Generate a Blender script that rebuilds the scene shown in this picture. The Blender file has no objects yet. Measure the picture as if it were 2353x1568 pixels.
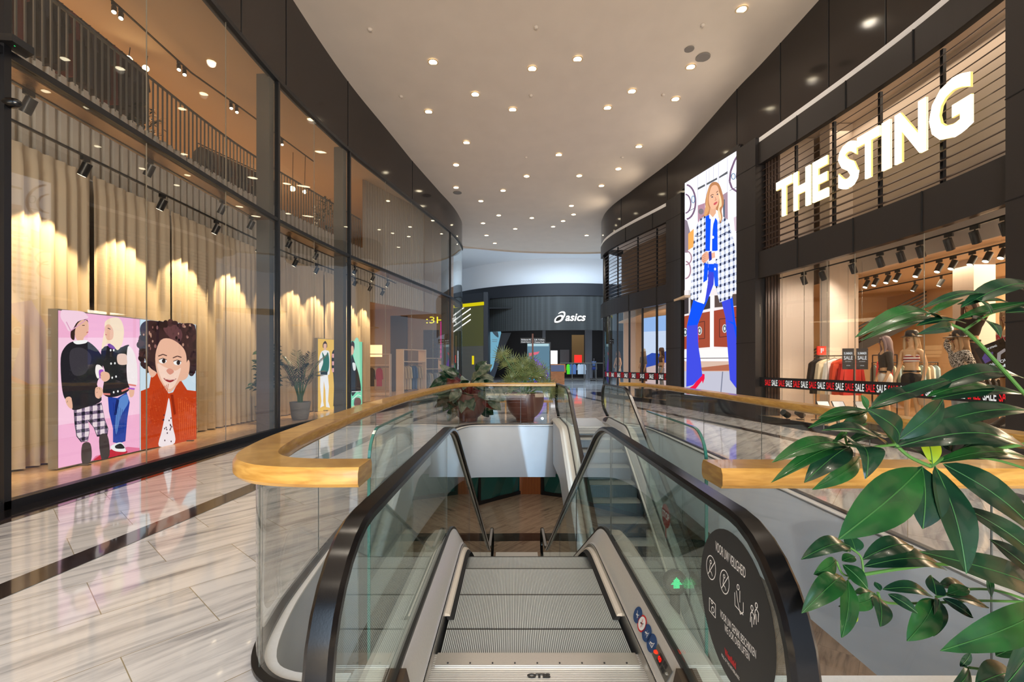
import bpy, math, random
from mathutils import Vector, Matrix
from mathutils.geometry import tessellate_polygon
random.seed(7)
scene = bpy.context.scene
col = scene.collection
PI = math.pi
# ------------------------------------------------------------------ camera, world, exposure
F, CX, HY, EYE = 1046.0, 1176.5, 839.0, 1.55          # focal length in px, principal column, horizon row, eye height
cam_d = bpy.data.cameras.new('camera'); cam = bpy.data.objects.new('camera', cam_d); col.objects.link(cam)
cam_d.sensor_width = 36.0; cam_d.lens = F/2353*36.0; cam_d.shift_y = (HY-784)/2353.0
cam_d.clip_start = 0.05; cam_d.clip_end = 300
cam.location = (0, 0, EYE); cam.rotation_euler = (PI/2, 0, 0)
scene.camera = cam
w = bpy.data.worlds.new('world'); scene.world = w; w.use_nodes = True
w.node_tree.nodes['Background'].inputs[0].default_value = (0.55, 0.72, 0.95, 1)
w.node_tree.nodes['Background'].inputs[1].default_value = 0.55
vs = scene.view_settings
vs.view_transform = 'Standard'; vs.look = 'None'; vs.gamma = 1; vs.use_curve_mapping = False; vs.exposure = 0.0
cy = scene.cycles
cy.max_bounces = 8; cy.diffuse_bounces = 4; cy.glossy_bounces = 4; cy.transmission_bounces = 4; cy.transparent_max_bounces = 24
cy.caustics_reflective = False; cy.caustics_refractive = False; cy.sample_clamp_indirect = 4.0
cy.use_denoising = True
def lin(v):
    v = v/255.0
    return v/12.92 if v <= 0.04045 else ((v+0.055)/1.055)**2.4
def C(r, g, b): return (lin(r), lin(g), lin(b), 1)
WARM = (1.0, 0.74, 0.46)
def area(name, loc, size, power, color=WARM, target=None, sy=None, spread=None):
    d = bpy.data.lights.new(name, 'AREA'); d.energy = power; d.color = color[:3]
    d.shape = 'RECTANGLE' if sy else 'SQUARE'; d.size = size
    if sy: d.size_y = sy
    if spread: d.spread = spread
    o = bpy.data.objects.new(name, d); col.objects.link(o); o.location = loc
    t = Vector(target) if target else Vector(loc)-Vector((0, 0, 1))
    o.rotation_euler = (t-Vector(loc)).to_track_quat('-Z', 'Y').to_euler()
    return o
def spot(name, loc, target, power, angle=60, blend=0.6, color=WARM, r=0.04):
    d = bpy.data.lights.new(name, 'SPOT'); d.energy = power; d.color = color[:3]
    d.spot_size = math.radians(angle); d.spot_blend = blend; d.shadow_soft_size = r
    o = bpy.data.objects.new(name, d); col.objects.link(o); o.location = loc
    o.rotation_euler = (Vector(target)-Vector(loc)).to_track_quat('-Z', 'Y').to_euler()
    return o
DAY = (0.62, 0.80, 1.0)
DLP = 118                                                                               # power of one mall downlight
area('daylight_behind', (0.0, -8.6, 5.0), 8, 1100, DAY, (0, 6, 0.5), 6)               # bare lamp for assumed cool daylight from behind the camera; no glazing built
area('lobby_uplight', (0.0, -7.5, 1.2), 5, 1500, (1.0, 0.78, 0.52), (0, 6, 10.4), 2)   # unseen warm lamp behind the camera, added to brighten the ceiling
area('daylight_atrium', (4.5, 36.1, 12.2), 12, 2300, DAY, None, 6)                   # lamp for daylight from an assumed atrium skylight, out of view
for x0, y0 in ((7.3, 1.0), (7.35, 4.0), (7.4, 7.0), (7.2, 10.0), (6.8, 13.0), (6.4, 16.0), (5.7, 19.0), (4.9, 22.0)): spot('cove_uplight', (x0, y0, 8.2), (x0-3.5, y0+0.5, 10.3), 70, 120, 1.0, (1.0, 0.84, 0.66), 0.05)  # unseen lamps above the pale strip, added to lift the ceiling
area('store_left_lower', (-9.8, 22.0, 4.2), 4, 230, WARM, None, 5)
area('store_left_upper', (-11.5, 9.5, 9.05), 4, 300, WARM, None, 9)
area('store_left_upper_back', (-10.0, 18.5, 9.05), 3, 160, WARM, None, 3)
area('store_right_inner', (12.5, 9.0, 3.85), 4.5, 800, (1.0, 0.80, 0.56), None, 7)
area('store_right_window', (8.9, 9.8, 7.9), 0.5, 28, (1.0, 0.80, 0.60), None, 5.5)
area('store_right_far', (8.2, 19.8, 3.9), 2.0, 260, (1.0, 0.86, 0.70), None, 3)
area('lower_level', (1.0, 15.0, -1.42), 4, 48, (1.0, 0.86, 0.72), None, 4)
spot('void_daylight', (1.3, 2.7, -0.9), (-0.1, 11.7, -0.6), 1700, 46, 0.8, (0.50, 0.76, 1.0), 0.04)  # unseen cool spot below the floor edge, added to brighten the far slab face
area('lower_level_near', (5.5, 6.5, -1.42), 3, 60, (1.0, 0.85, 0.7), None, 5)
area('far_store', (6.0, 51.0, 6.9), 8, 260, (0.9, 0.93, 1.0), None, 4)

# ------------------------------------------------------------------ pixel helpers (used only to measure places from the photograph)
def P(px, py, Y): return Vector(((px-CX)/F*Y, Y, EYE-(py-HY)/F*Y))
def onX(px, py, X):                     # point of the vertical plane x = X seen at the pixel
    Y = X*F/(px-CX); return P(px, py, Y)
def onZ(px, py, Z):
    Y = (EYE-Z)*F/(py-HY); return P(px, py, Y)
def on_wall(px, py, a, b):              # vertical wall through plan points a, b
    k = (px-CX)/F; dx, dy = b[0]-a[0], b[1]-a[1]
    t = (k*a[1]-a[0])/(dx-k*dy); return P(px, py, a[1]+t*dy)
# ------------------------------------------------------------------ materials
MATS = {}
def nodes_of(name):
    m = bpy.data.materials.new(name); m.use_nodes = True
    return m, m.node_tree.nodes, m.node_tree.links, m.node_tree.nodes['Principled BSDF']
def mat(name, color=(0.5, 0.5, 0.5, 1), rough=0.5, metal=0.0, emit=None, es=1.0, spec=0.5, bump=None, coat=0.0):
    if name in MATS: return MATS[name]
    m, n, l, p = nodes_of(name)
    p.inputs['Base Color'].default_value = color; p.inputs['Roughness'].default_value = rough
    p.inputs['Metallic'].default_value = metal; p.inputs['Specular IOR Level'].default_value = spec
    p.inputs['Coat Weight'].default_value = coat
    if emit:
        p.inputs['Emission Color'].default_value = emit; p.inputs['Emission Strength'].default_value = es
    if bump is None and emit is None: bump = (60, 0.03)
    if bump:
        tc = n.new('ShaderNodeTexCoord'); t = n.new('ShaderNodeTexNoise'); t.inputs['Scale'].default_value = bump[0]
        b = n.new('ShaderNodeBump'); b.inputs['Strength'].default_value = bump[1]; b.inputs['Distance'].default_value = 0.01
        l.new(tc.outputs['Object'], t.inputs['Vector']); l.new(t.outputs['Fac'], b.inputs['Height']); l.new(b.outputs['Normal'], p.inputs['Normal'])
        mx = n.new('ShaderNodeMix'); mx.data_type = 'RGBA'; mx.inputs[6].default_value = color
        mx.inputs[7].default_value = tuple(min(1, c*1.12) for c in color[:3])+(1,)
        l.new(t.outputs['Fac'], mx.inputs[0]); l.new(mx.outputs[2], p.inputs['Base Color'])
    MATS[name] = m; return m
def ink(r, g, b, s=1.0):                 # emitted colour of lit pictures and screens; plain printed lettering glows with it too
    key = 'ink_%d_%d_%d_%d' % (r, g, b, int(s*100))
    if key in MATS: return MATS[key]
    m = bpy.data.materials.new(key); m.use_nodes = True; n, l = m.node_tree.nodes, m.node_tree.links
    for x in list(n): n.remove(x)
    o = n.new('ShaderNodeOutputMaterial'); e = n.new('ShaderNodeEmission'); e.inputs[0].default_value = C(r, g, b); e.inputs[1].default_value = s
    l.new(e.outputs[0], o.inputs[0]); MATS[key] = m; return m
def glass(name, tint=(0.93, 0.97, 0.95, 1), ior=1.5, boost=1.0):
    if name in MATS: return MATS[name]
    m = bpy.data.materials.new(name); m.use_nodes = True; n, l = m.node_tree.nodes, m.node_tree.links
    for x in list(n): n.remove(x)
    o = n.new('ShaderNodeOutputMaterial'); t = n.new('ShaderNodeBsdfTransparent'); t.inputs[0].default_value = tint
    g = n.new('ShaderNodeBsdfGlossy'); g.inputs['Roughness'].default_value = 0.0; g.inputs[0].default_value = (0.95, 0.98, 0.97, 1)
    ge = n.new('ShaderNodeNewGeometry'); dt = n.new('ShaderNodeVectorMath'); dt.operation = 'DOT_PRODUCT'; l.new(ge.outputs['Incoming'], dt.inputs[0]); l.new(ge.outputs['Normal'], dt.inputs[1])
    ab = n.new('ShaderNodeMath'); ab.operation = 'ABSOLUTE'; l.new(dt.outputs['Value'], ab.inputs[0]); iv = n.new('ShaderNodeMath'); iv.operation = 'SUBTRACT'; iv.inputs[0].default_value = 1; l.new(ab.outputs[0], iv.inputs[1])
    pw = n.new('ShaderNodeMath'); pw.operation = 'POWER'; pw.inputs[1].default_value = 5; l.new(iv.outputs[0], pw.inputs[0])
    f0 = ((ior-1)/(ior+1))**2*boost; mu = n.new('ShaderNodeMath'); mu.operation = 'MULTIPLY_ADD'; mu.inputs[1].default_value = 1-f0; mu.inputs[2].default_value = f0; mu.use_clamp = True
    mx = n.new('ShaderNodeMixShader'); l.new(pw.outputs[0], mu.inputs[0])
    l.new(mu.outputs[0], mx.inputs[0]); l.new(t.outputs[0], mx.inputs[1]); l.new(g.outputs[0], mx.inputs[2]); l.new(mx.outputs[0], o.inputs[0])
    MATS[name] = m; return m
def ramp(n, pts, fac=None, l=None):
    r = n.new('ShaderNodeValToRGB'); e = r.color_ramp.elements
    e[0].position, e[0].color = pts[0]; e[1].position, e[1].color = pts[-1]
    for p_, c_ in pts[1:-1]:
        x = e.new(p_); x.color = c_
    if fac is not None: l.new(fac, r.inputs[0])
    return r
def marble(name, base, vein, joint, rot=49, tile=(0.92, 0.63), rough=0.07, spec=0.8, vs_=(0.55, 5.0)):
    m, n, l, p = nodes_of(name)
    tc = n.new('ShaderNodeTexCoord'); mp = n.new('ShaderNodeMapping'); mp.inputs['Rotation'].default_value = (0, 0, math.radians(-rot))
    l.new(tc.outputs['Object'], mp.inputs[0])
    br = n.new('ShaderNodeTexBrick'); br.inputs['Scale'].default_value = 1; br.inputs['Brick Width'].default_value = tile[0]; br.inputs['Row Height'].default_value = tile[1]
    br.inputs['Mortar Size'].default_value = 0.0028; br.inputs['Mortar Smooth'].default_value = 0.2; br.offset = 0.5
    br.inputs['Color1'].default_value = (0, 0, 0, 1); br.inputs['Color2'].default_value = (1, 1, 1, 1); br.inputs['Mortar'].default_value = (0.5, 0.5, 0.5, 1)
    l.new(mp.outputs[0], br.inputs[0])
    ad = n.new('ShaderNodeVectorMath'); ad.operation = 'MULTIPLY_ADD'; ad.inputs[1].default_value = (3.1, 7.7, 5.0)
    l.new(br.outputs['Color'], ad.inputs[0]); sc = n.new('ShaderNodeVectorMath'); sc.operation = 'MULTIPLY'; sc.inputs[1].default_value = (vs_[0], vs_[1], 1)
    l.new(mp.outputs[0], sc.inputs[0]); l.new(sc.outputs[0], ad.inputs[2])
    no = n.new('ShaderNodeTexNoise'); no.inputs['Scale'].default_value = 1.6; no.inputs['Detail'].default_value = 7; no.inputs['Roughness'].default_value = 0.62; no.inputs['Distortion'].default_value = 0.6
    l.new(ad.outputs[0], no.inputs['Vector'])
    r = ramp(n, [(0.30, vein), (0.44, tuple(0.65*a+0.35*b for a, b in zip(base, vein))), (0.56, base), (0.8, tuple(min(1, a*1.08) for a in base))], no.outputs['Fac'], l)
    mx = n.new('ShaderNodeMix'); mx.data_type = 'RGBA'; l.new(br.outputs['Fac'], mx.inputs[0]); l.new(r.outputs[0], mx.inputs[6]); mx.inputs[7].default_value = joint
    l.new(mx.outputs[2], p.inputs['Base Color']); p.inputs['Roughness'].default_value = rough; p.inputs['Specular IOR Level'].default_value = spec; p.inputs['Coat Weight'].default_value = 0.35; p.inputs['Coat Roughness'].default_value = 0.02
    MATS[name] = m; return m
def wood(name, c1, c2, rough=0.35, scale=(1, 1, 12), coat=0.3):
    m, n, l, p = nodes_of(name)
    tc = n.new('ShaderNodeTexCoord'); mp = n.new('ShaderNodeMapping'); mp.inputs['Scale'].default_value = scale
    l.new(tc.outputs['Object'], mp.inputs[0]); no = n.new('ShaderNodeTexNoise'); no.inputs['Scale'].default_value = 3; no.inputs['Detail'].default_value = 6; no.inputs['Distortion'].default_value = 0.8
    l.new(mp.outputs[0], no.inputs['Vector']); r = ramp(n, [(0.32, c1), (0.68, c2)], no.outputs['Fac'], l)
    l.new(r.outputs[0], p.inputs['Base Color']); p.inputs['Roughness'].default_value = rough; p.inputs['Coat Weight'].default_value = coat
    MATS[name] = m; return m
def stripes(name, c1, c2, axis, pitch, rough=0.4, metal=0.0, duty=0.5, bump=0.3):
    m, n, l, p = nodes_of(name)
    tc = n.new('ShaderNodeTexCoord'); sp = n.new('ShaderNodeSeparateXYZ'); l.new(tc.outputs['Object'], sp.inputs[0])
    a = n.new('ShaderNodeMath'); a.operation = 'MULTIPLY'; a.inputs[1].default_value = 1.0/pitch; l.new(sp.outputs[axis], a.inputs[0])
    b = n.new('ShaderNodeMath'); b.operation = 'PINGPONG'; b.inputs[1].default_value = 0.5; l.new(a.outputs[0], b.inputs[0])
    r = ramp(n, [(max(0, duty*0.5-0.06), c1), (min(1, duty*0.5+0.06), c2)], b.outputs[0], l)
    l.new(r.outputs[0], p.inputs['Base Color']); p.inputs['Roughness'].default_value = rough; p.inputs['Metallic'].default_value = metal
    bp = n.new('ShaderNodeBump'); bp.inputs['Strength'].default_value = bump; bp.inputs['Distance'].default_value = pitch*0.3
    l.new(b.outputs[0], bp.inputs['Height']); l.new(bp.outputs[0], p.inputs['Normal'])
    MATS[name] = m; return m
M_FLOOR = marble('white_marble', C(236, 234, 232), C(150, 150, 154), C(160, 148, 118))
M_FLOOR_LOW = marble('brown_marble', C(158, 138, 118), C(112, 94, 80), C(110, 90, 75), rough=0.15)
M_STRIPE = marble('dark_marble', C(62, 50, 44), C(38, 30, 28), C(40, 34, 30), tile=(3, 3), rough=0.08, vs_=(3, 3))
M_GRANITE = mat('black_granite', C(30, 28, 28), 0.12, bump=(90, 0.02))
M_FASCIA = mat('dark_bronze_panel', C(42, 36, 33), 0.10, spec=0.45, bump=(2.0, 0.004))
M_PANEL = mat('dark_panel', C(40, 36, 35), 0.4, bump=(30, 0.02))
M_BLACK = mat('black_metal', C(22, 23, 26), 0.35, bump=(40, 0.02))
M_GREYMET = mat('grey_metal', C(96, 94, 88), 0.4, 0.2)
M_CEIL = mat('beige_ceiling', C(212, 200, 186), 0.7, bump=(1.5, 0.02))
M_WHITE = mat('white_paint', C(242, 242, 242), 0.5)
M_CLAD = mat('pale_cladding', C(206, 214, 222), 0.42, bump=(3, 0.01))
M_OAK = wood('oak_rail', C(170, 124, 56), C(204, 160, 84), 0.3, (2, 2, 14))
M_SHOPFLOOR = wood('shop_floor_tile', C(196, 158, 118), C(222, 188, 148), 0.22, (3, 3, 3), 0.2)
M_CURT = mat('curtain_cloth', C(188, 172, 150), 0.9, bump=(120, 0.06))
M_FLUTE = mat('fluted_panel', C(188, 178, 164), 0.6)
M_SHOPCEIL = mat('shop_ceiling', C(205, 180, 150), 0.8)
M_GLASS = glass('clear_glass', (0.98, 0.985, 0.98, 1), 1.5, 1.0)
M_SGLASS = glass('storefront_glass', (0.965, 0.965, 0.955, 1), 1.5, 1.0)
M_GGLASS = glass('greenish_glass', (0.90, 0.955, 0.945, 1), 1.5, 1.1)
M_GEDGE = mat('glass_edge', C(38, 100, 92), 0.15, spec=0.8, bump=(10, 0.01))
M_RUBBER = mat('handrail_rubber', C(9, 9, 11), 0.20, spec=0.5, bump=(200, 0.01))
M_STEEL = mat('brushed_steel', C(190, 188, 184), 0.32, 0.85, bump=(150, 0.02))
M_DECK = mat('deck_aluminium', C(206, 206, 204), 0.36, 0.45, bump=(80, 0.02))
M_TREAD = stripes('ribbed_tread', C(64, 67, 68), C(202, 208, 206), 0, 0.0105, 0.45, 0.25, 0.42)
M_RISER = stripes('ribbed_riser', C(24, 24, 24), C(92, 90, 86), 0, 0.0105, 0.5, 0.35, 0.5)
M_PLATE = stripes('ribbed_plate', C(140, 138, 132), C(240, 240, 236), 1, 0.0135, 0.30, 0.45, 0.35)
M_BRUSH = mat('brush_bristle', C(26, 26, 28), 0.85, bump=(400, 0.4))
M_BOWL = mat('terracotta_bowl', C(92, 50, 38), 0.45, bump=(60, 0.02))
M_CONC = mat('grey_concrete', C(134, 134, 134), 0.75, bump=(60, 0.1))
M_LAMP = mat('lamp_glow', C(255, 240, 205), 0.5, emit=(1.0, 0.86, 0.6, 1), es=9.0)
M_SPOTGLOW = mat('spot_glow', C(255, 240, 215), 0.5, emit=(1.0, 0.82, 0.56, 1), es=14.0)
M_SKIN = mat('mannequin_skin', C(214, 170, 128), 0.45, bump=(30, 0.01))
# ------------------------------------------------------------------ mesh building
class MB:
    def __init__(s): s.v = []; s.f = []; s.m = []; s.k = 0
    def slot(s, k): s.k = k; return s
    def add(s, vs, fs):
        b = len(s.v); s.v += [tuple(x) for x in vs]
        for f in fs: s.f.append([b+i for i in f]); s.m.append(s.k)
        return s
    def box(s, x0, x1, y0, y1, z0, z1):
        return s.add([(x0, y0, z0), (x1, y0, z0), (x1, y1, z0), (x0, y1, z0), (x0, y0, z1), (x1, y0, z1), (x1, y1, z1), (x0, y1, z1)],
                     [(0, 3, 2, 1), (4, 5, 6, 7), (0, 1, 5, 4), (1, 2, 6, 5), (2, 3, 7, 6), (3, 0, 4, 7)])
    def obox(s, c, d, hx, hy, z0, z1):        # box with its x axis along plan direction d
        d = Vector((d[0], d[1])).normalized(); n = Vector((-d[1], d[0])); c = Vector((c[0], c[1])); q = []
        for z in (z0, z1):
            for a, b in ((-1, -1), (1, -1), (1, 1), (-1, 1)):
                p = c+d*(a*hx)+n*(b*hy); q.append((p[0], p[1], z))
        return s.add(q, [(0, 3, 2, 1), (4, 5, 6, 7), (0, 1, 5, 4), (1, 2, 6, 5), (2, 3, 7, 6), (3, 0, 4, 7)])
    def poly(s, pts): return s.add(pts, [tuple(range(len(pts)))])
    def tess(s, loops, flip=False):
        tri = tessellate_polygon([[Vector(p) for p in lp] for lp in loops]); flat = [p for lp in loops for p in lp]
        return s.add(flat, [(t[::-1] if flip else t) for t in tri])
    def prism(s, loop, off):                 # closed loop of 3D points pushed along off
        off = Vector(off); n = len(loop); a = [Vector(p) for p in loop]; b = [p+off for p in a]
        s.tess([a]); s.tess([b], True)
        return s.add(a+b, [(i, (i+1) % n, n+(i+1) % n, n+i) for i in range(n)])
    def tube(s, path, r, n=10, caps=True):
        path = [Vector(p) for p in path]; R = r if isinstance(r, (list, tuple)) else [r]*len(path)
        up = None; rings = []
        for i, p in enumerate(path):
            t = (path[min(i+1, len(path)-1)]-path[max(i-1, 0)]).normalized()
            if up is None:
                up = Vector((0, 0, 1)) if abs(t.z) < 0.9 else Vector((1, 0, 0))
            a = t.cross(up); a = a.normalized() if a.length > 1e-6 else Vector((1, 0, 0)); up = a.cross(t).normalized()
            rings.append([p+a*(R[i]*math.cos(2*PI*k/n))+up*(R[i]*math.sin(2*PI*k/n)) for k in range(n)])
        return s.rings(rings, True, caps)
    def rings(s, rings, closed=True, caps=True):
        n = len(rings[0]); v = [p for r in rings for p in r]; f = []
        for i in range(len(rings)-1):
            for k in range(n if closed else n-1):
                k2 = (k+1) % n; f.append((i*n+k, i*n+k2, (i+1)*n+k2, (i+1)*n+k))
        if caps and closed:
            f.append(tuple(range(n))[::-1]); f.append(tuple((len(rings)-1)*n+k for k in range(n)))
        return s.add(v, f)
    def sweep(s, path, prof, side=None, caps=True):
        path = [Vector(p) for p in path]; rings = []
        for i, p in enumerate(path):
            a = path[min(i+1, len(path)-1)]-path[max(i-1, 0)]; t = a.normalized()
            sd = Vector(side) if side else t.cross(Vector((0, 0, 1))).normalized()
            u = sd.cross(t).normalized()
            k = 1.0
            if side is None and 0 < i < len(path)-1:
                d1 = (path[i]-path[i-1]).normalized(); k = 1/max(0.5, t.dot(d1))
            rings.append([p+sd*(q[0]*k)+u*q[1] for q in prof])
        return s.rings(rings, True, caps)
    def lathe(s, prof, n=24, c=(0, 0, 0)):
        c = Vector(c); return s.rings([[c+Vector((r*math.cos(2*PI*k/n), r*math.sin(2*PI*k/n), z)) for k in range(n)] for r, z in prof], True, True)
    def ribbon(s, path, z0, z1):             # vertical wall along a plan path
        n = len(path); zz0 = z0 if callable(z0) else (lambda q: z0); zz1 = z1 if callable(z1) else (lambda q: z1)
        v = [(p[0], p[1], zz0(p)) for p in path]+[(p[0], p[1], zz1(p)) for p in path]
        return s.add(v, [(i, i+1, n+i+1, n+i) for i in range(n-1)])
    def wall(s, path, t, z0, z1):            # same with thickness t to the right of travel
        o = offset(path, t); zz1 = z1 if callable(z1) else (lambda q: z1)
        rings = [[(a[0], a[1], z0), (b[0], b[1], z0), (b[0], b[1], zz1(a)), (a[0], a[1], zz1(a))] for a, b in zip(path, o)]
        return s.rings(rings, True, True)
    def build(s, name, m, parent=None, smooth=False, kind=None):
        me = bpy.data.meshes.new(name); o3 = origin_of(parent)
        me.from_pydata([(x-o3[0], y-o3[1], z-o3[2]) for x, y, z in s.v] if parent else s.v, [], s.f)
        for q in (m if isinstance(m, (list, tuple)) else [m]): me.materials.append(q)
        if any(s.m): me.polygons.foreach_set('material_index', s.m)
        if smooth:
            me.polygons.foreach_set('use_smooth', [True]*len(s.f))
            if smooth != 'all':
                try: me.set_sharp_from_angle(angle=math.radians(38))
                except Exception: pass
        me.update(); o = bpy.data.objects.new(name, me); col.objects.link(o)
        if parent: o.parent = parent
        if kind: o['kind'] = kind
        return o
def origin_of(o):
    p = Vector((0, 0, 0))
    while o is not None:
        p = p+o.location; o = o.parent
    return p
def thing(name, loc, label, cat, group=None, kind=None):
    o = bpy.data.objects.new(name, None); col.objects.link(o); o.location = loc; o.empty_display_size = 0.1
    if label: o['label'] = label
    if cat: o['category'] = cat
    if group: o['group'] = group
    if kind: o['kind'] = kind
    return o
def tag(o, label, cat, group=None, kind=None):
    o['label'] = label; o['category'] = cat
    if group: o['group'] = group
    if kind: o['kind'] = kind
    return o
def structure(name):
    o = thing(name, (0, 0, 0), None, None, None, 'structure'); return o
def copy_tree(o, parent=None):
    c = o.copy(); col.objects.link(c)
    if parent: c.parent = parent
    for ch in list(o.children): copy_tree(ch, c)
    return c
def place(o, loc=None, rz=None, label=None, group=None, scale=None):
    if loc is not None: o.location = loc
    if rz is not None: o.rotation_euler = (0, 0, rz)
    if label: o['label'] = label
    if group: o['group'] = group
    if scale: o.scale = (scale,)*3
    return o
def smooth_path(pts, n=6):
    out = []; P_ = [Vector(p) for p in pts]
    for i in range(len(P_)-1):
        a = P_[max(i-1, 0)]; b = P_[i]; c = P_[i+1]; d = P_[min(i+2, len(P_)-1)]
        for k in range(n):
            t = k/n; out.append(0.5*((2*b)+(c-a)*t+(2*a-5*b+4*c-d)*t*t+(3*b-a-3*c+d)*t**3))
    out.append(P_[-1]); return out
def offset(path, d):                      # plan offset to the right of travel
    o = []
    for i, p in enumerate(path):
        a = path[max(i-1, 0)]; b = path[min(i+1, len(path)-1)]; tx, ty = b[0]-a[0], b[1]-a[1]; L = math.hypot(tx, ty) or 1
        o.append(Vector((p[0]+ty/L*d, p[1]-tx/L*d)))
    return o
def at_y(path, y):                        # plan point of a path at depth y
    if abs(y-path[0][1]) < 1e-4: return Vector((path[0][0], path[0][1]))
    for a, b in zip(path, path[1:]):
        if (a[1]-y)*(b[1]-y) <= 0 and a[1] != b[1]:
            t = (y-a[1])/(b[1]-a[1]); return Vector((a[0]+(b[0]-a[0])*t, y))
    return Vector((path[-1][0], y))
def at_px(path, px):                      # plan point of a path seen in column px
    k = (px-CX)/F
    for a, b in zip(path, path[1:]):
        fa, fb = a[0]-k*a[1], b[0]-k*b[1]
        if fa*fb <= 0 and fa != fb:
            t = fa/(fa-fb); return Vector((a[0]+(b[0]-a[0])*t, a[1]+(b[1]-a[1])*t))
    return None
def cut(path, y0, y1):
    out = [at_y(path, y0)]+[Vector(p) for p in path if y0 < p[1] < y1]+[at_y(path, y1)]; return out
def resample(path, step):
    out = [Vector(path[0])]; acc = 0.0
    for a, b in zip(path, path[1:]):
        a = Vector(a); b = Vector(b); L = (b-a).length; d = step-acc
        while d <= L:
            out.append(a+(b-a)*(d/L)); d += step
        acc = L-(d-step)
    return out
def text_geo(s, bold=0.0, shear=0.0):
    cu = bpy.data.curves.new('txt', 'FONT'); cu.body = s; cu.offset = bold; cu.shear = shear; cu.resolution_u = 3
    o = bpy.data.objects.new('txt', cu); col.objects.link(o); dg = bpy.context.evaluated_depsgraph_get(); dg.update()
    me = bpy.data.meshes.new_from_object(o.evaluated_get(dg)); vs_ = [v.co.copy() for v in me.vertices]; fs = [tuple(p.vertices) for p in me.polygons]
    bpy.data.objects.remove(o); bpy.data.curves.remove(cu); bpy.data.meshes.remove(me)
    x0 = min(v.x for v in vs_); x1 = max(v.x for v in vs_); y0 = min(v.y for v in vs_); y1 = max(v.y for v in vs_)
    return [((v.x-x0)/(x1-x0), (v.y-y0)/(y1-y0)) for v in vs_], fs
TXT = {}
def put_text(mb, s, o, u, v, n=None, depth=0.0, bold=0.0, shear=0.0):     # text stretched onto the parallelogram o + a*u + b*v, pushed out by n*depth
    if (s, bold, shear) not in TXT: TXT[(s, bold, shear)] = text_geo(s, bold, shear)
    g, fs = TXT[(s, bold, shear)]; o = Vector(o); u = Vector(u); v = Vector(v)
    if not depth:
        mb.add([o+u*a+v*b for a, b in g], fs); return
    n = Vector(n).normalized()*depth; N = len(g)
    front = [o+u*a+v*b+n for a, b in g]; back = [o+u*a+v*b for a, b in g]
    cnt = {}
    for f in fs:
        for i in range(len(f)):
            e = (f[i], f[(i+1) % len(f)]); cnt[tuple(sorted(e))] = cnt.get(tuple(sorted(e)), 0)+1
    k = mb.k; mb.add(front, fs); b0 = len(mb.v)
    mb.v += [tuple(x) for x in back]+[tuple(x) for x in front]
    for f in fs:
        for i in range(len(f)):
            a, b = f[i], f[(i+1) % len(f)]
            if cnt[tuple(sorted((a, b)))] == 1:
                mb.f.append([b0+a, b0+b, b0+N+b, b0+N+a]); mb.m.append(k)
# ================================================================== THE SETTING
LG = smooth_path([(-5.4, -8), (-5.4, 0), (-5.4, 6), (-5.4, 9.6), (-5.3, 11.4), (-4.95, 13.9), (-4.4, 16.3), (-3.85, 18.7), (-3.05, 22.2), (-2.8, 24.3), (-2.86, 25.8), (-3.5, 27.4), (-5.2, 28.6), (-8, 29)], 6)
RG = smooth_path([(7.5, -8), (7.5, 0), (7.55, 4), (7.65, 6.3), (7.74, 8.2), (7.6, 10.1), (7.2, 12.9), (6.96, 14.2), (6.57, 17.2), (6.2, 18.6), (5.5, 20.7), (4.98, 22.6), (4.86, 24.2), (5.2, 26), (6.6, 27.6), (9, 28.4)], 6)
CZ = [(-9, 10.6), (8, 10.55), (11, 10.42), (13, 10.2), (15.5, 9.95), (18, 9.68), (21, 9.48), (24, 9.42), (33, 9.3)]
def ceil_z(y):
    for (a, za), (b, zb) in zip(CZ, CZ[1:]):
        if a <= y <= b: return za+(zb-za)*(y-a)/(b-a)
    return 9.3 if y > 24 else 10.6
def on_ceiling(px, py):
    Y = 12.0
    for _ in range(30): Y = 0.5*Y+0.5*(ceil_z(Y)-EYE)*F/(HY-py)
    return P(px, py, Y)
# floor of the upper level with the escalator void cut out
VL = smooth_path([(-0.8, 2.2), (-1.1, 2.21), (-1.3, 2.36), (-1.44, 2.8), (-1.53, 3.4), (-1.64, 4.5), (-1.68, 5.9), (-1.64, 7.6), (-1.53, 9.3), (-1.4, 10.7), (-1.12, 11.55), (-0.6, 11.68)], 5)
VR = smooth_path([(2.75, 12.0), (3.12, 11.75), (3.35, 11.2), (3.42, 10.2), (3.42, 6), (3.42, 3.2), (3.36, 2.5), (3.05, 2.2), (2.6, 2.18)], 5)
void = [tuple(p) for p in VL]+[(1.10, 11.7), (1.10, 12.0)]+[tuple(p) for p in VR]+[(1.02, 2.18), (1.02, 2.32), (-0.8, 2.32)]
mb = MB(); outer = [(-17, -8), (17, -8), (17, 62), (-17, 62)]
mb.tess([[(x, y, 0) for x, y in outer], [(x, y, 0) for x, y in void][::-1]])
fl = mb.build('floor', M_FLOOR); fl['kind'] = 'structure'
for p in fl.data.polygons:
    if p.normal.z < 0: p.flip()
def strip(name, path, wd, z, m):
    mb = MB(); a = offset(path, wd/2); b = offset(path, -wd/2)
    mb.rings([[(p[0], p[1], z), (q[0], q[1], z)] for p, q in zip(a, b)], False, False)
    o = mb.build(name, m); o['kind'] = 'structure'; return o
strip('trim_1', smooth_path([(-3.85, -2), (-3.58, 2), (-3.34, 5), (-3.08, 8.6), (-2.85, 12), (-2.1, 17), (-1.6, 22), (-1.2, 30)], 6), 0.25, 0.004, M_STRIPE)
strip('trim_2', smooth_path([(5.6, -2), (5.9, 3), (5.95, 7), (5.75, 10), (5.25, 13), (4.4, 17), (3.4, 22), (2.6, 30)], 6), 0.25, 0.004, M_STRIPE)
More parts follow.
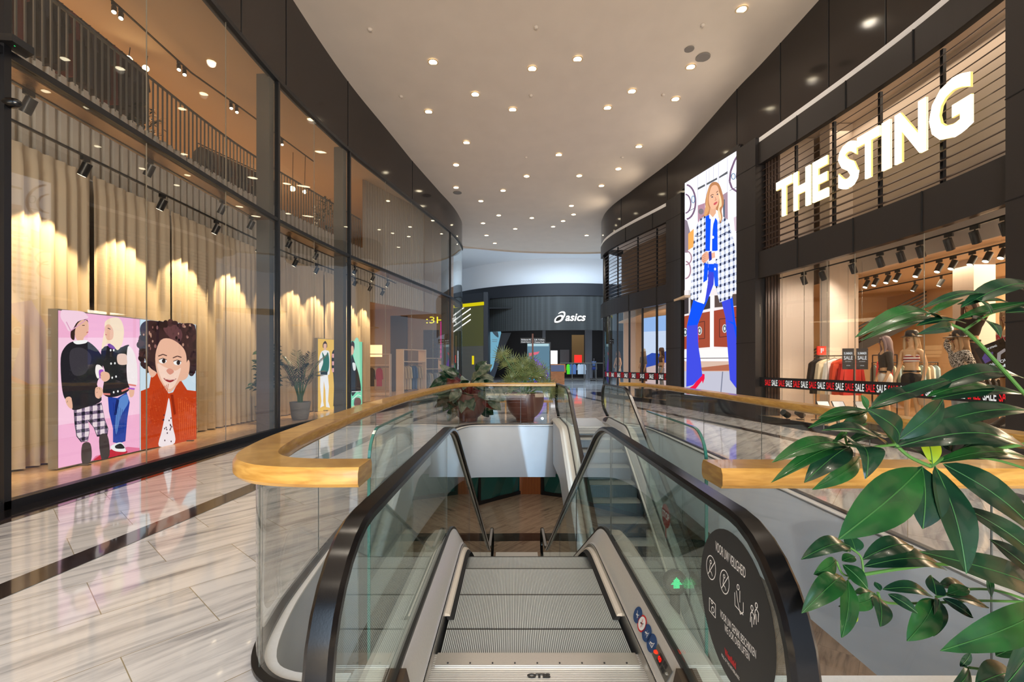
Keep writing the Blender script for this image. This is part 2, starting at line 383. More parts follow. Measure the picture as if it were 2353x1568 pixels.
strip('trim_3', offset(cut(LG, -7, 26), 0.22), 0.46, 0.003, M_STRIPE)
strip('trim_4', offset(cut(RG, -7, 26), -0.30), 0.62, 0.003, M_STRIPE)
strip('trim_5', smooth_path([(-6, 27.5), (-1, 29.5), (3, 29), (7, 27)], 6), 0.3, 0.005, M_STRIPE)
# slab edge around the void: pale cladding panels, white lip, dark skirting
def slab_edge(name, path, t=0.0):
    mb = MB(); mb.ribbon(path, -1.32, -0.0); mb.ribbon(offset(path, t or 0.05), -1.32, -0.03)
    o = mb.build(name, M_CLAD, None, 'all'); o['kind'] = 'structure'; return o
full = [Vector(p) for p in void]
VLp = VL+[Vector((0.2, 11.7)), Vector((1.10, 11.7)), Vector((1.10, 12.0))]
slab_edge('wall_left_slab', VLp); slab_edge('wall_right_slab', [Vector((2.75, 12.0))]+VR+[Vector((1.02, 2.18))])
mb = MB(); mb.ribbon([(1.10, 12.0), (2.75, 12.0)], -1.32, -0.35); o = mb.build('wall_far_slab', M_CLAD); o['kind'] = 'structure'
for nm, pth in (('trim_6', VL+[Vector((1.10, 11.7))]), ('trim_7', VR+[Vector((1.02, 2.18))])):
    mb = MB(); mb.wall(pth, 0.07, 0.0, 0.014); o = mb.build(nm, M_WHITE); o['kind'] = 'structure'       # white lip on the edge
J = MB()                                    # joints of the cladding
for pth in (VLp, VR):
    for q in resample(pth, 1.55)[1:-1]:
        J.box(q[0]-0.008, q[0]+0.008, q[1]-0.008, q[1]+0.008, -1.32, -0.02)
o = J.build('trim_8', M_GREYMET); o['kind'] = 'structure'
# lower level
LZ = -3.65
mb = MB(); mb.poly([(-9, -2, LZ), (12, -2, LZ), (12, 24, LZ), (-9, 24, LZ)]); o = mb.build('floor_lower', M_FLOOR_LOW); o['kind'] = 'structure'
o = strip('trim_9', smooth_path([(-8, 12.4), (-3, 13.4), (0.5, 13.75), (4, 13.5), (9, 12.4)], 8), 0.62, LZ+0.004, M_STRIPE)
mb = MB(); mb.tess([[(-9, -2, -1.33), (12, -2, -1.33), (12, 24, -1.33), (-9, 24, -1.33)], [(x, y, -1.33) for x, y in void][::-1]])
o = mb.build('ceiling_lower', M_WHITE); o['kind'] = 'structure'
mb = MB(); mb.box(-9.1, -9, -2, 24, LZ, -1.33).box(12, 12.1, -2, 24, LZ, -1.33).box(-9, 12, -2.1, -2, LZ, -1.33).box(-9, 12, 24, 24.1, LZ, -1.33)
o = mb.build('wall_lower', mat('lower_wall', C(120, 108, 96), 0.6)); o['kind'] = 'structure'
# green glazed shopfronts and timber panel on the lower level
M_TEAL = mat('teal_glass', C(36, 84, 80), 0.15, 0.1, spec=0.8, bump=(1.2, 0.5))
def low_front(a, b, n, nm):
    root = structure(nm); a = Vector(a); b = Vector(b); d = (b-a); g = MB(); fr = MB()
    for i in range(n):
        p, q = a+d*(i/n), a+d*((i+1)/n)
        zz = [LZ+0.12, -1.33]; k = 4; nrm = Vector((-d.y, d.x)).normalized()
        for j in range(k):
            for r_ in range(2):
                u0, u1 = j/k, (j+1)/k; z0 = zz[0]+(zz[1]-zz[0])*r_/2; z1 = zz[0]+(zz[1]-zz[0])*(r_+1)/2
                o1 = nrm*(0.10 if (j+r_) % 2 else 0.0); o2 = nrm*(0.0 if (j+r_) % 2 else 0.10)
                A = (p+(q-p)*u0); B = (p+(q-p)*u1); A1, B1, A2, B2 = A-o1, B-o2, A-o2, B-o1
                g.add([(A1.x, A1.y, z0), (B1.x, B1.y, z0), (B2.x, B2.y, z1), (A2.x, A2.y, z1)], [(0, 1, 2), (0, 2, 3)])
        fr.obox(p, d, 0.06, 0.09, LZ, -1.33)
    fr.obox((a+b)/2, d, d.length/2, 0.10, LZ, LZ+0.14)
    g.build('pane', M_TEAL, root); fr.build('frame', M_BLACK, root)
low_front((-7.5, 11.2), (0.3, 18.4), 5, 'window_11'); low_front((1.25, 18.3), (8.5, 14.8), 4, 'window_12')
mb = MB(); mb.box(0.3, 1.25, 18.3, 18.5, LZ, -1.33); o = mb.build('door_1', stripes('timber_slats', C(110, 56, 22), C(176, 104, 48), 0, 0.06, 0.5)); o['kind'] = 'structure'
# ceiling of the mall, one gently falling surface
mb = MB(); ys = [-9+i*1.0 for i in range(41)]; ys = [y for y in ys if y <= 29]+[30.5]
rings = []
for y in ys: rings.append([(x, y, ceil_z(y)+0.0) for x in (-11, -6, 0, 6, 11)])
mb.rings(rings, False, False)
edge = smooth_path([(-11, 27.0), (-6, 28.8), (-3.4, 29.9), (0, 31.2), (3, 31.6), (6, 31.6), (11, 30.6)], 6)
mb.tess([[(p[0], p[1], 9.3+0.06) for p in edge]+[(11, 24, 9.42+0.02), (-11, 24, 9.42+0.02)]])
o = mb.build('ceiling', M_CEIL, None, 'all'); o['kind'] = 'structure'
mb = MB(); mb.ribbon(edge, 9.28, 9.75); mb.ribbon(offset(edge, 0.12), 9.28, 9.75); o = mb.build('ceiling_edge', M_CEIL); o['kind'] = 'structure'
mb = MB(); mb.ribbon(edge, 9.75, 12.0); o = mb.build('wall_far_upstand', M_WHITE); o['kind'] = 'structure'
# upper ceiling of the atrium with an assumed skylight opening, out of view
mb = MB(); mb.tess([[(-14, 27, 11.65), (18, 27, 11.65), (18, 62, 11.65), (-14, 62, 11.65)], [(-2, 33, 11.65), (-2, 39.2, 11.65), (11, 39.2, 11.65), (11, 33, 11.65)]])
o = mb.build('ceiling_atrium', M_WHITE); o['kind'] = 'structure'
root = structure('window_13'); mb = MB(); mb.box(-2, 11, 33, 39.2, 12.4, 12.45); mb.build('pane', M_GLASS, root)  # glazing of the assumed skylight
mb = MB()
for i in range(6): mb.box(-2+i*2.6-0.05, -2+i*2.6+0.05, 33, 39.2, 12.25, 12.4)
mb.build('glazing_bar', M_WHITE, root)
# dark fascia above each shopfront, one sheet of tall panels
def fascia(name, path, d):
    mb = MB(); pth = offset(path, d); mb.wall(pth, -0.06 if d > 0 else 0.06, 8.1, lambda q: ceil_z(q[1])+0.06)
    o = mb.build(name, M_FASCIA, None, True); o['kind'] = 'structure'
    return o
fascia('wall_left_fascia', cut(LG, -7.5, 25.8)+LG[-18:], 0.02); fascia('wall_right_fascia', cut(RG, -7.5, 26)+RG[-12:], -0.02)
g = MB()
for px in (555, 658, 800, 948):
    q = at_px(offset(LG, 0.02), px); g.box(q[0]-0.01, q[0]+0.012, q[1]-0.012, q[1]+0.012, 8.1, ceil_z(q[1]))
for px in (1427, 1533, 1693, 1793, 1904, 2035):
    q = at_px(offset(RG, -0.02), px)
    if q is not None: g.box(q[0]-0.012, q[0]+0.01, q[1]-0.012, q[1]+0.012, 8.12, ceil_z(q[1]))
o = g.build('trim_10', M_BLACK); o['kind'] = 'structure'
# ---------------------------------------------------------------- left shopfront glazing
TR = 4.87
root = structure('window_1'); MUL_ALL = []
def glazing(root, path, stops, z0, z1, t, m, name='pane', gap=0.006):
    for a, b in zip(stops, stops[1:]):
        seg = cut(path, a+gap, b-gap) if a < b else None
        mb = MB(); mb.wall(seg, t, z0, z1); o = mb.build(name, m, root, True)
    for y in stops[1:-1]:
        if name == 'pane' and min([abs(y-q) for q in MUL_ALL] or [9]) > 0.06:
            p = at_y(path, y); mb = MB(); mb.box(p[0]-0.008, p[0]+0.004, p[1]-0.005, p[1]+0.005, z0, z1); mb.build('silicone_joint', mat('silicone', C(150, 140, 124), 0.4), root)
MUL = [at_px(LG, x)[1] for x in (637, 802, 1034)]; MUL_ALL += MUL+[4.83]
low = [-7.5, 0.5, 3.1, 4.83, at_px(LG, 337)[1], at_px(LG, 519)[1], MUL[0], at_px(LG, 722)[1], MUL[1], at_px(LG, 886)[1], at_px(LG, 946)[1], at_px(LG, 995)[1], MUL[2], 25.7]
glazing(root, LG, low, 0.10, TR-0.04, 0.012, M_SGLASS)
glazing(root, LG, low, TR+0.04, 8.05, 0.012, M_SGLASS)
fr = MB()
for y in (4.83, MUL[0], MUL[1], MUL[2]):
    q = at_y(LG, y); r_ = at_y(LG, y+0.1); d = (r_-q)
    fr = MB(); fr.obox(q, d, 0.035, 0.05, 0, 8.1); fr.build('mullion', M_BLACK, root)
for y, wd in ((MUL[0]-0.12, 0.30), (MUL[1]-0.14, 0.30), (MUL[2]-0.16, 0.30)):
    q = at_y(LG, y); r_ = at_y(LG, y+0.1); d = (r_-q).normalized(); n = Vector((-d.y, d.x))
    fr = MB(); fr.obox(q+n*(wd/2+0.06), d, 0.09, wd/2, 0.0, 8.1); fr.build('post', M_GREYMET, root)
fp = cut(LG, -7.5, 25.8)
mb = MB(); mb.wall(offset(fp, 0.04), -0.10, TR-0.04, TR+0.04); mb.build('transom', M_BLACK, root)
mb = MB(); mb.wall(offset(fp, 0.06), -0.16, 8.03, 8.12); mb.build('head_frame', M_BLACK, root)
mb = MB(); mb.wall(offset(fp, 0.05), -0.12, 0.0, 0.10); mb.build('sill', M_BLACK, root)
mb = MB(); mb.wall(offset(fp, -0.06), -0.34, TR-0.06, TR-0.04); mb.build('head_soffit', mat('bronze_soffit', C(150, 118, 84), 0.25, 0.6), root)
mb = MB(); mb.wall(offset(fp, 0.32), -0.28, 0.0, 0.012); o = mb.build('trim_11', M_GRANITE); o['kind'] = 'structure'
# devices on the first mullion
t = thing('motion_sensor', (-5.33, 4.86, 4.95), 'flat dark motion sensor with green light on the leftmost window mullion', 'sensor')
q = P(20, 118, 4.86); mb = MB(); mb.prism([(-5.45, 4.78, 4.97), (-5.16, 4.70, 4.90), (-5.10, 4.86, 4.86), (-5.36, 5.02, 4.93)], (0, 0, 0.075)); mb.build('housing', M_BLACK, t)
mb = MB(); mb.lathe([(0.0, -0.006), (0.008, -0.006), (0.008, 0.0), (0, 0.0)], 10, (-5.24, 4.80, 4.92)); mb.build('indicator_light', ink(40, 255, 120, 2), t)
t = thing('security_camera', (-5.36, 4.86, 4.35), 'glossy black domed security camera clipped to the leftmost mullion', 'camera')
mb = MB(); c0 = P(25, 237, 4.84)
mb.rings([[c0+Vector((0.11*u, 0.055*math.sqrt(max(0, 1-u*u))*math.cos(a), 0.055*math.sqrt(max(0, 1-u*u))*math.sin(a)))for a in [2*PI*k/14 for k in range(14)]] for u in (-1, -.9, -.6, -.2, .2, .6, .9, 1)]); mb.build('dome', M_RUBBER, t, True)
mb = MB(); mb.box(c0.x-0.16, c0.x-0.08, c0.y-0.03, c0.y+0.03, c0.z-0.09, c0.z-0.02); mb.build('bracket', M_BLACK, t)
# ---------------------------------------------------------------- inside of the left shop
mb = MB(); mb.tess([[(p[0], p[1], 0.012) for p in offset(cut(LG, -7.5, 25.8), -0.05)]+[(-4, 28, 0.012), (-16.5, 28, 0.012), (-16.5, -7.5, 0.012)]])
o = mb.build('floor_left_shop', M_SHOPFLOOR); o['kind'] = 'structure'
for p in o.data.polygons:
    if p.normal.z < 0: p.flip()
mb = MB(); mb.tess([[(p[0], p[1], 9.2) for p in offset(cut(LG, -7.5, 25.8), -0.05)]+[(-4, 28, 9.2), (-16.5, 28, 9.2), (-16.5, -7.5, 9.2)]])
o = mb.build('ceiling_left_shop', M_SHOPCEIL); o['kind'] = 'structure'
mb = MB(); mb.box(-16.6, -16.5, -7.5, 30, 0, 10); mb.box(-16.5, -3.6, 27.9, 28, 0, 9.3); mb.box(-16.5, -5.5, -7.6, -7.5, 0, 10)
o = mb.build('wall_left', mat('shop_wall', C(190, 165, 135), 0.8)); o['kind'] = 'structure'
WP = smooth_path([(-7.5, 1), (-7.5, 8), (-7.5, 11), (-7.33, 13), (-6.95, 15), (-6.5, 17.2), (-6.25, 18.4), (-6.0, 19.4)], 6)
CP = smooth_path([(-7.15, 1.2), (-7.15, 8), (-7.13, 11), (-6.98, 13), (-6.62, 15), (-6.22, 17.2), (-5.95, 19.2)], 6)
mb = MB(); mz = [(p[0], p[1]) for p in WP]
mb.tess([[(x, y, 6.28) for x, y in mz]+[(-5.2, 21, 6.28), (-4.4, 27.9, 6.28), (-16.5, 27.9, 6.28), (-16.5, 1, 6.28)]]); mb.tess([[(x, y, 4.95) for x, y in mz]+[(-5.2, 21, 4.95), (-4.4, 27.9, 4.95), (-16.5, 27.9, 4.95), (-16.5, 1, 4.95)]])
o = mb.build('floor_mezzanine', M_SHOPCEIL); o['kind'] = 'structure'
def fluted(name, path, z0, z1, pitch, depth, m):
    mb = MB(); q = resample(path, pitch/2); off = offset(q, depth); pts = []
    for i in range(len(q)-1):
        a, b = (off[i], off[i+1]) if i % 2 else (q[i], q[i+1]); pts += [a, b]
    mb.ribbon(pts, z0, z1); mb.ribbon(offset(pts, -0.03), z0, z1)
    mb.rings([[(a[0], a[1], z1), (b[0], b[1], z1)] for a, b in zip(pts, offset(pts, -0.03))], False, False)
    o = mb.build(name, m); o['kind'] = 'structure'; return o
fluted('wall_left_fluted', cut(WP, 1.2, 19.2), 0.02, 6.34, 0.20, 0.07, M_FLUTE)
SP = smooth_path([(-6.12, 18.7), (-5.75, 19.6), (-5.2, 20.8), (-4.7, 21.9), (-4.2, 23.0), (-3.75, 24.2), (-3.6, 25.4)], 5)
fluted('wall_left_slats', cut(SP, 18.7, 22.6), 4.2, 9.18, 0.16, 0.05, M_FLUTE)
mb = MB(); mb.wall(cut(SP, 22.6, 25.3), 0.06, 4.2, 9.18); o = mb.build('wall_left_panel', mat('panel_beige', C(168, 150, 130), 0.5)); o['kind'] = 'structure'
# mezzanine railing with bars
rl = cut(offset(WP, 0.06), 6.3, 18.5); rp = resample(rl, 0.131)
t = thing('mezzanine_railing', (rp[0][0], rp[0][1], 6.3), 'grey metal bar railing along the upper gallery of the left shop', 'railing')
mb = MB(); mb.sweep([(p[0], p[1], 7.46) for p in rl], [(-0.02, -0.02), (0.02, -0.02), (0.02, 0.02), (-0.02, 0.02)]); mb.build('top_rail', M_GREYMET, t)
bar = None
for q in rp[:96]:
    if bar is None:
        mb = MB(); mb.box(rp[0][0]-0.012, rp[0][0]+0.012, rp[0][1]-0.012, rp[0][1]+0.012, 6.30, 7.45); bar = mb.build('baluster', M_GREYMET, t)
    else:
        c = bar.copy(); col.objects.link(c); c.parent = t; c.location = (q[0]-rp[0][0], q[1]-rp[0][1], 0)
# curtain: gathered header, folds, hem
def curtain_mesh(path, z0, z1, amp, pitch, seed):
    rnd = random.Random(seed); q = resample(path, pitch/8); L = len(q); ph = []; a = 0.0
    for i in range(L): a += 2*PI/8*(0.75+0.5*(0.5+0.5*math.sin(i*0.07+seed))); ph.append(a)
    mb = MB(); zs = [z0, z0+0.6, (z0+z1)/2, z1-0.35, z1-0.12, z1-0.09, z1]; k_ = [1.15, 1.0, 0.95, 0.75, 0.35, 0.25, 0.45]; rings = []
    for z, k in zip(zs, k_):
        pts = []
        for i, p in enumerate(q):
            d = amp*k*(math.sin(ph[i])+0.35*math.sin(ph[i]*2.3+seed))
            pts.append((i, d))
        off = [offset([q[max(i-1, 0)], q[i], q[min(i+1, L-1)]], d)[1] for i, d in pts]
        rings.append([(o[0], o[1], z) for o in off])
    mb.rings(rings, False, False); return mb
gaps = [1.3, at_px(CP, 228)[1]-0.14, at_px(CP, 400)[1]-0.1, at_px(CP, 640)[1]+0.3, at_px(CP, 745)[1], 19.15]
for i, (a, b) in enumerate(zip(gaps, gaps[1:])):
    cc = curtain_mesh(cut(CP, a+0.003, b-0.003), 0.04, 4.78, 0.055, 0.24, i).build('curtain', M_CURT, None, 'all')
    lb = ['long beige curtain panel behind the leftmost glass beside the children light box', 'beige curtain panel rising above the children light box, second from the left', 'beige curtain panel behind the round-leaved shrub, middle of the row',
          'beige curtain panel behind the potted palm', 'beige curtain panel behind the light box of young men, farthest of the row'][i]
    tag(cc, lb, 'curtain', 'beige curtains in the left shop window')
mb = MB(); rp_ = offset(CP, -0.10); mb.tube([(p[0], p[1], 4.72) for p in cut(rp_, 1.3, 19.1)], 0.018, 8); tag(mb.build('curtain_rod', M_WHITE, None, True), 'long white rod carrying the beige curtains in the left shop', 'curtain rod')
mb = MB(); mb.box(-7.05, -6.1, 26.4, 26.6, 0.02, 4.4); mb.box(-5.2, -4.3, 26.7, 26.9, 0.02, 3.6); o = mb.build('wall_left_dark', mat('dark_umber', C(78, 66, 58), 0.6)); o['kind'] = 'structure'
# back of left shop ground floor seen through the far panes
mb = MB(); mb.box(-12.5, -12.4, 19.4, 27.8, 0.02, 4.9); o = mb.build('wall_left_inner', mat('inner_wall', C(150, 126, 104), 0.8)); o['kind'] = 'structure'
# ================================================================== RIGHT SHOPFRONT
root = structure('window_2')
PIER = [at_px(RG, x) for x in (2336, 1747, 1703, 1573, 1538)]           # right column, sting left end, screen right, screen left, far shop right end
yS0, yS1 = PIER[0][1], PIER[1][1]; yP = PIER[2][1]; yQ = PIER[3][1]; yT = PIER[4][1]
LZ0, LZ1 = 4.80, 7.32
stops = [yS0]+[at_px(RG, x)[1] for x in (2124, 1965, 1901, 1848, 1797)]+[yS1]
glazing(root, RG, [-7.5, 0, 3, yS0-0.9], 0.1, 4.02, -0.012, M_SGLASS)
glazing(root, RG, stops, 0.1, 4.02, -0.012, M_SGLASS)
ins = offset(RG, 0.0)
def band(name, y0, y1, z0, z1, d0, d1, m, parent=None, path=RG):
    seg = cut(path, y0, y1); mb = MB(); mb.wall(offset(seg, d0), d1-d0, z0, z1); o = mb.build(name, m, parent)
    if parent is None: o['kind'] = 'structure'
    return o
band('wall_right_lintel', -7.5, yT+6.5, 4.04, LZ0, -0.07, 0.08, M_PANEL)
band('wall_right_upper', -7.5, yT+6.5, LZ1, 7.95, -0.07, 0.08, M_PANEL)
band('trim_12', yS0-5, yS1+0.1, 7.93, 8.10, -0.04, 0.0, M_WHITE); band('trim_13', yT, 25, 7.93, 8.10, -0.04, 0.0, M_WHITE)
band('trim_14', -7.5, yT+6.5, 0.0, 0.10, -0.05, 0.05, M_BLACK)
for i, (a, b) in enumerate(((yS0-0.55, yS0), (yS1, yP), (yQ, yT))):
    band('wall_right_pier_%s' % ('near', 'middle', 'far')[i], a, b, 0, 8.1, -0.16, 0.25, M_PANEL)
band('wall_right_above_screen', yP-0.02, yQ+0.02, 8.2, 8.3, -0.1, 0.2, M_PANEL)
band('wall_right_under_screen', yP-0.02, yQ+0.02, 0.0, 0.42, -0.1, 0.2, M_BLACK); band('wall_right_behind_screen', yP-0.02, yQ+0.02, 0.42, 8.2, 0.06, 0.1, M_PANEL)
q = at_y(RG, 24.1); mb = MB(); mb.lathe([(0.16, 0), (0.16, 8.0)], 16, (q[0]+0.12, q[1], 0)); o = mb.build('wall_right_corner', M_BLACK, None, 'all'); o['kind'] = 'structure'
g = MB()                                  # panel joints
for px, z0, z1 in ((1832, 4.04, LZ0), (1960, 4.04, LZ0), (2118, 4.04, LZ0), (1831, LZ1, 7.95), (1943, LZ1, 7.95), (2098, LZ1, 7.95), (1444, 4.04, LZ0), (1508, 4.04, LZ0), (1437, LZ1, 7.95), (1499, LZ1, 7.95)):
    q = at_px(offset(RG, -0.075), px); g.box(q[0]-0.012, q[0]+0.02, q[1]-0.01, q[1]+0.01, z0, z1)
for (a, b) in ((yS0-0.55, yS0), (yS1, yP), (yQ, yT)):
    for z in (2.2, 4.04, 5.6, 7.3):
        seg = offset(cut(RG, a-0.005, b+0.005), -0.163); g.wall(seg, -0.004, z-0.008, z+0.008)
o = g.build('trim_15', mat('joint_black', C(10, 10, 10), 0.8)); o['kind'] = 'structure'
# louvres: two screens of bronze slats
M_SLAT = mat('bronze_slat', C(66, 52, 46), 0.35, 0.3, bump=(30, 0.01))
def louvre(y0, y1, label, muls, n=14):
    t = thing('louvre_screen', (at_y(RG, y0)[0], y0, LZ0), label, 'louvre', 'slatted screens over the right shopfronts')
    seg = cut(RG, y0+0.03, y1-0.05)
    for i in range(n):
        z = LZ0+0.08+i*(LZ1-LZ0-0.1)/n; mb = MB(); a = offset(seg, 0.02); b = offset(seg, 0.12)
        mb.rings([[(p[0], p[1], z), (p[0], p[1], z+0.022), (r_[0], r_[1], z+0.085), (r_[0], r_[1], z+0.063)] for p, r_ in zip(a, b)], True, True); mb.build('slat', M_SLAT, t)
    for px in muls:
        q = at_px(offset(RG, 0.14), px); mb = MB(); mb.box(q[0]-0.03, q[0]+0.03, q[1]-0.03, q[1]+0.03, LZ0, LZ1); mb.build('upright', M_BLACK, t)
    return t
louvre(yS0, yS1, 'wide bronze louvre screen behind the big lit shop name on the right', (2167, 2023, 1917, 1830))
louvre(yT, 23.9, 'curved bronze louvre screen above the farther shop windows, left of the big screen', (1510, 1466, 1420))
band('wall_right_dark_band', yT, 23.9, LZ0, LZ1, 0.9, 0.95, mat('louvre_back', C(150, 128, 108), 0.8))
# lit shop name
t = thing('illuminated_shop_sign', (7.4, 10, 5.5), 'huge glowing white shop name letters over the large right window', 'sign')
M_LIT = mat('lit_letter', C(255, 250, 235), 0.4, emit=(1.0, 0.90, 0.66, 1), es=2.6); M_LSIDE = mat('letter_side', C(190, 170, 90), 0.5, emit=(1.0, 0.75, 0.25, 1), es=0.8)
SG = offset(RG, -0.10); base_z, top_z = 5.50, 6.47
for ch, xa, xb in (('T', 1787, 1823), ('H', 1827, 1865), ('E', 1871, 1906), ('S', 1930, 1975), ('T', 1974, 2025), ('I', 2031, 2050), ('N', 2061, 2133), ('G', 2141, 2238)):
    a = at_px(SG, xa); b = at_px(SG, xb); e = 0.025 if ch in 'SG' else 0; mb = MB()
    u = (b[0]-a[0], b[1]-a[1], 0); n = Vector((u[1], -u[0], 0)); n = n if n.x < 0 else -n
    put_text(mb, ch, (a[0], a[1], base_z-e), u, (0, 0, top_z-base_z+2*e), n, 0.05, 0.035)
    mb.build('letter', M_LIT, t); mb = MB(); put_text(mb, ch, (a[0], a[1], base_z-e), u, (0, 0, top_z-base_z+2*e), n, 0.042, 0.042); mb.build('letter_return', M_LSIDE, t)
# sale tapes
def tape(y0, y1, z0, z1, step, label, blocks=False):
    t = thing('sale_tape', (at_y(RG, y0)[0], y0, z0), label, 'banner', 'sale tapes across the right shop windows')
    seg = offset(cut(RG, y0, y1), -0.018); mb = MB(); mb.wall(seg, -0.003, z0, z1); mb.build('band', M_BLACK, t)
    L = resample(offset(cut(RG, y0, y1), -0.024), step)[::-1]; hz = (z1-z0)
    for i in range(len(L)-1):
        a, b = L[i], L[i+1]; u = (b-a); red = i % 2 == 0
        if blocks and red:
            B = MB(); c = a+u*0.9; B.add([(a[0]+u[0]*0.1, a[1]+u[1]*0.1, z0+0.03), (c[0], c[1], z0+0.03), (c[0], c[1], z1-0.03), (a[0]+u[0]*0.1, a[1]+u[1]*0.1, z1-0.03)], [(0, 1, 2, 3)]); B.build('red_block', ink(170, 26, 30, 0.7), t)
        W = MB(); put_text(W, 'SALE', (a[0]+u[0]*0.07-(0.004 if blocks else 0), a[1]+u[1]*0.07, z0+0.17*hz), (u[0]*0.84, u[1]*0.84, 0), (0, 0, hz*0.6), bold=0.015); W.build('printed_word', (M_BLACK if blocks else ink(225, 40, 44)) if red else ink(235, 235, 230, 0.95), t)
tape(yS0, yS1, 0.925, 1.20, 0.262, 'black tape of red and white SALE words across the large right window')
tape(yT, 23.9, 0.92, 1.22, 0.33, 'black tape with white SALE words and red blocks on the farther curved windows', True)
# far windows of the right shop
MUL_ALL.clear(); MUL_ALL += [at_px(RG, x)[1] for x in (1509, 1476, 1446, 1419, 1400)]
root = structure('window_3'); st = [yT]+[at_px(RG, x)[1] for x in (1509, 1476, 1446, 1419, 1400)]+[23.9]
glazing(root, RG, st, 0.1, 4.02, -0.012, M_SGLASS)
for y in st[1:-1]:
    q = at_y(RG, y); mb = MB(); mb.box(q[0]-0.03, q[0]+0.05, q[1]-0.035, q[1]+0.035, 0.1, 4.04); mb.build('mullion', M_BLACK, root)
# shop interior shell
M_SW = mat('shop_white', C(205, 190, 176), 0.75)
mb = MB(); seg = offset(cut(RG, -7.5, 26), 0.05); mb.tess([[(p[0], p[1], 0.10) for p in seg]+[(17, 26, 0.10), (17, -7.5, 0.10)]]); o = mb.build('floor_right_shop', M_SHOPFLOOR); o['kind'] = 'structure'
for p in o.data.polygons:
    if p.normal.z < 0: p.flip()
mb = MB(); mb.box(9.35, 17, -7.5, 16.5, 4.0, 4.1); mb.box(6.3, 17, 16.6, 27, 4.02, 4.1); o = mb.build('ceiling_right_shop', M_SHOPCEIL); o['kind'] = 'structure'
mb = MB(); mb.box(9.25, 9.35, -7.5, 16.5, 4.0, 10.6); o = mb.build('wall_right_bulkhead', M_SW); o['kind'] = 'structure'
mb = MB(); mb.box(17, 17.1, -7.5, 30, 0, 10.6).box(7.6, 17, -7.6, -7.5, 0, 10.6).box(6.6, 17, 26.9, 27, 0, 10.6); o = mb.build('wall_right', M_SW); o['kind'] = 'structure'
mb = MB(); seg = offset(cut(RG, -7.5, 26), 0.05); mb.tess([[(p[0], p[1], 8.12) for p in seg]+[(9.3, 26, 8.12), (9.3, -7.5, 8.12)]]); o = mb.build('ceiling_right_window', M_SW); o['kind'] = 'structure'
mb = MB(); mb.box(7.72, 8.72, 13.15, 13.35, 0.1, 8.1); o = mb.build('wall_right_partition', M_SW); o['kind'] = 'structure'
mb = MB(); mb.box(8.62, 9.40, 12.35, 12.75, 0.1, 8.1); o = mb.build('wall_right_column', M_SW); o['kind'] = 'structure'
o = fluted('wall_right_slats', [Vector((7.28, 13.05)), Vector((7.72, 13.05))], 0.1, 8.1, 0.09, 0.03, M_SLAT)
mb = MB(); mb.box(13.6, 13.8, 10.2, 16.6, 0.1, 4.0).box(12.4, 13.6, 16.5, 16.6, 0.1, 4.0); mb.box(6.9, 12.4, 16.5, 16.6, 0.1, 4.0); o = mb.build('wall_right_back', mat('shop_back', C(206, 172, 132), 0.8)); o['kind'] = 'structure'
mb = MB(); mb.box(10.55, 11.05, 10.4, 10.9, 0.1, 4.0); o = mb.build('wall_right_pillar', M_SW); o['kind'] = 'structure'
mb = MB(); mb.box(6.75, 6.8, 17.2, 26.8, 0.1, 0.1001); 
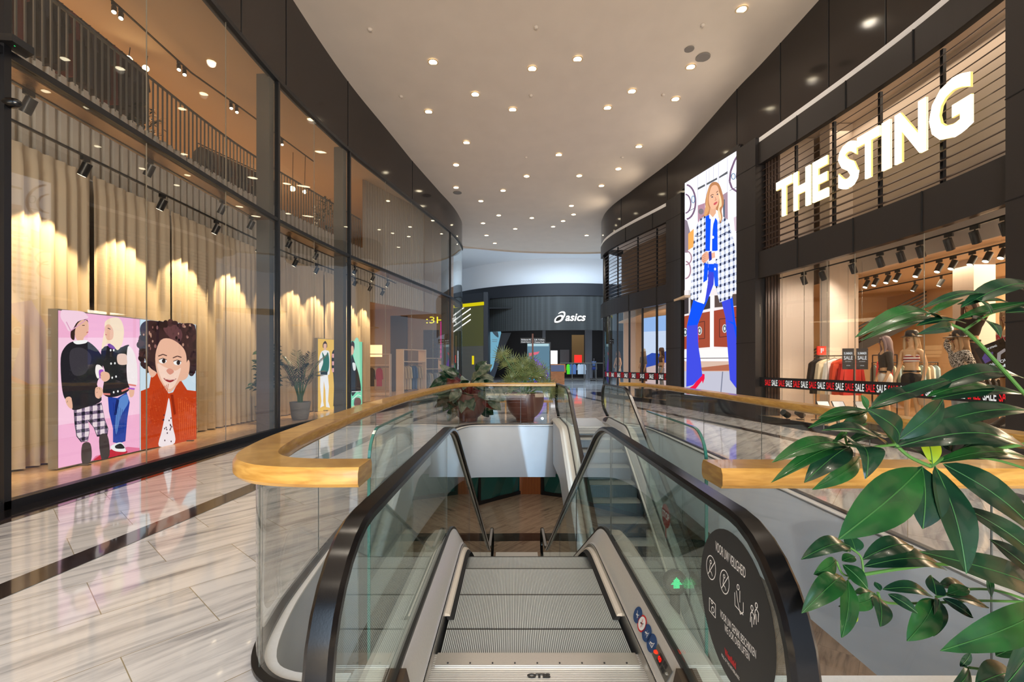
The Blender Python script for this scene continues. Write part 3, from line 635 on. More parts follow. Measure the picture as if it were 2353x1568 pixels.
# ================================================================== ESCALATORS
H = 3.65; RUN = H/math.tan(math.radians(30))
def rounded(pts, r, n=8):
    out = [Vector(pts[0])]
    for i in range(1, len(pts)-1):
        p = Vector(pts[i]); a = (Vector(pts[i-1])-p).normalized()*r; b = (Vector(pts[i+1])-p).normalized()*r
        for k in range(n+1):
            t = k/n; out.append((p+a)*(1-t)**2+p*2*t*(1-t)+(p+b)*t*t)
    out.append(Vector(pts[-1])); return out
def zat(pr, v):
    for a, b in zip(pr, pr[1:]):
        if a[0] <= v <= b[0]: return a[1]+(b[1]-a[1])*(v-a[0])/max(1e-6, b[0]-a[0])
    return pr[0][1] if v < pr[0][0] else pr[-1][1]
def escalator(name, cx, yc, dr, label):
    root = thing(name, (cx, yc, 0), label, 'escalator')
    G, S = 0.64, 0.525                                    # glass half distance, step half width
    vb = 1.20+RUN+1.05                                    # lower comb
    stepp = rounded([(-1, 0), (1.20, 0), (1.20+RUN, -H), (vb+1.5, -H)], 0.42)
    deckp = rounded([(-1.0, 0.10), (-0.50, 0.19), (1.38, 0.20), (1.38+RUN, 0.20-H), (vb+0.45, 0.20-H), (vb+0.95, 0.10-H)], 0.25)
    railp = rounded([(-0.89, 1.04), (1.42, 1.04), (1.42+RUN, 1.04-H), (vb+0.5, 1.04-H)], 0.35, 10)
    def w3(s, v, z): return (cx+s, yc+dr*v, z)
    def bld(mb, n, m, sm=False): return mb.build(n, m, root, sm)
    # landing plates and combs
    for v0, v1, z in ((-1.9, -0.02, 0.0), (vb+0.02, vb+1.6, -H)):
        mb = MB(); a = w3(-S-0.05, v0, z); b = w3(S+0.05, v1, z); mb.box(a[0], b[0], min(a[1], b[1]), max(a[1], b[1]), z-0.02, z+0.008); bld(mb, 'landing_plate', M_PLATE)
        vv = -0.02 if z == 0 else vb+0.02; sgn = 1 if z == 0 else -1
        mb = MB(); a = w3(-S, vv, z); b = w3(S, vv-sgn*0.10, z); mb.box(a[0], b[0], min(a[1], b[1]), max(a[1], b[1]), z+0.008, z+0.016)
        mb.slot(1)
        for k in range(-4, 5):
            c = w3(k*0.115, vv-sgn*0.085, z); mb.box(c[0]-0.004, c[0]+0.004, c[1]-0.004, c[1]+0.004, z+0.016, z+0.019)
        comb = bld(mb, 'comb', [M_STEEL, M_BLACK])
    # steps
    k0 = -0.17
    n = int((vb-k0)/0.4)+1; proto = {}
    for i in range(n):
        v0 = k0+i*0.4; v1 = v0+0.4; z = zat(stepp, v0+0.25 if v0 > 0 else 0.0); zn = zat(stepp, v1+0.25)
        if v0 > vb: break
        mb = MB(); a = w3(-S+0.01, v0+0.004, z); b = w3(S-0.01, v1-0.004, z); y0, y1 = min(a[1], b[1]), max(a[1], b[1])
        mb.box(a[0], b[0], y0, y1, z-0.03, z)
        mb.slot(1); yf = (y1 if dr > 0 else y0); mb.box(a[0], b[0], yf-0.012, yf+0.004 if dr > 0 else yf+0.012, min(z-0.22, zn-0.02), z-0.031)
        mb.slot(2); mb.box(a[0], b[0], yf-0.006-0.003, yf+0.0035, z-0.03, z+0.0015)
        bld(mb, 'step', [M_TREAD, M_RISER, M_RISER])
    for s in (-1, 1):
        vs_ = [q[0] for q in deckp]
        def strip2(n, p0, p1, m, sm=True):                # p0, p1: (side, dz) edges following the deck line
            mb = MB(); mb.rings([[w3(s*p0[0], q[0], q[1]+p0[1]) for q in deckp], [w3(s*p1[0], q[0], q[1]+p1[1]) for q in deckp]], False, False)
            return bld(mb, n, m, sm)
        mb = MB()
        sec = [(G-0.014, 0.004), (0.618, 0.0), (0.560, -0.105), (0.553, -0.115), (0.545, -0.12)]
        mb.rings([[w3(s*a, q[0], q[1]+b) for a, b in sec] for q in deckp], False, False); deck = bld(mb, 'inner_deck', M_DECK, True)
        mb = MB(); mb.rings([[w3(s*a, q[0], q[1]+b) for a, b in [(0.540, -0.12), (0.536, -0.125), (0.540, -0.20), (0.533, -0.65)]] for q in deckp], False, False); bld(mb, 'skirt', M_STEEL, True)
        mb = MB(); bp = [Vector((0.32, zat(deckp, 0.32)))]+[q for q in deckp if 0.32 < q[0] < vb-0.3]
        mb.rings([[w3(s*a, q[0], q[1]+b) for a, b in [(0.546, -0.150), (0.512, -0.158), (0.506, -0.172), (0.546, -0.172)]] for q in bp], True, True); bld(mb, 'brush_holder', mat('pale_aluminium', C(222, 214, 202), 0.4, 0.2))
        mb = MB(); mb.rings([[w3(s*a, q[0], q[1]+b) for a, b in [(0.530, -0.171), (0.508, -0.171), (0.480, -0.196), (0.520, -0.196)]] for q in bp], True, True); bld(mb, 'safety_brush', M_BRUSH)
        mb = MB(); mb.rings([[w3(s*a, q[0], q[1]+b) for a, b in [(G-0.014, -0.01), (G-0.014, 0.025), (G+0.014, 0.025), (G+0.014, -0.01)]] for q in deckp], True, True); bld(mb, 'glass_gasket', M_BLACK)
        mb = MB(); mb.rings([[w3(s*a, q[0], q[1]+b) for a, b in [(G+0.014, 0.0), (G+0.13, -0.005), (G+0.18, -0.06), (G+0.18, -0.09)]] for q in deckp], False, False); bld(mb, 'outer_deck', mat('outer_deck_white', C(222, 222, 216), 0.4, 0.1), True)
        cl = [q for q in deckp if -0.3 < q[0] < vb+0.5]; mb = MB()
        mb.rings([[w3(s*(G+0.18), q[0], q[1]-0.09), w3(s*(G+0.18), q[0], max(q[1]-1.15, -H-0.1) if q[0] > 1.0 else q[1]-1.15)] for q in cl], False, False)
        bld(mb, 'side_cladding', M_CLAD)
        # newel ends and handrail
        top = [(-0.30, 0.30), (-0.60, 0.31)]
        arc = [(-0.89-0.36*math.sin(t), 0.68+0.36*math.cos(t)) for t in [PI*0.93-(PI*0.93)*k/14 for k in range(15)]]
        ve = vb+0.5; arc2 = [(ve+0.36*math.sin(t), 0.68-H+0.36*math.cos(t)) for t in [(PI*0.93)*k/14 for k in range(15)]]
        path = [(-0.62, 0.22)]+arc+[tuple(q) for q in railp[1:-1]]+arc2+[(ve-0.25, 0.22-H)]
        prof = [(-0.040, -0.012), (-0.040, 0.008), (-0.028, 0.019), (0.028, 0.019), (0.040, 0.008), (0.040, -0.012), (0.030, -0.022), (0.014, -0.010), (-0.014, -0.010), (-0.030, -0.022)]
        mb = MB(); mb.sweep([w3(s*G, v, z) for v, z in path], prof if dr > 0 else [(-a, b) for a, b in prof][::-1], side=(1 if dr > 0 else -1, 0, 0)); bld(mb, 'handrail', M_RUBBER, True)
        inner = [(v, z) for v, z in path[1:-1]]; io = []
        for i, (v, z) in enumerate(inner):
            a = inner[max(i-1, 0)]; b = inner[min(i+1, len(inner)-1)]; t = Vector((b[0]-a[0], b[1]-a[1])).normalized(); io.append((v+t.y*0.022, z-t.x*0.022))
        lo = [(q[0], q[1]+0.005) for q in deckp if -0.6 < q[0] < ve-0.2][::-1]
        loop = [w3(s*G-0.005, v, z) for v, z in io+lo]
        mb = MB(); mb.prism(loop, (0.010, 0, 0)); bld(mb, 'glass_panel', M_GGLASS)
        mb = MB(); mb.rings([[w3(s*G-0.012, v, z), w3(s*G+0.012, v, z), w3(s*G+0.012, v+(0), z-0.012), w3(s*G-0.012, v, z-0.012)] for v, z in io[14:-14]], True, True)
        bld(mb, 'handrail_guide', M_STEEL)
        for vj in (1.1, 3.0, 4.9, 6.8):
            mb = MB(); z0 = zat(deckp, vj)+0.02; z1 = zat(railp, vj)-0.03; a = w3(s*G, vj, 0); mb.box(a[0]-0.0055, a[0]+0.0055, a[1]-0.002, a[1]+0.002, z0, z1); bld(mb, 'glass_joint', mat('joint_seal', C(70, 78, 78), 0.4))
        mb = MB(); q = [w3(s*x, v, z) for x, v, z in ((0.58, -1.02, 0.0), (0.70, -1.02, 0.0), (0.71, -0.47, 0.0), (0.53, -0.47, 0.0), (0.60, -0.98, 0.11), (0.68, -0.98, 0.11), (0.69, -0.42, 0.20), (0.60, -0.42, 0.20))]
        mb.add(q, [(0, 3, 2, 1), (4, 5, 6, 7), (0, 1, 5, 4), (1, 2, 6, 5), (2, 3, 7, 6), (3, 0, 4, 7)]); bld(mb, 'newel_base', mat('newel_plate', C(84, 70, 60), 0.3, 0.6))
    # soffit of the truss
    mb = MB(); cl = [q for q in deckp if 0.3 < q[0] < vb]; mb.rings([[w3(-G-0.18, q[0], max(q[1]-1.15, -H+0.02)), w3(G+0.18, q[0], max(q[1]-1.15, -H+0.02))] for q in cl], False, False); bld(mb, 'truss_soffit', M_CLAD)
    root['vb'] = vb
    return root, w3, deckp
esc, W1, dk1 = escalator('escalator', 0.13, 2.445, 1, 'nearest escalator running down from the camera between black handrails')
esc2, W2, dk2 = escalator('escalator', 1.86, 11.3, -1, 'farther escalator with its top landing beyond the void, descending towards the camera')
# plate of the main landing carries the maker name
mb = MB(); put_text(mb, 'OTIS', (0.075, 2.238, 0.0105), (0.115, 0, 0), (0, 0.032, 0), (0, 0, 1), 0.0015, 0.06); mb.build('maker_name', M_BLACK, esc)
# pictogram stickers and control panel on the right inner deck
def deck_pt(a, v, up=0.002): # a across the deck 0..1 from glass to inner edge
    z = zat(dk1, v); return Vector(W1(0.616-a*0.066, v, z-0.118*a))+Vector((-0.87, 0, 0.49))*up
def sticker_on_deck(v, kind):
    blue = mat('sticker_blue', C(28, 66, 118), 0.4, bump=(20, 0.01)); wht = mat('sticker_white', C(235, 235, 235), 0.4, bump=(20, 0.01)); red = mat('sticker_red', C(205, 26, 34), 0.4, bump=(20, 0.01)); blk = M_BLACK
    t = MB(); c = deck_pt(0.50, v); ux = Vector((-0.066, 0, -0.118)).normalized(); uy = Vector((0, 1, (zat(dk1, v+.05)-zat(dk1, v-.05))/0.1)).normalized(); n = Vector((-0.87, 0, 0.49)); r = 0.041
    def disc(cx_, cy_, rr, sl, lift, k=20, sq=1.0):
        t.slot(sl); t.add([c+ux*(cx_+rr*math.cos(2*PI*i/k))+uy*(cy_+sq*rr*1.35*math.sin(2*PI*i/k))+n*lift for i in range(k)], [tuple(range(k))])
    def bar(x0, y0, x1, y1, wd, sl, lift):
        t.slot(sl); a = Vector((x0, y0)); b = Vector((x1, y1)); d = (b-a).normalized(); p = Vector((-d.y, d.x))*wd/2
        t.add([c+ux*q.x+uy*q.y*1.35+n*lift for q in (a-p, a+p, b+p, b-p)], [(0, 1, 2, 3)])
    disc(0, 0, r, {'no': 2}.get(kind, 0), 0.0006)
    if kind == 'no': disc(0, 0, r*0.8, 1, 0.001)
    fg = 3 if kind == 'no' else 1
    disc(0.004, 0.011, 0.0042, fg, 0.0018, 10); bar(0.004, 0.007, -0.001, -0.005, 0.006, fg, 0.0018); bar(-0.001, -0.005, 0.008, -0.014, 0.003, fg, 0.0018); bar(-0.001, -0.005, -0.009, -0.014, 0.003, fg, 0.0018)
    if kind == 'hold': bar(-0.014, 0.016, 0.014, -0.010, 0.003, 1, 0.002)
    if kind == 'feet': bar(-0.016, -0.016, 0.016, -0.016, 0.002, 1, 0.002); bar(-0.014, 0.0, 0.016, 0.0, 0.0012, 1, 0.002)
    if kind == 'dog': bar(0.012, -0.018, 0.012, 0.014, 0.003, 1, 0.002); bar(-0.016, -0.018, 0.012, -0.018, 0.003, 1, 0.002)
    if kind == 'no': bar(-0.018, 0.008, 0.018, -0.008, 0.0035, 2, 0.0024)
    o = t.build('safety_pictogram', [blue, wht, red, blk], esc); o['label'] = {'hold': 'blue hold-the-handrail sticker', 'no': 'red ringed no-pushchair sticker', 'feet': 'blue mind-your-feet sticker', 'dog': 'blue carry-your-child sticker'}[kind]
for v, kd in ((0.13, 'hold'), (0.045, 'no'), (-0.042, 'feet'), (-0.128, 'dog')): sticker_on_deck(v, kd)
pan = MB(); a, b = deck_pt(0.25, -0.18), deck_pt(0.72, -0.18); c_, d_ = deck_pt(0.72, -0.38), deck_pt(0.25, -0.38)
pan.poly([a, b, c_, d_]); cp = pan.build('control_panel', M_GREYMET, esc)
def dsq(a0, a1, v0, v1, m, nm):
    q = MB(); q.poly([deck_pt(a0, v0, 0.004), deck_pt(a1, v0, 0.004), deck_pt(a1, v1, 0.004), deck_pt(a0, v1, 0.004)]); q.build(nm, m, cp)
q = MB(); c0 = deck_pt(0.5, -0.205, 0.003); q.lathe([(0.0, 0.0), (0.014, 0.0), (0.014, 0.006), (0, 0.008)], 14, c0); q.build('stop_button', mat('red_button', C(225, 50, 20), 0.3, emit=C(225, 50, 20), es=0.6), cp)
dsq(0.34, 0.64, -0.235, -0.285, M_BLACK, 'display_window'); q = MB(); put_text(q, '8', deck_pt(0.42, -0.276, 0.006), deck_pt(0.56, -0.276, 0.006)-deck_pt(0.42, -0.276, 0.006), Vector((0, 0.034, 0.003)), bold=0.02); q.build('display_digit', ink(255, 30, 20, 2), cp)
for i in range(4): dsq(0.32 if i % 2 else 0.51, 0.47 if i % 2 else 0.66, -0.295-0.022*(i//2), -0.311-0.022*(i//2), M_BLACK, 'key_button')
q = MB(); q.lathe([(0, 0), (0.008, 0), (0.008, 0.005), (0, 0.005)], 12, deck_pt(0.5, -0.358, 0.003)); q.build('key_switch', M_STEEL, cp)
# green direction lamp on the outer side of the right glass
t = thing('direction_indicator', (0.93, 2.60, 0.11), 'round grey direction lamp with glowing green arrow beside the nearest escalator', 'indicator lamp')
mb = MB(); mb.tube([(0.93, 2.60, 0.11), (0.93, 2.60, 0.26)], 0.028, 14); mb.build('post', M_GREYMET, t, True)
mb = MB(); ringp = []
def face(r, y, n=24): return [Vector((0.93+r*math.cos(2*PI*i/n), 2.60+y, 0.31+r*math.sin(2*PI*i/n))) for i in range(n)]
mb.rings([face(0.055, 0.03), face(0.068, 0.015), face(0.068, -0.02), face(0.060, -0.03), face(0.052, -0.03), face(0.050, -0.024)]); mb.build('housing', M_GREYMET, t, True)
mb = MB()
for iy in range(-5, 6):
    for ix in range(-5, 6):
        yy = iy*0.007; hw = 0.018 if iy < 0 else 0.036*(1-iy/6)
        if abs(ix*0.007) <= hw*0.8 and iy > -4: c0 = Vector((0.93+ix*0.007, 2.5725, 0.31+yy)); mb.add([c0+Vector((0.0028*math.cos(k*PI/3), 0, 0.0028*math.sin(k*PI/3))) for k in range(6)], [tuple(range(6))])
mb.build('green_arrow', ink(60, 255, 150, 3.0), t)
# round safety notice stuck on the right glass near the camera
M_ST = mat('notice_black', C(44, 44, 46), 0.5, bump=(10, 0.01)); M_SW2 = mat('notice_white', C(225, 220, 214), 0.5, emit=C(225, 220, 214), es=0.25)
M_SR = mat('notice_red', C(200, 34, 40), 0.5, bump=(10, 0.01))
def gp(y, z, e=0.0): return Vector((0.13+0.64-0.0065-e, y, z))
t = thing('safety_notice', (0.7635, 1.57, 0.71), 'large round black notice about safety stuck to the glass at lower right', 'sign')
cy_, cz_, rr = 1.575, 0.705, 0.262
mb = MB(); mb.prism([gp(cy_+rr*math.cos(2*PI*k/48), cz_+rr*math.sin(2*PI*k/48)) for k in range(48)], (-0.0012, 0, 0)); mb.build('disc', M_ST, t)
def nq(px, py): return onX(px, py, 0.7615)
def gtext(s, p0, p1, hpx, m, nm, bold=0.0):      # baseline through two photo points
    a = nq(*p0); b = nq(*p1); up = nq(p0[0], p0[1]-hpx)-a; q = MB(); put_text(q, s, a, b-a, Vector((0, 0, up.length)), bold=bold); q.build(nm, m, t)
gtext('VOOR UW VEILIGHEID', (1644, 1265), (1713, 1331), 22, M_SW2, 'heading')
gtext('VOOR UW GEMAK BESCHIKKEN', (1655, 1418), (1737, 1515), 17, M_SW2, 'lettering'); gtext('WE OOK OVER LIFTEN', (1665, 1450), (1722, 1520), 16, M_SW2, 'lettering')
gtext('Westfield', (1665, 1505), (1691, 1540), 17, M_SR, 'red_logo', 0.04); gtext('MALL OF THE NETHERLANDS', (1658, 1508), (1699, 1565), 7, M_SW2, 'lettering')
def line(q, pts, wd=0.0035):
    pts = [nq(*p) for p in pts]
    for a, b in zip(pts, pts[1:]):
        d = (b-a); p = Vector((0, -d.z, d.y)).normalized()*wd/2; q.add([a-p, a+p, b+p, b-p], [(0, 1, 2, 3)])
def ring_(q, c, rx, ry, n=22, tilt=0.6): return [(c[0]+rx*math.cos(2*PI*k/n), c[1]+ry*math.sin(2*PI*k/n)+tilt*rx*math.cos(2*PI*k/n)) for k in range(n+1)]
for c in ((1634, 1305), (1665, 1338)):
    q = MB(); line(q, ring_(q, c, 10.5, 27)); line(q, [(c[0]-7, c[1]+14), (c[0]+9, c[1]-13)]); line(q, ring_(q, (c[0]-1, c[1]-13), 2, 4, 8)); line(q, [(c[0]-2, c[1]-8), (c[0]-4, c[1]+5), (c[0]+1, c[1]+12), (c[0]+3, c[1]+20)]); q.build('pictogram', M_SW2, t)
q = MB(); line(q, ring_(q, (1696, 1350), 2.6, 6, 10)); line(q, [(1692, 1358), (1695, 1382), (1701, 1412), (1708, 1408), (1708, 1385)]); line(q, [(1688, 1362), (1689, 1392), (1708, 1414)]); line(q, [(1700, 1358), (1700, 1385)]); q.build('pictogram', M_SW2, t)
for c in ((1728, 1398), (1738, 1392)):
    q = MB(); line(q, ring_(q, c, 2.6, 6, 10)); line(q, [(c[0]-4, c[1]+32), (c[0]-3, c[1]+12), (c[0], c[1]+8), (c[0]+5, c[1]+18), (c[0]+4, c[1]+38)]); line(q, [(c[0]-1, c[1]+20), (c[0], c[1]+44)]); q.build('pictogram', M_SW2, t)
q = MB(); line(q, [(1630, 1374), (1644, 1390), (1644, 1421), (1630, 1403), (1630, 1374)]); line(q, ring_(q, (1636, 1384), 2, 4, 8)); line(q, ring_(q, (1638, 1402), 3, 7, 10)); q.build('pictogram', M_SW2, t)
# STOP disc on the far escalator glass
t = thing('stop_sticker', (2.49, 7.38, -0.93), 'round red STOP disc on a short stick on the farther escalator glass', 'sign')
def sx(y, z, e=0.0): return Vector((2.50-0.007-e, y, z))
mb = MB(); mb.prism([sx(7.38+0.19*math.cos(2*PI*k/32), -0.90+0.19*math.sin(2*PI*k/32)) for k in range(32)], (-0.001, 0, 0)); mb.prism([sx(7.36, -1.09), sx(7.40, -1.09), sx(7.41, -1.30), sx(7.34, -1.30)], (-0.001, 0, 0)); mb.build('disc', mat('stop_red', C(196, 24, 32), 0.5, bump=(10, 0.01)), t)
mb = MB(); put_text(mb, 'STOP', sx(7.54, -0.95, 0.002), (0, -0.32, 0), (0, 0, 0.12), bold=0.03); mb.build('lettering', M_SW2, t)
# ================================================================== BALUSTRADES AROUND THE VOID
RP = [(-0.11, -0.028), (-0.11, 0.02), (-0.095, 0.045), (0.095, 0.045), (0.11, 0.02), (0.11, -0.028), (0.095, -0.045), (-0.095, -0.045)]
def balustrade(path, joints, label, posts=()):
    t = thing('balustrade', (path[0][0], path[0][1], 0), label, 'balustrade')
    mb = MB(); mb.sweep([(p[0], p[1], 1.045) for p in path], RP); mb.build('wooden_handrail', M_OAK, t, True)
    L = 0; cum = [0]
    for a, b in zip(path, path[1:]): L += (Vector(b)-Vector(a)).length; cum.append(L)
    def sub(a, b):
        def pt(s):
            for i in range(len(path)-1):
                if cum[i] <= s <= cum[i+1]: return Vector(path[i]).lerp(Vector(path[i+1]), (s-cum[i])/max(1e-6, cum[i+1]-cum[i]))
            return Vector(path[-1])
        return [pt(a)]+[Vector(path[i]) for i in range(len(path)) if a < cum[i] < b]+[pt(b)]
    st = [0.03]+[j for j in joints if j < L-0.3]+[L-0.03]
    for a, b in zip(st, st[1:]):
        seg = sub(a+0.004, b-0.004); mb = MB(); mb.wall(offset(seg, -0.008), 0.016, -0.03, 1.0); o = mb.build('glass_pane', M_GLASS, t, True)
    for j in st[1:-1]:
        p = sub(j, j+0.01)[0]; mb = MB(); mb.box(p[0]-0.003, p[0]+0.003, p[1]-0.003, p[1]+0.003, 0.03, 1.0); mb.build('glass_joint', mat('joint_seal', C(70, 78, 78), 0.4), t)
    mb = MB(); mb.wall(offset(path, -0.03), 0.06, 0.014, 0.034); mb.build('base_shoe', M_BLACK, t)
    return t
BL = smooth_path([(-0.69, 2.14), (-0.95, 2.14), (-1.17, 2.2), (-1.33, 2.38), (-1.43, 2.72), (-1.50, 3.2), (-1.60, 4.4), (-1.66, 5.9), (-1.64, 7.6), (-1.54, 9.3), (-1.42, 10.7), (-1.2, 11.45), (-0.8, 11.72), (0, 11.76), (1.12, 11.76)], 6)
balustrade(BL, [0.62, 2.0, 3.9, 5.8, 7.7, 9.6, 10.5, 11.4], 'curved glass balustrade with oak rail on the left of the escalators')
BR = smooth_path([(0.93, 2.12), (1.6, 2.12), (2.5, 2.12), (3.0, 2.16), (3.3, 2.35), (3.42, 2.8), (3.45, 3.6), (3.45, 6), (3.45, 9), (3.42, 10.4), (3.34, 11.3), (3.12, 11.8), (2.85, 11.98)], 6)
balustrade(BR, [1.3, 2.5, 4.5, 6.4, 8.3, 10.2], 'straight glass balustrade with oak rail on the right of the void')
def guard(x, label):
    t = thing('guard_panel', (x, 2.3, 0), label, 'glass panel', 'guard panels beside the nearest escalator')
    pr = [(2.26, 0.03), (2.26, 1.05)]+[(2.26+0.16*(1-math.cos(a)), 1.06+0.16*math.sin(a)) for a in [PI/2*k/8 for k in range(9)]]+[(3.25, 1.22), (3.25, 0.03)]
    mb = MB(); mb.prism([(x-0.006, y, z) for y, z in pr], (0.012, 0, 0)); mb.build('pane', M_GGLASS, t)
    mb = MB(); mb.sweep([(x, y, z) for y, z in pr[:-1]], [(-0.007, -0.004), (0.007, -0.004), (0.007, 0.004), (-0.007, 0.004)], side=(1, 0, 0)); mb.build('polished_edge', M_GEDGE, t)
guard(-0.71, 'upright glass guard with green rounded edge left of the nearest escalator'); guard(0.965, 'upright glass guard with green rounded edge right of the nearest escalator')
# ================================================================== LIT PICTURES (flat artwork on real panels)
def smooth_loop(pts, n=4):
    P_ = [Vector(p) for p in pts]; N = len(P_); out = []
    for i in range(N):
        a, b, c, d = P_[i-1], P_[i], P_[(i+1) % N], P_[(i+2) % N]
        for k in range(n):
            t = k/n; out.append(0.5*((2*b)+(c-a)*t+(2*a-5*b+4*c-d)*t*t+(3*b-a-3*c+d)*t**3))
    return out
class Art:
    def __init__(s, a, b, out, S=1.0, tr=None):
        s.a, s.b, s.out, s.mb, s.mats, s.n, s.S, s.tr = a, b, Vector(out), MB(), [], 0, S, tr or (lambda x, y: (x, y))
    def p(s, x, y): x, y = s.tr(x, y); return on_wall(x, y, s.a, s.b)
    def fill(s, rgb, pts, smooth=False, k=1.0, m=None):
        m = m or ink(rgb[0], rgb[1], rgb[2], s.S*k)
        if m not in s.mats: s.mats.append(m)
        s.n += 1; s.mb.slot(s.mats.index(m)); pts = smooth_loop(pts) if smooth else pts
        s.mb.tess([[s.p(x, y)+s.out*(0.002+0.00012*s.n) for x, y in pts]]); return s
    def oval(s, rgb, cx, cy, rx, ry, k=1.0): return s.fill(rgb, [(cx+rx*math.cos(2*PI*i/18), cy+ry*math.sin(2*PI*i/18)) for i in range(18)], False, k)
    def line(s, rgb, pts, w, k=1.0):
        for (x0, y0), (x1, y1) in zip(pts, pts[1:]):
            L = math.hypot(x1-x0, y1-y0) or 1; nx, ny = -(y1-y0)/L*w/2, (x1-x0)/L*w/2
            s.fill(rgb, [(x0-nx, y0-ny), (x0+nx, y0+ny), (x1+nx, y1+ny), (x1-nx, y1-ny)], False, k)
        return s
    def build(s, name, parent): return s.mb.build(name, s.mats, parent)
def plaid(name, base, ln, dark, s, S=1.0):       # woven check that shines as part of a lit picture
    m = bpy.data.materials.new(name); m.use_nodes = True; n, l = m.node_tree.nodes, m.node_tree.links
    for x in list(n): n.remove(x)
    o = n.new('ShaderNodeOutputMaterial'); e = n.new('ShaderNodeEmission'); e.inputs[1].default_value = S; l.new(e.outputs[0], o.inputs[0])
    tc = n.new('ShaderNodeTexCoord'); sp = n.new('ShaderNodeSeparateXYZ'); l.new(tc.outputs['Object'], sp.inputs[0]); outs = []
    for ax, per in ((1, s), (2, s)):
        a = n.new('ShaderNodeMath'); a.operation = 'MULTIPLY'; a.inputs[1].default_value = 1/per; l.new(sp.outputs[ax], a.inputs[0])
        b = n.new('ShaderNodeMath'); b.operation = 'PINGPONG'; b.inputs[1].default_value = 0.5; l.new(a.outputs[0], b.inputs[0])
        c = n.new('ShaderNodeMath'); c.operation = 'LESS_THAN'; c.inputs[1].default_value = 0.20; l.new(b.outputs[0], c.inputs[0]); outs.append(c)
    ad = n.new('ShaderNodeMath'); ad.operation = 'ADD'; l.new(outs[0].outputs[0], ad.inputs[0]); l.new(outs[1].outputs[0], ad.inputs[1])
    no = n.new('ShaderNodeTexNoise'); no.inputs['Scale'].default_value = 5/s; l.new(tc.outputs['Object'], no.inputs['Vector'])
    sb = n.new('ShaderNodeMath'); sb.operation = 'MULTIPLY_ADD'; l.new(no.outputs['Fac'], sb.inputs[0]); sb.inputs[1].default_value = 1.5; sb.inputs[2].default_value = -0.75
    a2 = n.new('ShaderNodeMath'); a2.operation = 'ADD'; l.new(ad.outputs[0], a2.inputs[0]); l.new(sb.outputs[0], a2.inputs[1])
    dv = n.new('ShaderNodeMath'); dv.operation = 'MULTIPLY'; dv.inputs[1].default_value = 0.5; l.new(a2.outputs[0], dv.inputs[0])
    r = ramp(n, [(0.1, base), (0.5, ln), (0.95, dark)], dv.outputs[0], l); l.new(r.outputs[0], e.inputs[0]); return m
# ---- tall screen between the two right shopfronts
sa, sb_ = at_px(offset(RG, -0.12), 1701), at_px(offset(RG, -0.12), 1573.5)
t = thing('video_screen', (sb_[0], sb_[1], 0.44), 'very tall bright screen showing a woman in a checked coat and blue trousers', 'screen')
d = sa-sb_; n2 = Vector((d[1], -d[0], 0)).normalized(); n2 = n2 if n2.x < 0 else -n2
mb = MB(); mb.prism([(sb_[0], sb_[1], 0.43), (sa[0], sa[1], 0.43), (sa[0], sa[1], 8.2), (sb_[0], sb_[1], 8.2)], -n2*0.1); mb.build('housing', M_BLACK, t)
A = Art(sb_, sa, n2, 1.35); z_ = lambda x, y: (1560+x/5.056, 330+y/5.058); A.tr = lambda x, y: (1560+min(max(x, 69), 713)/5.056, 330+y/5.058)     # coordinates of the upper zoom
def LZ_(y): return y+1467                                                          # lower zoom rows continue the upper ones
tl, tr_ = (70, 455), (713, 60)
A.fill((236, 234, 246), [(68, LZ_(1450)), (713, LZ_(1520)), (713, 60), (68, 462)])
A.fill((214, 206, 214), [(68, 1800), (68, 2080), (713, 2060), (713, 1750)])
for x in (220, 320, 352, 402, 462, 566): A.line((196, 196, 208), [(x, 462-0.62*(x-68)+8), (x, 900)], 7)
A.fill((86, 88, 92), [(220, 515), (305, 470), (305, 495), (220, 540)]); A.fill((86, 88, 92), [(322, 462), (445, 395), (445, 418), (322, 486)]); A.fill((86, 88, 92), [(468, 385), (566, 320), (566, 350), (468, 405)])
A.fill((170, 130, 146), [(222, 720), (305, 690), (305, 900), (222, 930)]); A.oval((120, 112, 120), 258, 790, 30, 34); A.fill((158, 132, 146), [(505, 600), (566, 560), (570, 880), (520, 900)]); A.line((70, 90, 110), [(525, 650), (525, 860)], 18)
A.line((110, 110, 120), [(590, 548), (712, 486)], 7); A.line((110, 110, 120), [(90, 800), (200, 742)], 7)
pur = (112, 88, 112)
def arcpts(cx, cy, rx, ry, a0, a1, n=14): return [(cx+rx*math.cos(a0+(a1-a0)*i/n), cy+ry*math.sin(a0+(a1-a0)*i/n)) for i in range(n+1)]
A.line(pur, arcpts(85, 680, 110, 200, -1.5, 1.5), 20); A.line(pur, arcpts(75, 700, 65, 110, -1.5, 1.5), 16); A.line((90, 130, 160), arcpts(168, 650, 18, 42, 0, 6.28), 9)
A.line(pur, [(712, 100), (650, 200), (605, 320), (592, 440), (620, 520), (712, 582)], 22); A.line(pur, [(712, 240), (680, 310), (672, 400), (712, 452)], 16); A.line((80, 120, 150), arcpts(636, 382, 22, 34, 0, 6.28), 9)
A.fill((132, 120, 132), [(70, 880), (100, 900), (135, 1030), (108, 1270), (70, 1270)]); A.fill((226, 160, 84), [(112, 1050), (176, 990), (176, 1200), (112, 1240)])
A.fill((200, 180, 190), [(640, 860), (713, 830), (713, 1010), (655, 1020)]); A.fill((110, 84, 96), [(680, 760), (713, 670), (713, 880), (700, 890)])
A.line((156, 120, 132), arcpts(85, 1330, 65, 80, -1.6, 1.6), 14); A.line((156, 120, 132), arcpts(80, 1470, 60, 100, -1.5, 1.6), 16); A.line((150, 120, 140), arcpts(720, 1280, 40, 80, 1.7, 4.5), 14)
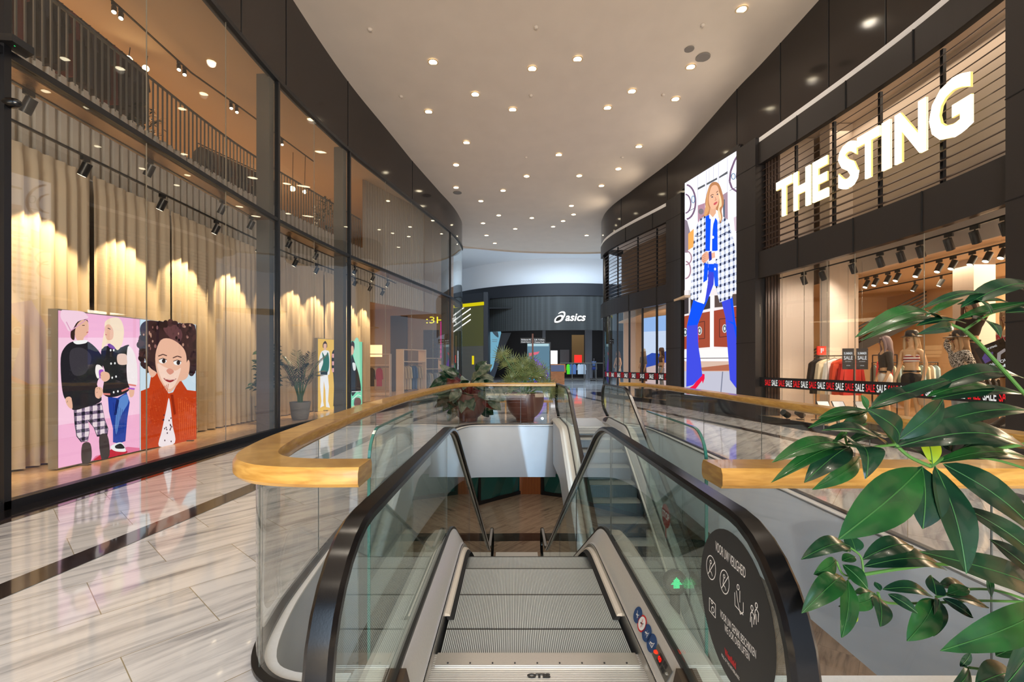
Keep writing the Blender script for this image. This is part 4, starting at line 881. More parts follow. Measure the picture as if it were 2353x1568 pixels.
# door and steps behind the legs
A.fill((222, 214, 214), [(68, LZ_(240)), (713, LZ_(200)), (713, LZ_(910)), (68, LZ_(940))]); A.fill((84, 70, 66), [(420, LZ_(300)), (690, LZ_(280)), (690, LZ_(420)), (420, LZ_(440))])
A.fill((60, 54, 56), [(68, LZ_(300)), (370, LZ_(310)), (370, LZ_(450)), (68, LZ_(520))]); A.fill((196, 190, 190), [(118, LZ_(240)), (140, LZ_(240)), (140, LZ_(540)), (118, LZ_(540))])
A.fill((150, 70, 50), [(68, LZ_(540)), (366, LZ_(485)), (366, LZ_(900)), (68, LZ_(925))]); A.fill((150, 66, 48), [(412, LZ_(478)), (713, LZ_(420)), (713, LZ_(905)), (412, LZ_(895))])
A.line((60, 40, 40), [(235, LZ_(612)), (304, LZ_(600)), (304, LZ_(800)), (230, LZ_(806))], 7); A.line((60, 40, 40), [(713, LZ_(550)), (478, LZ_(575)), (478, LZ_(785)), (713, LZ_(760))], 7)
for cx_, cy_ in ((246, 710), (538, 685), (80, 728)): A.oval((200, 205, 205), cx_, LZ_(cy_), 28, 50); A.oval((90, 100, 100), cx_, LZ_(cy_), 20, 40); A.oval((210, 215, 215), cx_, LZ_(cy_), 10, 20)
A.fill((246, 244, 248), [(372, LZ_(300)), (408, LZ_(300)), (412, LZ_(920)), (372, LZ_(920))])
A.fill((228, 222, 220), [(68, LZ_(940)), (585, LZ_(915)), (600, LZ_(1060)), (68, LZ_(1060))]); A.line((70, 62, 66), [(68, LZ_(1032)), (600, LZ_(1028))], 8)
A.fill((196, 168, 152), [(68, LZ_(1064)), (600, LZ_(1064)), (713, LZ_(1190)), (68, LZ_(1180))]); A.fill((160, 96, 72), [(250, LZ_(1140)), (600, LZ_(1100)), (600, LZ_(1175)), (280, LZ_(1178))])
A.fill((176, 176, 190), [(68, LZ_(1180)), (713, LZ_(1185)), (713, LZ_(1520)), (68, LZ_(1450))]); A.line((110, 114, 132), [(515, LZ_(1185)), (490, LZ_(1490))], 12)
# woman: trousers, shoes, coat, blue top, head
BLU, VIO = (18, 76, 236), (60, 70, 205)
A.fill((226, 30, 84), [(212, LZ_(675)), (228, LZ_(670)), (236, LZ_(840)), (225, LZ_(860))]); A.fill((214, 24, 66), [(175, LZ_(1345)), (270, LZ_(1210)), (305, LZ_(1215)), (305, LZ_(1265)), (285, LZ_(1325)), (275, LZ_(1290)), (210, LZ_(1375)), (130, LZ_(1450)), (95, LZ_(1445)), (95, LZ_(1395))])
A.fill((220, 30, 90), [(690, LZ_(1400)), (713, LZ_(1385)), (713, LZ_(1450)), (690, LZ_(1430))])
A.fill(BLU, [(350, 1400), (420, 1400), (410, LZ_(170)), (330, LZ_(380)), (290, LZ_(470)), (225, LZ_(640)), (98, LZ_(660)), (120, LZ_(560)), (175, LZ_(350)), (300, LZ_(390)), (345, LZ_(140))])
A.fill(VIO, [(98, LZ_(655)), (225, LZ_(640)), (232, LZ_(880)), (260, LZ_(1060)), (278, LZ_(1230)), (170, LZ_(1340)), (92, LZ_(1362))]); A.fill((60, 66, 196), [(345, LZ_(20)), (418, LZ_(30)), (405, LZ_(170)), (340, LZ_(330)), (310, LZ_(380)), (345, LZ_(170))])
A.fill(VIO, [(495, LZ_(340)), (630, LZ_(320)), (660, LZ_(580)), (713, LZ_(900)), (713, LZ_(1390)), (680, LZ_(1385)), (600, LZ_(1280)), (575, LZ_(930)), (548, LZ_(560))]); A.fill(BLU, [(600, LZ_(330)), (630, LZ_(320)), (655, LZ_(560)), (713, LZ_(870)), (713, LZ_(1000)), (640, LZ_(640)), (560, LZ_(590)), (640, LZ_(610))])
tweed = plaid('coat_check', C(242, 243, 252), C(186, 194, 216), C(34, 40, 70), 0.23, 1.3)
A.fill(0, [(318, 835), (250, 880), (212, 960), (180, 1120), (165, 1300), (140, LZ_(330)), (150, LZ_(345)), (305, LZ_(402)), (345, LZ_(140)), (350, 1400), (320, 1250), (325, 1000)], m=tweed)
A.fill(0, [(450, 880), (520, 850), (580, 890), (625, 1050), (670, 1250), (713, 1460), (713, LZ_(200)), (632, LZ_(280)), (622, LZ_(330)), (480, LZ_(382)), (425, LZ_(160)), (420, 1400), (465, 1250), (455, 1000)], m=tweed)
A.line((60, 70, 100), [(195, 1080), (260, 1075), (275, 1040)], 9); A.line((60, 70, 100), [(505, 1062), (560, 1030), (615, 1040)], 9)
A.fill((238, 240, 250), [(290, LZ_(150)), (345, LZ_(120)), (320, LZ_(300)), (300, LZ_(398)), (215, LZ_(372)), (265, LZ_(270))])
A.fill(BLU, [(318, 850), (360, 820), (385, 880), (372, 1250), (316, 1250)]); A.fill(BLU, [(430, 860), (455, 900), (458, 1250), (392, 1250), (396, 960)]); A.fill((226, 230, 246), [(378, 860), (420, 840), (400, 1000), (388, 1250), (368, 1250)])
A.fill((236, 240, 250), [(358, 820), (400, 850), (438, 805), (436, 850), (400, 960), (378, 880), (362, 870)]); A.oval((245, 248, 255), 403, 1090, 13, 17)
A.fill(BLU, [(305, 1390), (350, 1400), (345, 1480), (335, LZ_(120)), (290, LZ_(150))]); A.fill((34, 84, 220), [(415, 1390), (460, 1400), (465, LZ_(195)), (425, LZ_(190)), (410, 1500)])
A.oval((245, 248, 255), 428, 1460, 11, 16); A.fill((232, 234, 246), [(390, 1265), (470, 1240), (475, 1340), (395, 1345)])
A.fill((216, 158, 130), [(285, 1290), (330, 1255), (355, 1290), (352, 1345), (300, 1390), (275, 1370), (272, 1320)], True); A.fill((222, 168, 140), [(385, 1275), (425, 1260), (430, 1325), (388, 1340)]); A.fill((40, 50, 150), [(352, 1260), (385, 1250), (390, 1350), (358, 1370)])
for i in range(4): A.line((160, 104, 84), [(272+i*4, 1310+i*22), (318, 1290+i*22)], 4)
A.fill((176, 122, 84), [(375, 470), (430, 445), (480, 480), (520, 600), (530, 700), (505, 780), (515, 860), (488, 925), (470, 830), (455, 780), (380, 760), (355, 830), (280, 850), (245, 870), (320, 800), (312, 690), (335, 570)], True)
A.fill((214, 164, 132), [(375, 740), (440, 740), (438, 810), (402, 860), (362, 815)]); A.fill((226, 174, 142), [(372, 540), (400, 490), (450, 490), (475, 560), (472, 660), (450, 730), (400, 765), (365, 720), (355, 640)], True)
A.fill((236, 200, 160), [(470, 560), (500, 640), (505, 720), (480, 760), (500, 850), (490, 900), (460, 800), (478, 680)], True); A.fill((206, 152, 104), [(372, 490), (350, 600), (345, 700), (360, 760), (330, 830), (300, 830), (322, 700), (335, 590)], True)
A.line((92, 62, 50), [(374, 612), (396, 592), (412, 596)], 7); A.line((92, 62, 50), [(442, 570), (464, 552)], 7); A.oval((70, 70, 84), 395, 622, 11, 8); A.oval((70, 70, 84), 456, 590, 9, 8); A.line((180, 112, 92), [(430, 625), (442, 655), (424, 662)], 6); A.fill((190, 84, 90), [(412, 700), (436, 680), (458, 678), (440, 706), (418, 716)], True)
A.build('picture', t)
# ---- light box with the children (left shop, nearest)
LB0, LB1 = (-6.61, 6.62), (-6.58, 9.50)
def lightbox(a, b, z1, label, depth=0.14):
    t = thing('light_box', (a[0], a[1], 0.02), label, 'light box'); a = Vector(a); b = Vector(b); d = (b-a).normalized(); n = Vector((d.y, -d.x, 0))
    mb = MB(); mb.prism([(a[0], a[1], 0.03), (b[0], b[1], 0.03), (b[0], b[1], z1), (a[0], a[1], z1)], -n*depth); mb.build('frame', mat('lightbox_frame', C(150, 146, 138), 0.45, 0.3), t)
    for q in (a+d*0.35, b-d*0.3):
        mb = MB(); mb.box(q[0]-0.32, q[0]+0.14, q[1]-0.03, q[1]+0.03, 0.015, 0.03); mb.build('foot', M_GREYMET, t)
    return t, n
t, n2 = lightbox(LB0, LB1, 2.37, 'wide glowing light box picturing children on pink and a child in orange knitwear')
A = Art(LB0, LB1, n2, 1.1, lambda x, y: (110+min(max(x, 89), 1297)/3.826, 690+y/3.824))
A.fill((246, 180, 214), [(90, 1478), (806, 1322), (806, 168), (90, 90)]); A.fill((252, 206, 230), [(90, 330), (806, 330), (806, 1000), (90, 1100)]); A.fill((238, 120, 160), [(380, 1415), (806, 1322), (806, 1300), (700, 1290), (420, 1370)], k=.9); A.fill((214, 30, 60), [(400, 1410), (690, 1346), (640, 1310), (560, 1310)], True, .8)
DK = (38, 36, 42); SKN = (238, 186, 160)
A.fill((60, 42, 38), [(205, 260), (260, 190), (330, 165), (352, 200), (300, 210), (262, 250), (238, 290), (230, 350), (200, 330)], True); A.fill(SKN, [(255, 215), (300, 175), (345, 185), (358, 230), (350, 290), (318, 325), (300, 360), (255, 350), (235, 290)], True)
A.fill((250, 214, 232), [(150, 215), (110, 150), (118, 92), (160, 88), (300, 100), (340, 130), (348, 160), (260, 190), (215, 260), (180, 270)], True); A.line((222, 160, 196), [(160, 190), (200, 270), (345, 165)], 8); A.line((60, 40, 36), [(300, 222), (322, 222)], 6); A.line((196, 96, 96), [(338, 286), (354, 280)], 8)
A.fill((40, 42, 52), [(225, 960), (300, 950), (470, 900), (500, 1050), (530, 1130), (520, 1200), (430, 1200), (400, 1120), (350, 1060), (365, 1150), (350, 1240), (290, 1250), (250, 1200), (232, 1090)])
pl = plaid('trouser_check', C(244, 226, 234), C(120, 100, 130), C(24, 24, 40), 0.13, 1.0)
A.fill(0, [(228, 960), (300, 952), (468, 905), (498, 1050), (526, 1130), (516, 1195), (436, 1200), (405, 1120), (352, 1050), (362, 1150), (348, 1235), (296, 1245), (256, 1195), (238, 1090)], m=pl)
A.fill((74, 62, 60), [(300, 1270), (372, 1262), (378, 1410), (300, 1435)], True); A.fill((66, 56, 56), [(450, 1200), (522, 1190), (540, 1365), (470, 1400)], True)
A.fill(DK, [(215, 365), (260, 382), (340, 360), (430, 430), (480, 520), (470, 640), (430, 740), (470, 880), (350, 935), (215, 965), (205, 860), (150, 870), (120, 760), (110, 510), (150, 410)], True); A.fill((70, 66, 74), [(200, 440), (300, 420), (380, 500), (330, 640), (230, 660), (190, 560)], True, .8); A.fill((250, 250, 250), [(225, 360), (340, 352), (330, 378), (250, 388)], True)
A.fill(SKN, [(155, 860), (200, 855), (215, 945), (190, 950), (160, 910)], True); A.fill(SKN, [(418, 770), (470, 770), (482, 820), (450, 865), (415, 845)], True)
A.fill((36, 66, 160), [(525, 850), (610, 860), (690, 810), (718, 900), (695, 1050), (680, 1240), (620, 1260), (570, 1250), (570, 1130), (535, 980)]); A.fill((96, 140, 210), [(620, 880), (690, 830), (705, 900), (640, 1020), (600, 1180), (590, 1060)], True); A.fill((20, 36, 100), [(600, 870), (625, 880), (600, 1010), (580, 1010)])
A.fill((240, 240, 240), [(555, 1280), (640, 1250), (680, 1310), (676, 1332), (600, 1330), (558, 1310)], True); A.fill((30, 30, 34), [(590, 1280), (640, 1262), (672, 1302), (600, 1305)], True)
A.fill(DK, [(470, 430), (540, 400), (620, 420), (690, 395), (712, 410), (690, 560), (695, 700), (712, 790), (610, 845), (520, 850), (480, 800), (500, 640), (470, 540)], True); A.fill((248, 238, 240), [(700, 410), (750, 450), (780, 560), (785, 720), (770, 745), (705, 735), (690, 600)], True); A.line((226, 130, 120), [(706, 742), (772, 752)], 14); A.line((226, 130, 120), [(485, 825), (545, 828)], 16); A.line((226, 130, 120), [(645, 800), (705, 775)], 16)
A.fill((250, 244, 240), [(420, 575), (450, 570), (480, 610), (440, 690), (415, 640)], True); A.fill((170, 90, 200), [(445, 620), (480, 612), (485, 650), (455, 690)], True); A.fill(SKN, [(470, 630), (530, 640), (540, 690), (495, 718), (460, 680)], True); A.fill(SKN, [(710, 790), (755, 785), (750, 840), (720, 852)], True); A.line((170, 90, 200), [(705, 775), (760, 782)], 14)
A.fill((236, 204, 190), [(610, 480), (680, 475), (692, 520), (688, 565), (615, 560)], True); 
for x_, y_ in ((552, 558), (586, 555), (562, 682), (596, 672), (575, 810), (612, 802), (575, 440), (548, 440)): A.oval((250, 250, 250), x_, y_, 7, 10)
A.fill((120, 60, 160), [(525, 385), (600, 390), (590, 430), (540, 420)], True); A.fill((250, 226, 196), [(500, 190), (560, 155), (630, 165), (665, 260), (650, 380), (610, 440), (570, 400), (520, 380), (470, 430), (480, 340), (495, 260)], True); A.fill(SKN, [(500, 230), (540, 215), (572, 270), (565, 340), (520, 350), (498, 300)], True); A.line((80, 70, 80), [(522, 246), (546, 256)], 7); A.line((206, 100, 110), [(500, 302), (514, 306)], 8)
# right half: child in orange knit
A.fill((206, 226, 240), [(806, 168), (1297, 215), (1297, 1222), (806, 1320)])
HR = (56, 36, 40)
A.fill(HR, [(815, 330), (810, 230), (870, 180), (1000, 190), (1150, 205), (1290, 222), (1296, 420), (1292, 620), (1250, 650), (1200, 600), (950, 640), (880, 590), (840, 480)], True); A.fill((110, 70, 74), [(1000, 220), (1120, 215), (1180, 300), (1140, 380), (1060, 320)], True, .8)
rnd = random.Random(3)
for cx_, cy_, rx_, ry_, a0, a1 in ((1060, 400, 240, 195, 2.6, 6.5), (900, 420, 90, 190, 1.3, 4.6), (1245, 440, 52, 200, -1.6, 1.5)):
    for k in range(26): a_ = a0+(a1-a0)*k/25; A.oval(rnd.choice([(56, 36, 40), (70, 44, 46), (40, 26, 30)]), cx_+rx_*math.cos(a_)+rnd.uniform(-12, 12), max(200, cy_+ry_*math.sin(a_)+rnd.uniform(-12, 12)), rnd.uniform(16, 30), rnd.uniform(18, 34))
for k in range(40): x_ = rnd.uniform(830, 1280); y_ = rnd.uniform(215, 480); A.oval(rnd.choice([(150, 104, 100), (90, 58, 60), (30, 20, 26), (196, 150, 130)]), x_, y_, rnd.uniform(5, 11), rnd.uniform(9, 18), .9)
A.fill((196, 66, 28), [(806, 800), (880, 770), (900, 640), (950, 640), (1050, 820), (1090, 810), (1150, 690), (1215, 790), (1296, 800), (1300, 1220), (1110, 1262), (960, 1290), (806, 1318)])
A.fill(SKN, [(935, 480), (985, 350), (1080, 345), (1180, 420), (1210, 520), (1190, 640), (1130, 740), (1060, 812), (1010, 760), (950, 640)], True); A.fill((250, 214, 196), [(950, 560), (1020, 590), (1110, 620), (1160, 600), (1110, 740), (1050, 780), (990, 700)], True)
A.fill(SKN, [(1225, 525), (1238, 560), (1225, 660), (1190, 700), (1130, 710), (1180, 620), (1205, 560)], True); A.fill(SKN, [(870, 580), (905, 610), (945, 640), (905, 680), (875, 630)], True)
for x_, y_, s_ in ((1000, 535, 1), (1128, 550, 1)): A.oval((250, 250, 250), x_, y_, 34, 22); A.oval((40, 30, 34), x_+8, y_, 16, 20); A.line((80, 50, 50), [(x_-40, y_-42), (x_, y_-58), (x_+36, y_-46)], 9); A.line((50, 30, 34), [(x_-36, y_-12), (x_, y_-24), (x_+34, y_-10)], 6)
A.fill((222, 150, 130), [(1030, 620), (1062, 600), (1098, 628), (1062, 655)], True); A.fill((150, 40, 50), [(1005, 685), (1060, 705), (1120, 690), (1070, 722), (1030, 712)], True); A.line((230, 190, 180), [(1018, 695), (1108, 698)], 7)
A.fill((246, 232, 236), [(1052, 860), (1070, 960), (1085, 1100), (1105, 1255), (965, 1285), (990, 1150), (1030, 960)], True)
for k in range(16): A.oval((70, 30, 50), rnd.uniform(1000, 1090), rnd.uniform(1000, 1260), 5, 8)
for k in range(7): A.line((20, 44, 120), [(560+k*16, 900+k*12), (580+k*12, 1200-k*6)], 3, .8)
for k in range(60): x_ = rnd.uniform(150, 450); y_ = rnd.uniform(420, 900); A.line((62, 60, 68), [(x_, y_), (x_+rnd.uniform(-16, 16), y_+rnd.uniform(6, 18))], 3, .8)
for k in range(90): x_ = rnd.choice([rnd.uniform(820, 960), rnd.uniform(1120, 1285)]); y_ = rnd.uniform(850, 1210); A.line(rnd.choice([(168, 48, 20), (224, 100, 50)]), [(x_, y_), (x_+7, y_+9), (x_+14, y_)], 3)
for k in range(9): A.line((168, 48, 20), [(830+k*14, 1290-k*10), (905+k*16, 800-k*8)], 4); A.line((222, 96, 44), [(1120+k*18, 860+k*10), (1140+k*17, 1230-k*4)], 4)
A.fill((150, 44, 20), [(1050, 830), (1075, 830), (1100, 1000), (1080, 1010)])
A.build('picture', t)
# ---- light box with the young men
L2 = [on_wall(729, 946, (-6.40, 14.9), (-5.82, 17.7)), on_wall(834, 930, (-6.40, 14.9), (-5.82, 17.7))]
t, n2 = lightbox((L2[0].x, L2[0].y), (L2[1].x, L2[1].y), 2.44, 'glowing light box of young men on yellow and mint behind the potted palm')
A = Art((L2[0].x, L2[0].y), (L2[1].x, L2[1].y), n2, 1.0, lambda x, y: (560+x/6.03, 740+y/6.03))
A.fill((244, 196, 92), [(1028, 1242), (1430, 1195), (1430, 258), (1028, 232)]); A.fill((130, 232, 190), [(1430, 1195), (1640, 1140), (1640, 278), (1430, 258)]); A.fill((170, 240, 210), [(1530, 280), (1600, 280), (1600, 900), (1540, 700)], True)
A.fill((70, 44, 36), [(1098, 300), (1130, 265), (1155, 310), (1150, 360), (1100, 360)], True); A.fill(SKN, [(1108, 310), (1146, 310), (1144, 370), (1128, 400), (1108, 370)], True); A.fill((248, 248, 248), [(1095, 400), (1150, 395), (1190, 440), (1190, 700), (1160, 735), (1060, 735), (1040, 580), (1060, 450)], True); A.fill((28, 110, 96), [(1085, 420), (1128, 480), (1165, 420), (1185, 560), (1160, 700), (1062, 700), (1100, 560)], True)
A.fill((20, 40, 44), [(1062, 690), (1160, 690), (1158, 735), (1062, 735)]); A.fill((250, 250, 252), [(1060, 735), (1165, 735), (1180, 900), (1168, 1100), (1195, 1190), (1140, 1180), (1130, 950), (1108, 820), (1100, 1100), (1110, 1165), (1060, 1190), (1075, 1100), (1058, 900)])
A.oval((60, 36, 30), 1276, 340, 20, 40); A.fill((30, 70, 196), [(1252, 300), (1275, 258), (1300, 300)], True); A.fill((44, 36, 40), [(1225, 420), (1275, 380), (1335, 425), (1345, 700), (1235, 705), (1215, 580)], True)
for y_ in (470, 575, 670): A.fill((240, 176, 176), [(1222, y_-28), (1338, y_-28), (1340, y_+24), (1224, y_+28)])
A.fill((40, 38, 44), [(1238, 705), (1335, 700), (1335, 1160), (1305, 1170), (1285, 790), (1270, 1150), (1240, 1172), (1250, 900)])
A.fill((60, 34, 34), [(1490, 280), (1530, 290), (1530, 380), (1490, 470)], True); A.fill(SKN, [(1490, 340), (1520, 350), (1520, 430), (1490, 470)], True); A.fill((30, 30, 36), [(1490, 470), (1540, 560), (1600, 760), (1622, 960), (1560, 970), (1490, 1000)], True); A.fill((240, 244, 244), [(1505, 570), (1545, 580), (1550, 660), (1520, 670)], True); A.fill((110, 80, 80), [(1540, 1060), (1610, 1060), (1620, 1140), (1530, 1160)], True); A.line((245, 250, 250), [(1495, 970), (1620, 962)], 9); A.line((245, 250, 250), [(1500, 1080), (1580, 1010), (1625, 1030)], 10)
A.build('picture', t)
# ================================================================== PLANTS
def leaf_mat(name, c1, c2, rough=0.3, coat=0.2):
    m, n, l, p = nodes_of(name); tc = n.new('ShaderNodeTexCoord'); no = n.new('ShaderNodeTexNoise'); no.inputs['Scale'].default_value = 9; l.new(tc.outputs['Object'], no.inputs['Vector'])
    r = ramp(n, [(0.35, c1), (0.7, c2)], no.outputs['Fac'], l); l.new(r.outputs[0], p.inputs['Base Color']); p.inputs['Roughness'].default_value = rough; p.inputs['Coat Weight'].default_value = coat
    return m
M_LEAF = leaf_mat('glossy_leaf', C(14, 54, 26), C(32, 84, 38), 0.22); M_LEAFD = leaf_mat('dark_leaf', C(12, 38, 28), C(26, 62, 40), 0.22); M_LEAFG = leaf_mat('philodendron_leaf', C(52, 74, 60), C(122, 128, 108), 0.4)
M_LEAFR = leaf_mat('red_leaf', C(84, 26, 20), C(120, 44, 30), 0.4); M_STEM = mat('green_stem', C(66, 112, 52), 0.5); M_BARK = mat('bark', C(82, 62, 46), 0.85, bump=(80, 0.3)); M_SOIL = mat('soil', C(44, 34, 28), 0.95, bump=(60, 0.4))
M_MID = mat('leaf_midrib', C(44, 92, 44), 0.4); M_LEAFY = leaf_mat('yellow_green_leaf', C(110, 140, 30), C(150, 168, 44)); M_OLIVE = leaf_mat('olive_frond', C(70, 88, 40), C(120, 128, 72), 0.5)
def leaf(mb, a, b, wd, n, bend=0.15, fold=0.18, seg=7, wave=0.0, pw=0.8, ph=0.0, mid=True, twist=0.0):
    a = Vector(a); b = Vector(b); n = Vector(n).normalized(); ax = b-a; L = ax.length; t = ax.normalized(); s = t.cross(n)
    s = s.normalized() if s.length > 1e-5 else Vector((1, 0, 0)); up = s.cross(t).normalized(); rows = []; k0 = mb.k
    for i in range(seg+1):
        u = i/seg; hw = wd/2*(math.sin(PI*min(1, u**pw))**0.85 if 0 < u < 1 else 0.0)+0.0006
        c = a+ax*u+up*(bend*L*math.sin(PI*u)); tw = twist*u; s2 = s*math.cos(tw)+up*math.sin(tw); up2 = up*math.cos(tw)-s*math.sin(tw); row = []
        for q in (-1, -0.5, 0, 0.5, 1):
            row.append(c+s2*(hw*q)+up2*(fold*hw*abs(q)*1.3-fold*hw*0.6*q*q+wave*wd*math.sin(u*9+ph+(2 if q > 0 else 0))*abs(q)))
        rows.append(row)
    mb.rings(rows, False, False)
    if mid:
        mb.slot(1); mr = [[r_[2]+up*0.0012-s*wd*0.014, r_[2]+up*0.0026, r_[2]+up*0.0012+s*wd*0.014] for r_ in rows]; mb.rings(mr, False, False); mb.slot(k0)
rnd = random.Random(11)
def tapered_pot(loc, r, h, label, group=None, m=M_CONC, cat='plant pot'):
    t = thing('plant_pot', loc, label, cat, group); c = Vector(loc)
    mb = MB(); mb.lathe([(r*0.70, 0), (r*0.74, 0.01), (r*0.84, h*0.25), (r*0.98, h-0.02), (r, h), (r*0.93, h), (r*0.90, h-0.05), (0, h-0.05)], 28, c); mb.build('pot', m, t, True)
    mb = MB(); mb.lathe([(0, h-0.049), (r*0.9, h-0.049), (r*0.85, h-0.03), (0, h-0.02)], 20, c); mb.build('soil', M_SOIL, t); return t
# potted palm
pc = Vector((-5.98, 12.85, 0.02)); tapered_pot(pc, 0.28, 0.49, 'grey tapered pot holding the arching palm behind the left shop glass')
t = thing('potted_palm', pc+Vector((0, 0, 0.47)), 'arching green palm in a grey pot behind the left shop glass', 'palm')
def frond(name, parent, base, tip, drop, leaf_len, m, n=22, droop=0.25):
    base = Vector(base); tip = Vector(tip); mb = MB(); pts = []
    for i in range(n+1):
        u = i/n; pts.append(base.lerp(tip, u)+Vector((0, 0, drop*math.sin(PI*u**0.8))))
    mb.slot(1); mb.tube(pts, [0.012*(1-0.8*i/n) for i in range(n+1)], 5); mb.slot(0)
    for i in range(int(n*0.3), n+1):
        tt = (pts[min(i+1, n)]-pts[i-1]).normalized(); sd = tt.cross(Vector((0, 0, 1))).normalized(); LL = leaf_len*(0.55+0.45*math.sin(PI*(i/n)))
        for sg in (-1, 1):
            d = (tt*0.75+sd*sg*0.7+Vector((0, 0, -0.25+0.2*rnd.random()))).normalized(); leaf(mb, pts[i], pts[i]+d*LL, 0.028, Vector((0, 0, 1))+sd*sg*0.3, -0.06, 0.1, 3, mid=False)
    return mb.build(name, [m, M_STEM], parent)
for k in range(15):
    a = 2*PI*k/15+rnd.uniform(-.15, .15); r_ = rnd.uniform(0.35, 0.72); h = rnd.uniform(0.8, 1.55) if k % 3 else rnd.uniform(0.45, 0.8)
    frond('frond', t, pc+Vector((0.03*math.cos(a), 0.03*math.sin(a), 0.46)), pc+Vector((r_*math.cos(a), r_*math.sin(a), 0.47+h)), 0.30, 0.30, M_LEAFD)
mb = MB()
for k in range(6): a = k*1.05; mb.tube([pc+Vector((0.06*math.cos(a), 0.06*math.sin(a), 0.44)), pc+Vector((0.09*math.cos(a), 0.09*math.sin(a), 1.05))], 0.014, 7)
mb.build('cane', M_STEM, t)
# ficus
fc = Vector((-6.45, 12.0, 0.02)); tapered_pot(fc, 0.30, 0.45, 'pale grey tapered pot under the round-leaved shrub, partly behind a steel post')
t = thing('potted_shrub', fc+Vector((0, 0, 0.43)), 'round-leaved green shrub on a thin trunk behind the left shop glass', 'shrub')
mb = MB(); mb.tube([fc+Vector((0, 0, 0.42)), fc+Vector((0.03, 0, 0.75)), fc+Vector((0.0, 0.02, 1.2)), fc+Vector((0.04, 0, 1.8))], [0.028, 0.022, 0.018, 0.01], 8); mb.build('trunk', M_BARK, t, True)
def leaf_ball(mb, c, rx, rz, n, ln, wd, up=0.4):
    for k in range(n):
        a = rnd.uniform(0, 2*PI); z = rnd.uniform(-1, 1); rr = math.sqrt(1-z*z)*rnd.uniform(0.45, 1.0); p = c+Vector((rx*rr*math.cos(a), rx*rr*math.sin(a), rz*z))
        d = Vector((math.cos(a), math.sin(a), rnd.uniform(-0.5, 0.6))).normalized(); leaf(mb, p, p+d*ln*rnd.uniform(.7, 1.2), wd, Vector((0.3*rnd.uniform(-1, 1), -0.5, 1)), 0.12, 0.15, 4, mid=False)
mb = MB(); leaf_ball(mb, fc+Vector((0, 0, 1.50)), 0.30, 0.58, 190, 0.17, 0.12); leaf_ball(mb, fc+Vector((-0.03, 0, 1.0)), 0.34, 0.14, 40, 0.18, 0.12); mb.build('foliage', M_LEAF, t)
# mezzanine greenery
for c_, h_, lb in ((Vector((-7.05, 17.2, 6.3)), 1.35, 'bushy green shrub standing behind the gallery railing above the palm'), (Vector((-8.25, 10.1, 6.3)), 0.75, 'low green shrub behind the gallery railing near the hanging coats')):
    t = thing('gallery_shrub', c_, lb, 'shrub'); mb = MB(); mb.lathe([(0.16, 0), (0.20, 0.25), (0.16, 0.25), (0, 0.22)], 16, c_); mb.build('pot', M_CONC, t)
    mb = MB(); leaf_ball(mb, c_+Vector((0, 0, 0.3+h_*0.45)), 0.40, h_*0.45, 150, 0.17, 0.09); mb.build('foliage', M_LEAFD, t)
# big bowls on the bridge
def bowl(c, lb):
    c = Vector(c); t = thing('planter_bowl', c, lb, 'planter')
    pr = [(0.20, 0.0), (0.24, 0.01)]+[(0.52*math.sin(math.radians(a)), 0.62-0.60*math.cos(math.radians(a))) for a in range(30, 91, 6)]+[(0.52, 0.76), (0.50, 0.78), (0.47, 0.78), (0.46, 0.70), (0, 0.70)]
    mb = MB(); mb.lathe(pr, 36, c); mb.build('bowl', M_BOWL, t, True); mb = MB(); mb.lathe([(0, 0.70), (0.46, 0.70), (0.4, 0.73), (0, 0.74)], 20, c); mb.build('soil', M_SOIL, t)
c1, c2 = Vector((-1.20, 12.55, 0.0)), Vector((0.36, 12.55, 0.0))
bowl(c1, 'red-brown rounded bowl planter under the broad-leaved plant beyond the void'); bowl(c2, 'red-brown rounded bowl planter with the fan palm beyond the void')
t = thing('broad_leaved_plant', c1+Vector((0, 0, 0.72)), 'large plant with broad grey-green and red leaves in the left bowl', 'plant')
stemb = MB(); LS = []
for k in range(72):
    a = rnd.uniform(0, 2*PI); el = rnd.uniform(-0.75, 1.1) if k > 8 else rnd.uniform(0.6, 1.2); R_ = rnd.uniform(0.42, 0.86)
    top = c1+Vector((R_*math.cos(a)*math.cos(el)*0.95+0.0, R_*math.sin(a)*math.cos(el)*0.40-0.16, 0.80+R_*math.sin(el)*(0.75 if el > 0 else 0.9)))
    stemb.tube([c1+Vector((0.05*math.cos(a), 0.05*math.sin(a), 0.7)), (c1+top)/2+Vector((0, 0, 0.45)), top], [0.014, 0.012, 0.008], 6)
    d = Vector((math.cos(a), 0.5*math.sin(a), rnd.uniform(-0.9, 0.2) if el < 0.9 else rnd.uniform(0, .9))).normalized()
    mb = MB(); leaf(mb, top, top+d*rnd.uniform(0.40, 0.52), rnd.uniform(0.22, 0.30), Vector((0.2*rnd.uniform(-1, 1), -0.9, 0.6)), 0.1, 0.25, 8, 0.01, 0.75, k)
    o = mb.build('leaf', [M_LEAFR if k in (2, 5, 17) else (M_LEAFG if k % 3 else M_LEAFD), M_MID], t, True)
    if k in (2, 5, 17): o['label'] = 'dark red leaf'
stemb.build('stem', mat('red_stem', C(110, 30, 40), 0.5), t, True)
t = thing('fan_palm', c2+Vector((0, 0, 0.72)), 'spiky olive fan palm rising from the right bowl beyond the void', 'palm')
